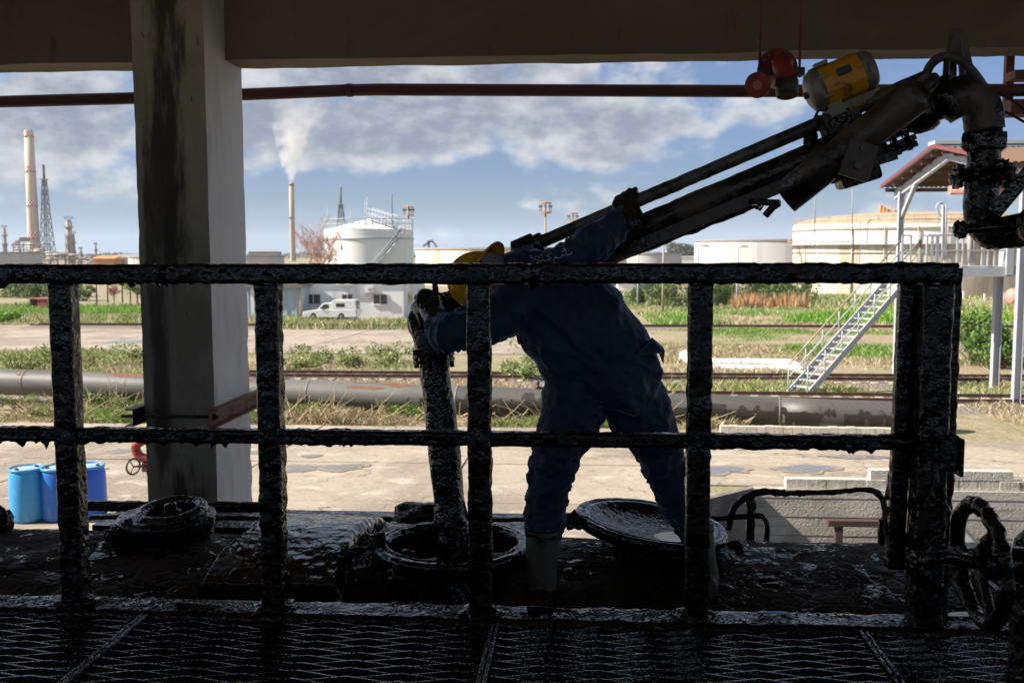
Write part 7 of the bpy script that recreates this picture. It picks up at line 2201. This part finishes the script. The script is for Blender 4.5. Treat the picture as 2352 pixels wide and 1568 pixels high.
def folds(P, N):
    D = np.zeros(len(P))
    ds = {k: seg_param(P, A) for k, A in axes.items()}
    rad = {'t': .17, 'll': .09, 'lr': .09, 'ar': .075, 'al': .08}
    W = np.stack([np.exp(-(np.maximum(ds[k][0] / rad[k] - .85, 0) / .22) ** 2) for k in axes], 1)
    W = W / (W.sum(1, keepdims=True) + 1e-6)
    for i, k in enumerate(axes):
        _, par, vec, tg, L = ds[k]
        vn = vec / (np.linalg.norm(vec, axis=1, keepdims=True) + 1e-9)
        ang = np.arctan2(vn @ np.array(SX_), vn @ np.array(FWD))
        ca, sa = np.cos(ang), np.sin(ang)
        if k == 't':
            q = P @ np.array(SX_ * 0.62 + SU_ * 0.78); r_ = P @ np.array(SX_ * 0.78 - SU_ * 0.62)
            c = np.stack([q * 11, r_ * 3.0, ca * 0.7], 1)
            n = fbm(c, 5, 3)
            amp = 0.017
            waist = np.exp(-((par - 0.14) / 0.05) ** 2)
            D += W[:, i] * (amp * ((1 - np.minimum(np.abs(n), 1)) ** 3 - 0.35) * 1.2 - 0.010 * waist * (1 + .5 * n))
        else:
            f = {'ll': 17, 'lr': 17, 'ar': 26, 'al': 26}[k]
            slant = 0.55 * sa + 0.25 * ca
            c = np.stack([(par + 0.05 * slant) * f, ca * 1.1, sa * 1.1], 1)
            n = fbm(c, {'ll': 11, 'lr': 17, 'ar': 23, 'al': 29}[k], 3)
            ridge = (1 - np.minimum(np.abs(n), 1)) ** 3 - 0.35
            j = {'ll': (0.55, 1.0), 'lr': (0.55, 1.0), 'ar': (0.45, 1.0), 'al': (0.55, 1.0)}[k]
            s = par / L
            env = 0.45 + 0.8 * np.exp(-((s - j[0]) / 0.16) ** 2) + 0.8 * np.exp(-((s - 0.92) / 0.12) ** 2) + 0.6 * np.exp(-((s - 0.05) / 0.12) ** 2)
            D += W[:, i] * (0.0095 if k[0] == 'l' else 0.0095) * ridge * 1.7 * env
    D += 0.0012 * fbm(P * 30, 91, 2)
    return P + N * D[:, None]
body = remesh('body', mb, 0.0085, 8, [M['coverall'], M['skin']], man, folds)
# the head under the helmet is skin
me = body.data
oc = np.array(ORG[man.name])
hcv = np.array(tuple(hc)); fcv = np.array(tuple(fc))
for p in me.polygons:
    c = np.array(tuple(p.center)) + oc
    if np.linalg.norm(c - hcv) < 0.125 or np.linalg.norm(c - fcv) < 0.075: p.material_index = 1
BV = BVHTree.FromPolygons([tuple(np.array(tuple(v.co)) + oc) for v in me.vertices], [tuple(p.vertices) for p in me.polygons])
# collar, jacket tail, chest flap
def on_body(px, py, off=0.003):
    d = ray(px, py)
    h = BV.ray_cast(CAM, d)
    if h[0] is None: return at_y(px, py, 3.75)
    n = h[1] if h[1].dot(d) < 0 else -h[1]
    return h[0] + n * off
mb = MB(); loft(mb, interp_st([(1200, 646, 3.84, 62, .085), (1178, 636, 3.845, 60, .08), (1160, 632, 3.85, 52, .075)], 3)); mb.build('collar', M['coverall'], man, disp=rough(0.003, 14, 3))
mb = MB()
fl = [at_y(1462, 818, 3.74), at_y(1500, 782, 3.76), at_y(1527, 806, 3.80), at_y(1524, 838, 3.81), at_y(1513, 812, 3.77)]
mb.prism(fl, (0.0, 0.05, 0.01)); mb.build('jacket_tail', M['coverall'], man, bevel=0.004)
mb = MB(); mb.prism([at_y(1172, 752, 3.80), at_y(1182, 757, 3.80), at_y(1190, 791, 3.80), at_y(1216, 791, 3.80), at_y(1222, 775, 3.80)], (0, 0.07, 0)); mb.build('chest_flap', M['coverall'], man, bevel=0.004)
# worn grey print across the shoulders
def stroke(mb, pts, w=2.1):
    P = [on_body(a, b, 0.0045) for a, b in pts]
    P = smooth_path(P, 4) if len(P) > 2 else resample(P, 0.004)
    mb.tube(P, w * 0.0016 * 0.55, 6)
pr = MB()
for s in ([(1313, 579), (1310, 584), (1305, 585), (1302, 581)], [(1303, 581), (1300, 587), (1295, 588), (1292, 584)], [(1293, 585), (1289, 591), (1283, 593), (1278, 591)],
          [(1277, 589), (1276, 594), (1272, 599)], [(1268, 583), (1259, 588), (1266, 593), (1262, 597), (1250, 600)], [(1248, 594), (1247, 600), (1238, 602)],
          [(1238, 592), (1232, 590), (1228, 595), (1233, 599), (1240, 597)], [(1228, 598), (1222, 602)]):
    stroke(pr, s)
for c in ((1300, 575), (1295, 577), (1298, 572), (1244, 588), (1222, 594), (1219, 590)):
    pr.blob(on_body(*c), 0.0036, 0.0, 1, 6)
pr.build('back_print', M['print'], man)

# gloves
def finger(mb, pts, r0, r1, n=10):
    pts = smooth_path(pts, 4)
    mb.tube(pts, [r0 + (r1 - r0) * i / (len(pts) - 1) for i in range(len(pts))], n)
    mb.lathe(pts[-1], (pts[-1] - pts[-2]), [(r1, 0), (r1 * 0.8, r1 * 0.55), (r1 * 0.3, r1 * 0.9), (0, r1)], n)
mb = MB()
loft(mb, interp_st([(1020, 752, 3.74, 33, .050), (1006, 737, 3.80, 29, .046), (993, 714, 3.86, 27, .032), (984, 692, 3.90, 29, .028), (984, 676, 3.92, 26, .026), (986, 668, 3.93, 18, .02)], 4))
A = lambda x, y, Y: at_y(x, y, Y)
finger(mb, [A(995, 694, 3.89), A(1000, 674, 3.885), A(1000, 660, 3.89), A(996, 645, 3.90)], .0150, .0115)
finger(mb, [A(976, 680, 3.91), A(970, 674, 3.95), A(985, 672, 4.04), A(1008, 676, 4.06), A(1018, 684, 4.02)], .0135, .0108)
finger(mb, [A(966, 688, 3.91), A(958, 683, 3.97), A(975, 678, 4.07), A(1008, 686, 4.08), A(1020, 694, 4.02)], .0138, .0110)
finger(mb, [A(963, 700, 3.90), A(954, 700, 3.97), A(972, 700, 4.08), A(1006, 704, 4.09), A(1018, 708, 4.03)], .0132, .0105)
finger(mb, [A(966, 711, 3.88), A(957, 716, 3.95), A(972, 718, 4.06), A(1002, 718, 4.08), A(1012, 718, 4.04)], .0118, .0095)
def wrinkle(P, N): return P + N * (0.0022 * fbm(P * 45, 7, 3))[:, None]
remesh('glove', mb, 0.0045, 4, [M['glove']], man, wrinkle)
mb = MB()
loft(mb, interp_st([(1452, 530, 3.78, 24, .048), (1447, 510, 3.79, 35, .052), (1441, 488, 3.81, 31, .042), (1437, 470, 3.83, 29, .032), (1438, 455, 3.845, 26, .024)], 4))
loft(mb, interp_st([(1464, 500, 3.80, 9, .035), (1468, 512, 3.80, 7, .04), (1465, 526, 3.80, 6, .04)], 3))
RY = lambda px: YD + (YA - YD) * (px - 985) / (2180 - 985) - 0.025
for k, (x, y) in enumerate(((1417, 462), (1430, 455), (1443, 448), (1456, 445))):
    yy_ = RY(x)
    finger(mb, [A(x, y + 14, yy_ - 0.045), A(x + 1, y - 2, yy_ - 0.034), A(x + 4, y - 9, yy_ + 0.008), A(x + 8, y + 12, yy_ + 0.045), A(x + 10, y + 30, yy_ + 0.03)], (.0125, .0135, .0138, .0122)[k], (.0100, .0108, .0108, .0095)[k])
finger(mb, [A(1428, 486, 3.80), A(1416, 478, 3.80), A(1412, 468, 3.82), A(1416, 460, 3.84)], .0145, .0108)
remesh('glove', mb, 0.0045, 4, [M['glove']], man, wrinkle)

# boots
mb = MB()
loft(mb, interp_st([(1249, 1217, 3.80, 41, .068), (1247, 1240, 3.795, 40, .066), (1245, 1290, 3.78, 37, .06), (1243, 1330, 3.77, 36, .058), (1246, 1360, 3.76, 38, .06), (1248, 1388, 3.755, 36, .055)], 4))
loft(mb, interp_st([(1252, 1368, 3.73, 32, .045), (1236, 1350, 3.81, 36, .05), (1214, 1330, 3.90, 34, .05), (1196, 1314, 3.98, 29, .042), (1186, 1306, 4.01, 18, .03)], 4))
def bootf(P, N): return P + N * (0.0028 * fbm(P * 22, 17, 3))[:, None]
remesh('boot', mb, 0.006, 4, [M['boot']], man, bootf)
mb = MB(); loft(mb, [(1249, 1213, 3.80, 42.5, .070), (1249, 1216, 3.80, 43.5, .0715), (1248.5, 1230, 3.798, 43, .0705), (1248, 1233, 3.797, 41, .068)]); mb.build('boot_cuff', M['boot'], man)
mb = MB()
loft(mb, interp_st([(1598, 1212, 3.94, 38, .064), (1604, 1240, 3.94, 36, .062), (1612, 1290, 3.92, 34, .058), (1618, 1320, 3.91, 34, .056), (1620, 1345, 3.90, 33, .05)], 4))
loft(mb, interp_st([(1606, 1338, 3.88, 24, .04), (1618, 1342, 3.90, 26, .045), (1628, 1348, 3.85, 22, .045), (1634, 1356, 3.80, 16, .035)], 3))
remesh('boot', mb, 0.006, 4, [M['boot']], man, bootf)
mb = MB(); loft(mb, [(1598, 1208, 3.94, 40, .066), (1598.5, 1211, 3.94, 41, .068), (1602, 1226, 3.94, 40, .067), (1603, 1229, 3.94, 38, .064)]); mb.build('boot_cuff', M['boot'], man)

# helmet: dome, brim with a peak, straps inside
hb = at_y(1099, 645, 3.86)                            # middle of the rim
hn = (-SX_ * 0.86 + SU_ * 0.30 + FWD * 0.36).normalized()          # towards the crown
ht = (SU_ * 0.90 + SX_ * 0.40); ht = (ht - hn * ht.dot(hn)).normalized()
hs2 = hn.cross(ht)
V, f = [], []
na_, nr = 48, 16
def dome_pt(a, e):
    ce, se = math.cos(e), math.sin(e)
    rx, ry = 0.098, 0.115
    ridge = 0.004 * math.exp(-(math.sin(a) / 0.16) ** 2) * se
    return hb + (hs2 * rx * math.sin(a) + ht * ry * math.cos(a)) * ce + hn * (0.130 * se + ridge) 
for i in range(nr + 1):
    e = (math.pi / 2) * i / nr
    for k in range(na_):
        V.append(dome_pt(2 * math.pi * k / na_, e))
for i in range(nr):
    for k in range(na_): f.append((i * na_ + k, i * na_ + (k + 1) % na_, (i + 1) * na_ + (k + 1) % na_, (i + 1) * na_ + k))
mb = MB(); mb.add(V, f, True)
hel = mb.build('helmet', M['helmet'], man)
sd_ = hel.modifiers.new('thick', 'SOLIDIFY'); sd_.thickness = 0.004
V, f = [], []
for k in range(na_):
    a = 2 * math.pi * k / na_
    base = hs2 * 0.098 * math.sin(a) + ht * 0.115 * math.cos(a)
    ext = 0.016 + 0.040 * max(0, math.cos(a)) ** 2 + 0.012 * max(0, -math.cos(a)) ** 3
    out = base.normalized()
    V += [hb + base + hn * 0.001, hb + base + out * ext * 0.6 - hn * (0.006 + 0.012 * max(0, math.cos(a)) ** 2), hb + base + out * ext - hn * (0.014 + 0.018 * max(0, math.cos(a)) ** 2), hb + base + out * (ext - 0.003) - hn * (0.022 + 0.018 * max(0, math.cos(a)) ** 2)]
for k in range(na_):
    j = (k + 1) % na_
    for c in range(3): f.append((k * 4 + c, k * 4 + c + 1, j * 4 + c + 1, j * 4 + c))
mb = MB(); mb.add(V, f, True); br = mb.build('helmet_brim', M['helmet'], hel)
sd_ = br.modifiers.new('thick', 'SOLIDIFY'); sd_.thickness = 0.003
mb = MB()
band = [hb + (hs2 * 0.092 * math.sin(a) + ht * 0.108 * math.cos(a)) - hn * 0.012 for a in np.linspace(0, 2 * math.pi, 40)]
for s in (0.0, 0.012): mb.tube([q + hn * s for q in band], 0.0075, 6, False)
mb.build('head_band', M['helmet_in'], hel)
# grey sweat cloth between helmet and collar
mb = MB(); loft(mb, interp_st([(1112, 606, 3.83, 30, .07), (1128, 604, 3.83, 26, .065), (1150, 608, 3.84, 20, .05)], 3)); mb.build('head_cloth', M['hood'], man, disp=rough(0.003, 20, 5))
# ================================================================== vegetation
PAL = {
    'straw': ((0.56, 0.46, 0.29), (0.44, 0.35, 0.22), (0.64, 0.55, 0.38)),
    'green': ((0.15, 0.26, 0.045), (0.21, 0.33, 0.06), (0.10, 0.19, 0.035)),
    'lush': ((0.19, 0.38, 0.04), (0.26, 0.46, 0.06), (0.13, 0.28, 0.035)),
    'olive': ((0.24, 0.28, 0.09), (0.32, 0.34, 0.12), (0.15, 0.19, 0.06)),
    'bush': ((0.09, 0.15, 0.055), (0.13, 0.19, 0.07), (0.06, 0.10, 0.04)),
    'brush': ((0.36, 0.26, 0.17), (0.26, 0.18, 0.12), (0.46, 0.35, 0.24)),
    'yellow': ((0.85, 0.66, 0.03), (0.88, 0.72, 0.06), (0.8, 0.58, 0.02)),
    'russet': ((0.48, 0.22, 0.09), (0.38, 0.18, 0.08), (0.55, 0.32, 0.13)),
    'haze': ((0.07, 0.09, 0.05), (0.05, 0.07, 0.04), (0.09, 0.10, 0.06)),
}
def blades(P, h, w, lean, cols):
    """one bent blade (two quads' worth, as 3 + 1 points) at each place"""
    n = len(P)
    a = NPR.uniform(0, 2 * np.pi, n)
    side = np.stack([np.cos(a), np.sin(a), 0 * a], 1)
    b = NPR.uniform(0, 2 * np.pi, n)
    ln = np.stack([np.cos(b), np.sin(b), 0 * b], 1) * (lean * h * NPR.uniform(0.3, 1.2, n))[:, None]
    z = np.array([0, 0, 1.0])
    v0 = P - side * (w / 2)[:, None]
    v1 = P + side * (w / 2)[:, None]
    mid = P + z * (h * 0.55)[:, None] + ln * 0.35
    v2 = mid + side * (w * 0.38)[:, None]
    v3 = P + z * h[:, None] + ln
    V = np.stack([v0, v1, v2, v3], 1).reshape(-1, 3)
    F = np.arange(n * 4).reshape(-1, 4)
    return V, F, np.repeat(cols, 4, 0)
def pick(keys, wts, n, jitter=0.25):
    k = NPR.choice(len(keys), n, p=np.array(wts) / sum(wts))
    c = NPR.integers(0, 3, n)
    T = np.array([PAL[q] for q in keys])
    out = T[k, c]
    return out * (1 + NPR.uniform(-jitter, jitter, (n, 1)))
GZ = np.vectorize(gz)
def grass(name, label, x0, x1, y0, y1, n, hmin, hmax, w, keys, wts, cl=0.25, lean=0.5, thr=-0.2, seed=1, patchy=None, z_off=0.0, mask=None):
    X = NPR.uniform(x0, x1, n); Y = NPR.uniform(y0, y1, n)
    q = fbm(np.stack([X * cl, Y * cl, 0 * X], 1), seed, 3)
    k = q + NPR.uniform(-0.25, 0.25, n) > thr
    if mask is not None: k &= mask(X, Y)
    X, Y, q = X[k], Y[k], q[k]
    m = len(X)
    if m == 0: return
    hh = (hmin + (hmax - hmin) * np.clip(0.5 + q * 0.7, 0, 1)) * NPR.uniform(0.55, 1.15, m)
    cols = pick(keys, wts, m)
    if patchy:
        r_ = fbm(np.stack([X * patchy[1], Y * patchy[1], 0 * X + 5], 1), seed + 40, 3) + NPR.uniform(-.2, .2, m)
        c2 = pick(patchy[0], [1] * len(patchy[0]), m)
        cols = np.where((r_ > patchy[2])[:, None], c2, cols)
    P = np.stack([X, Y, GZ(Y) + z_off], 1)
    V, F, C = blades(P, hh, np.full(m, w) * NPR.uniform(0.6, 1.3, m), lean, cols)
    o = fast_mesh(name, V, F, M['leafy'], None, (0, (y0 + y1) / 2, gz((y0 + y1) / 2)), C)
    tag(o, label, None, None, 'stuff')
    return o
def leaves(P, size, cols, flat=0.3):
    n = len(P)
    a = NPR.normal(size=(n, 3)); a /= np.linalg.norm(a, axis=1, keepdims=True)
    b = NPR.normal(size=(n, 3)); b[:, 2] *= flat
    b -= a * (a * b).sum(1, keepdims=True); b /= np.linalg.norm(b, axis=1, keepdims=True) + 1e-9
    s = (size * NPR.uniform(0.6, 1.4, n))[:, None]
    V = np.stack([P - a * s, P - b * s * 0.38, P + a * s, P + b * s * 0.38], 1).reshape(-1, 3)
    return V, np.arange(n * 4).reshape(-1, 4), np.repeat(cols, 4, 0)
def bush(name, label, cat, x, y, rx, ry, h, n, leaf, keys, wts, group, seed=0, lobes=7, base=None, stems=True):
    z0 = gz(y) if base is None else base
    t = thing(name, label, cat, (x, y, z0), group)
    r_ = np.random.default_rng(seed + 100)
    C = np.stack([r_.uniform(-.75, .75, lobes) * rx, r_.uniform(-.7, .7, lobes) * ry, r_.uniform(.25, .72, lobes) * h], 1)
    Rr = r_.uniform(.28, .5, lobes)
    i = r_.integers(0, lobes, n)
    d = r_.normal(size=(n, 3)); d /= np.linalg.norm(d, axis=1, keepdims=True)
    rad = (0.55 + 0.5 * r_.uniform(0, 1, n) ** 0.6) * Rr[i]
    P = C[i] + d * rad[:, None] * np.array([rx, ry, h * 0.9])
    q = fbm(P * (2.2 / max(rx, 0.4)) + seed, seed, 3)
    P = P[(q > -0.28) & (P[:, 2] > 0.02)]
    P = P + np.array([x, y, z0])
    cols = pick(keys, wts, len(P), 0.3)
    V, F, Cc = leaves(P, np.full(len(P), leaf), cols)
    o = fast_mesh('foliage', V, F, M['leafy'], t, (x, y, z0), Cc)
    if stems:
        mb = MB()
        for k in range(lobes):
            e = Vector((x, y, z0)) + Vector(C[k])
            mb.tube([(x + rnd.uniform(-.2, .2) * rx, y, z0 - 0.05), Vector((x, y, z0)).lerp(e, 0.5) + Vector((0, 0, .1 * h)), e], [0.035 * h ** .5, 0.025 * h ** .5, 0.012], 5, False)
        mb.build('stems', M['bark'], t)
    return t

# brush strip in front of the pipeline (left and middle): dry branches, dead grass, some green
grass('dry_brush', 'tangle of dry brush and weeds below the grey pipeline', -17, 4.6, 27.2, 33.0, 26000, 0.08, 0.40, 0.020, ['brush', 'straw', 'olive'], [3, 1.4, 1.4], 0.5, 1.0, -0.45, 3, (['green', 'olive'], 0.35, 0.15))
def twigs(name, label, n, rx, ry, L, r0, mt, seed, up=0.5):
    r_ = random.Random(seed)
    mb = MB()
    for k in range(n):
        x, y = r_.uniform(*rx), r_.uniform(*ry)
        q = Vector((x, y, gz(y)))
        d = Vector((r_.uniform(-1, 1), r_.uniform(-.6, .6), r_.uniform(0.05, up))).normalized()
        path = [q]
        for _ in range(3):
            d = (d + Vector((r_.uniform(-.4, .4), r_.uniform(-.4, .4), r_.uniform(-.35, .25)))).normalized()
            path.append(path[-1] + d * L * r_.uniform(.2, .5))
        mb.tube(path, [r0, r0 * .8, r0 * .6, r0 * .3], 4, False)
    o = mb.build(name, mt)
    tag(o, label, None, None, 'stuff')
twigs('dry_twigs', 'dead branches strewn along the brush strip', 900, (-16, 4.4), (27.3, 31.8), 1.0, 0.016, M['straw'], 4, 0.7)
twigs('dry_twigs', 'dead branches strewn on the slope at the right', 200, (12.5, 22), (26.2, 31), 0.9, 0.014, M['straw'], 5, 0.6)
k = 0
for i, (px, py, Y, rx, h, kk, ww) in enumerate([(40, 940, 30.2, 0.9, 0.55, ['green', 'olive', 'brush'], [2, 2, 1]), (120, 960, 29.2, 0.8, 0.45, ['olive', 'brush'], [1, 1]), (250, 940, 30.0, 0.9, 0.6, ['green', 'olive'], [2, 1]), (415 * 0 + 300, 950, 29.4, 0.7, 0.5, ['green', 'olive', 'brush'], [2, 1, 1]), (700, 955, 29.6, 0.6, 0.4, ['green', 'olive'], [1, 1]), (925, 960, 29.0, 0.8, 0.5, ['green', 'olive'], [2, 1])]):
    p = gp(px, py)
    bush('low_shrub', ('scrubby green shrub below the pipeline at the far left', 'brownish shrub just right of the leftmost one', 'green shrub between the fence post and the pillar', 'mixed shrub touching the pillar edge', 'tiny shrub right of the pillar below the pipeline', 'low green shrub left of the drop pipe')[i], 'shrub', p.x, p.y, rx, 0.5, h, 1100, 0.05, kk, ww, 'low shrubs in the brush strip', i + 5)

# grass strip between pipeline and far pad
grass('grass', 'green and straw coloured grass strip behind the pipeline', -32, 10, 34.5, 52.3, 46000, 0.06, 0.36, 0.032, ['olive', 'green', 'straw'], [3, 2.4, 2], 0.22, 0.7, -0.18, 7, (['straw', 'brush'], 0.16, 0.20))
for i, (px, py, rx, h) in enumerate(((40, 840, 1.9, 0.8), (125, 826, 1.2, 1.0), (245, 836, 2.3, 1.2), (335, 822, 1.0, 0.6), (672, 842, 1.2, 0.6), (745, 826, 2.2, 1.1), (850, 834, 1.3, 0.7), (915, 822, 1.7, 0.9), (1215, 850, 1.5, 1.5), (1190, 868, 0.9, 0.8))):
    p = gp(px, py + 8)
    bush('weed_bush', ('leftmost olive weed bush behind the pipeline', 'olive weed bush right of the leftmost fence post', 'taller weed bush left of the pillar', 'weed bush touching the pillar', 'weed bush just right of the second fence post', 'bushy weed above the rusty stretch of pipe', 'broad weed bush left of the drop pipe', 'low weed clump beside the drop pipe flange', 'tall yellow green weed in front of the worker', 'small weed beside the valve')[i], 'bush', p.x, p.y, rx, 0.9, h, 1500, 0.085, ['olive', 'green', 'straw'] if i != 8 else ['lush', 'olive', 'straw'], [3, 2, 1], 'weed bushes behind the pipeline', i + 20, stems=False)

# field behind the far pad, left
grass('grass', 'long yellow green grass of the left field', -75, -8, 76, 122, 60000, 0.25, 0.8, 0.08, ['straw', 'olive', 'green'], [3, 3, 2.4], 0.10, 0.6, -0.4, 9, (['lush', 'green'], 0.07, 0.12))
grass('grass', 'grass behind the white house and shed', -60, 20, 122, 160, 16000, 0.4, 1.0, 0.16, ['olive', 'green', 'straw'], [3, 3, 2], 0.08, 0.4, -0.7, 10)
# right field
def not_shed(X, Y): return ~((X > 13) & (Y > 32) & (Y < 43) & (X < 13.2))
grass('grass', 'straw coloured dry grass on the right slope', 4, 40, 41.5, 77, 80000, 0.06, 0.36, 0.045, ['straw', 'brush', 'olive'], [4, 1.5, 1], 0.16, 0.8, -0.25, 12, (['olive', 'green', 'lush'], 0.13, 0.18), 0.0, lambda X, Y: (Y > 47.5) | (NPR.uniform(0, 1, len(X)) < 0.35))
grass('grass', 'bright green grass beyond the farthest track', 6, 70, 81, 118, 60000, 0.22, 0.7, 0.09, ['lush', 'green', 'olive', 'straw'], [3, 3, 2.4, 1.8], 0.10, 0.55, -0.5, 14, (['straw'], 0.06, 0.14))
grass('grass', 'mixed grass reaching the big tanks', 4, 120, 118, 175, 30000, 0.4, 1.0, 0.16, ['olive', 'straw', 'green', 'lush'], [2, 2, 2, 1], 0.07, 0.4, -0.7, 15)
grass('grass', 'grass between the near railway tracks', 2, 24, 34.2, 38.3, 16000, 0.08, 0.36, 0.025, ['green', 'olive', 'straw', 'lush'], [2, 2, 3.5, .6], 0.4, 0.6, -0.25, 16)
grass('grass', 'straw coloured verge below the gantry columns', 12.2, 26, 26.2, 33, 13000, 0.10, 0.45, 0.024, ['straw', 'straw', 'brush', 'olive'], [4, 2, 2, 1], 0.4, 0.7, -0.3, 17)
grass('grass', 'russet dead grass around the right gantry legs', 15, 28, 36, 42, 9000, 0.15, 0.45, 0.03, ['russet', 'straw', 'olive'], [2, 2, 1], 0.3, 0.6, -0.3, 18)
# bright green patches with yellow flowers
for i, (xx0, xx1, yy0, yy1, n, hh_, lab) in enumerate(((17, 30, 83, 96, 9000, 1.1, 'bright green leafy patch behind the stairs'), (28, 52, 82, 104, 16000, 1.0, 'lush green patch with flowers beyond the gantry'), (8, 17, 84, 100, 4000, 0.8, 'pale green patch just right of the worker'), (-70, -40, 96, 118, 12000, 1.1, 'lush green strip behind the red shelter'))):
    grass('weeds', lab, xx0, xx1, yy0, yy1, n, 0.4, hh_, 0.13, ['lush', 'lush', 'green'], [3, 2, 1], 0.12, 0.5, -0.1, 30 + i)
def flowers(name, label, x0, x1, y0, y1, n, size, z, seed):
    X, Y = NPR.uniform(x0, x1, n), NPR.uniform(y0, y1, n)
    q = fbm(np.stack([X * .3, Y * .3, 0 * X], 1), seed, 2) > 0.0
    X, Y = X[q], Y[q]
    P = np.stack([X, Y, GZ(Y) + z * NPR.uniform(.7, 1.2, len(X))], 1)
    V, F, C = leaves(P, np.full(len(P), size), pick(['yellow'], [1], len(P), .15), 1)
    o = fast_mesh(name, V, F, M['leafy'], None, (0, y0, gz(y0)), C); tag(o, label, None, None, 'stuff')
flowers('flowers', 'yellow flowers scattered beyond the gantry', 24, 60, 78, 108, 1500, 0.12, 0.9, 2)
flowers('flowers', 'yellow flowers by the nearest track', 2, 10, 34.3, 36.8, 160, 0.035, 0.35, 3)

# bushes on the right, one by one
spots = [(1465, 702, 1.6, 2.4), (1518, 706, 2.8, 4.0), (1560, 708, 3.4, 4.8), (1640, 704, 2.8, 3.6), (1672, 705, 3.4, 4.2), (1712, 706, 3.2, 4.4), (1756, 703, 3.0, 3.8), (1800, 700, 3.2, 3.9), (1842, 694, 2.8, 3.0)]
lab = ['small round bush just right of the worker', 'grey green bush left of the right-hand fence post', 'tallest grey green bush behind the right-hand fence post', 'green bush right of the right-hand fence post', 'spreading green bush in front of the grey tank', 'dense bush at the middle of the bush row', 'bush with russet reeds in front', 'broad bush below the cream tank edge', 'last low bush of the row at the tank foot']
for i, (px, py, rx, h) in enumerate(spots):
    p = gp(px, py)
    bush('acacia_bush', lab[i], 'bush', p.x, p.y, rx, rx * .8, h, 2600, 0.20, ['bush', 'green', 'olive'], [3, 1.4, 1], 'grey green bushes before the tanks', 60 + i, 9)
grass('reeds', 'russet reeds in front of the bush row', gp(1690, 712).x, gp(1860, 712).x, 121, 127, 1500, 1.0, 2.2, 0.10, ['russet', 'straw'], [2, 1], 0.3, 0.25, -0.2, 44)
# left shrubs behind the field
for i, (px, py, rx, h) in enumerate(((10, 682, 6, 3.6), (45, 684, 6.5, 3.8), (85, 682, 6, 3.6), (118, 682, 5, 3.2), (165, 690, 4, 2.6), (330, 682, 4, 3.4))):
    p = gp(px, py)
    bush('dark_shrub', ('dark shrub at the extreme left behind the field', 'tallest dark shrub above the red shelter', 'dark shrub touching the leftmost fence post', 'dark shrub half hidden by the leftmost fence post', 'low shrub between fence post and trellis', 'yellow green shrub at the pillar edge behind the trellis')[i], 'shrub', p.x, p.y, rx, rx * .7, h, 2400, 0.26, ['bush', 'green', 'olive'] if i < 5 else ['lush', 'olive'], [3, 1, .6] if i < 5 else [1, 1], 'dark shrubs behind the left field', 80 + i, 8, stems=False)
p = gp(8, 745)
bush('green_weed', 'bright green weed clump at the left edge beside the far track', 'weed', p.x, p.y, 2.0, 1.2, 1.3, 1400, 0.14, ['lush', 'green'], [2, 1], None, 95, 6, stems=False)
# big green bush behind the gate post
for i, (px, py, rx, h, lab_) in enumerate(((2230, 838, 1.25, 2.4, 'large leafy green bush right of the gate post'), (2305, 846, 1.15, 1.9, 'dark leafy bush right of the gantry leg'))):
    p = gp(px, py)
    bush('leafy_bush', lab_, 'bush', p.x, p.y, rx, 1.0, h, 4200, 0.10, ['green', 'bush', 'lush'], [2, 2, .5], 'leafy bushes by the gantry leg', 110 + i, 9)
# distant tree belts near the sea
def belt(label, px0, px1, Y, h, n, seed):
    a, b = at_y(px0, 585, Y), at_y(px1, 585, Y)
    X = NPR.uniform(a.x, b.x, n)
    hh = h * (0.6 + 0.5 * fbm(np.stack([X * .02, 0 * X, 0 * X], 1), seed, 3))
    Z = gz(Y) + np.clip(hh, 1, None) * NPR.uniform(0, 1, n)
    P = np.stack([X, Y + NPR.uniform(0, 20, n), Z], 1)
    V, F, C = leaves(P, np.full(n, h * 0.14), pick(['haze'], [1], n, .3))
    o = fast_mesh('treeline', V, F, M['leafy'], None, (0, Y, gz(Y)), C); tag(o, label, None, None, 'stuff')
belt('distant tree belt on the shore between the tanks', 1535, 1620, 900, 12, 1600, 3)
belt('far trees along the horizon at the left', -80, 340, 1300, 10, 3500, 4)
belt('far trees along the horizon behind the white tank', 560, 1180, 1400, 10, 5000, 5)
belt('far trees behind the tanks at the right', 1380, 2420, 1500, 9, 5000, 6)

# ================================================================== the air over the site
hz_ = MB(); hz_.box((-9800, -950, -11.4), (9800, 9800, 165))
mh = bpy.data.materials.new('haze_air'); mh.use_nodes = True
nd, lk = mh.node_tree.nodes, mh.node_tree.links
nd.remove(nd['Principled BSDF'])
pv = nd.new('ShaderNodeVolumePrincipled')
pv.inputs['Color'].default_value = (0.80, 0.88, 1.0, 1)
pv.inputs['Density'].default_value = 0.00008
lk.new(pv.outputs[0], nd['Material Output'].inputs['Volume'])
o = hz_.build('haze', mh); o['kind'] = 'stuff'; o['label'] = 'thin bluish haze over the site'
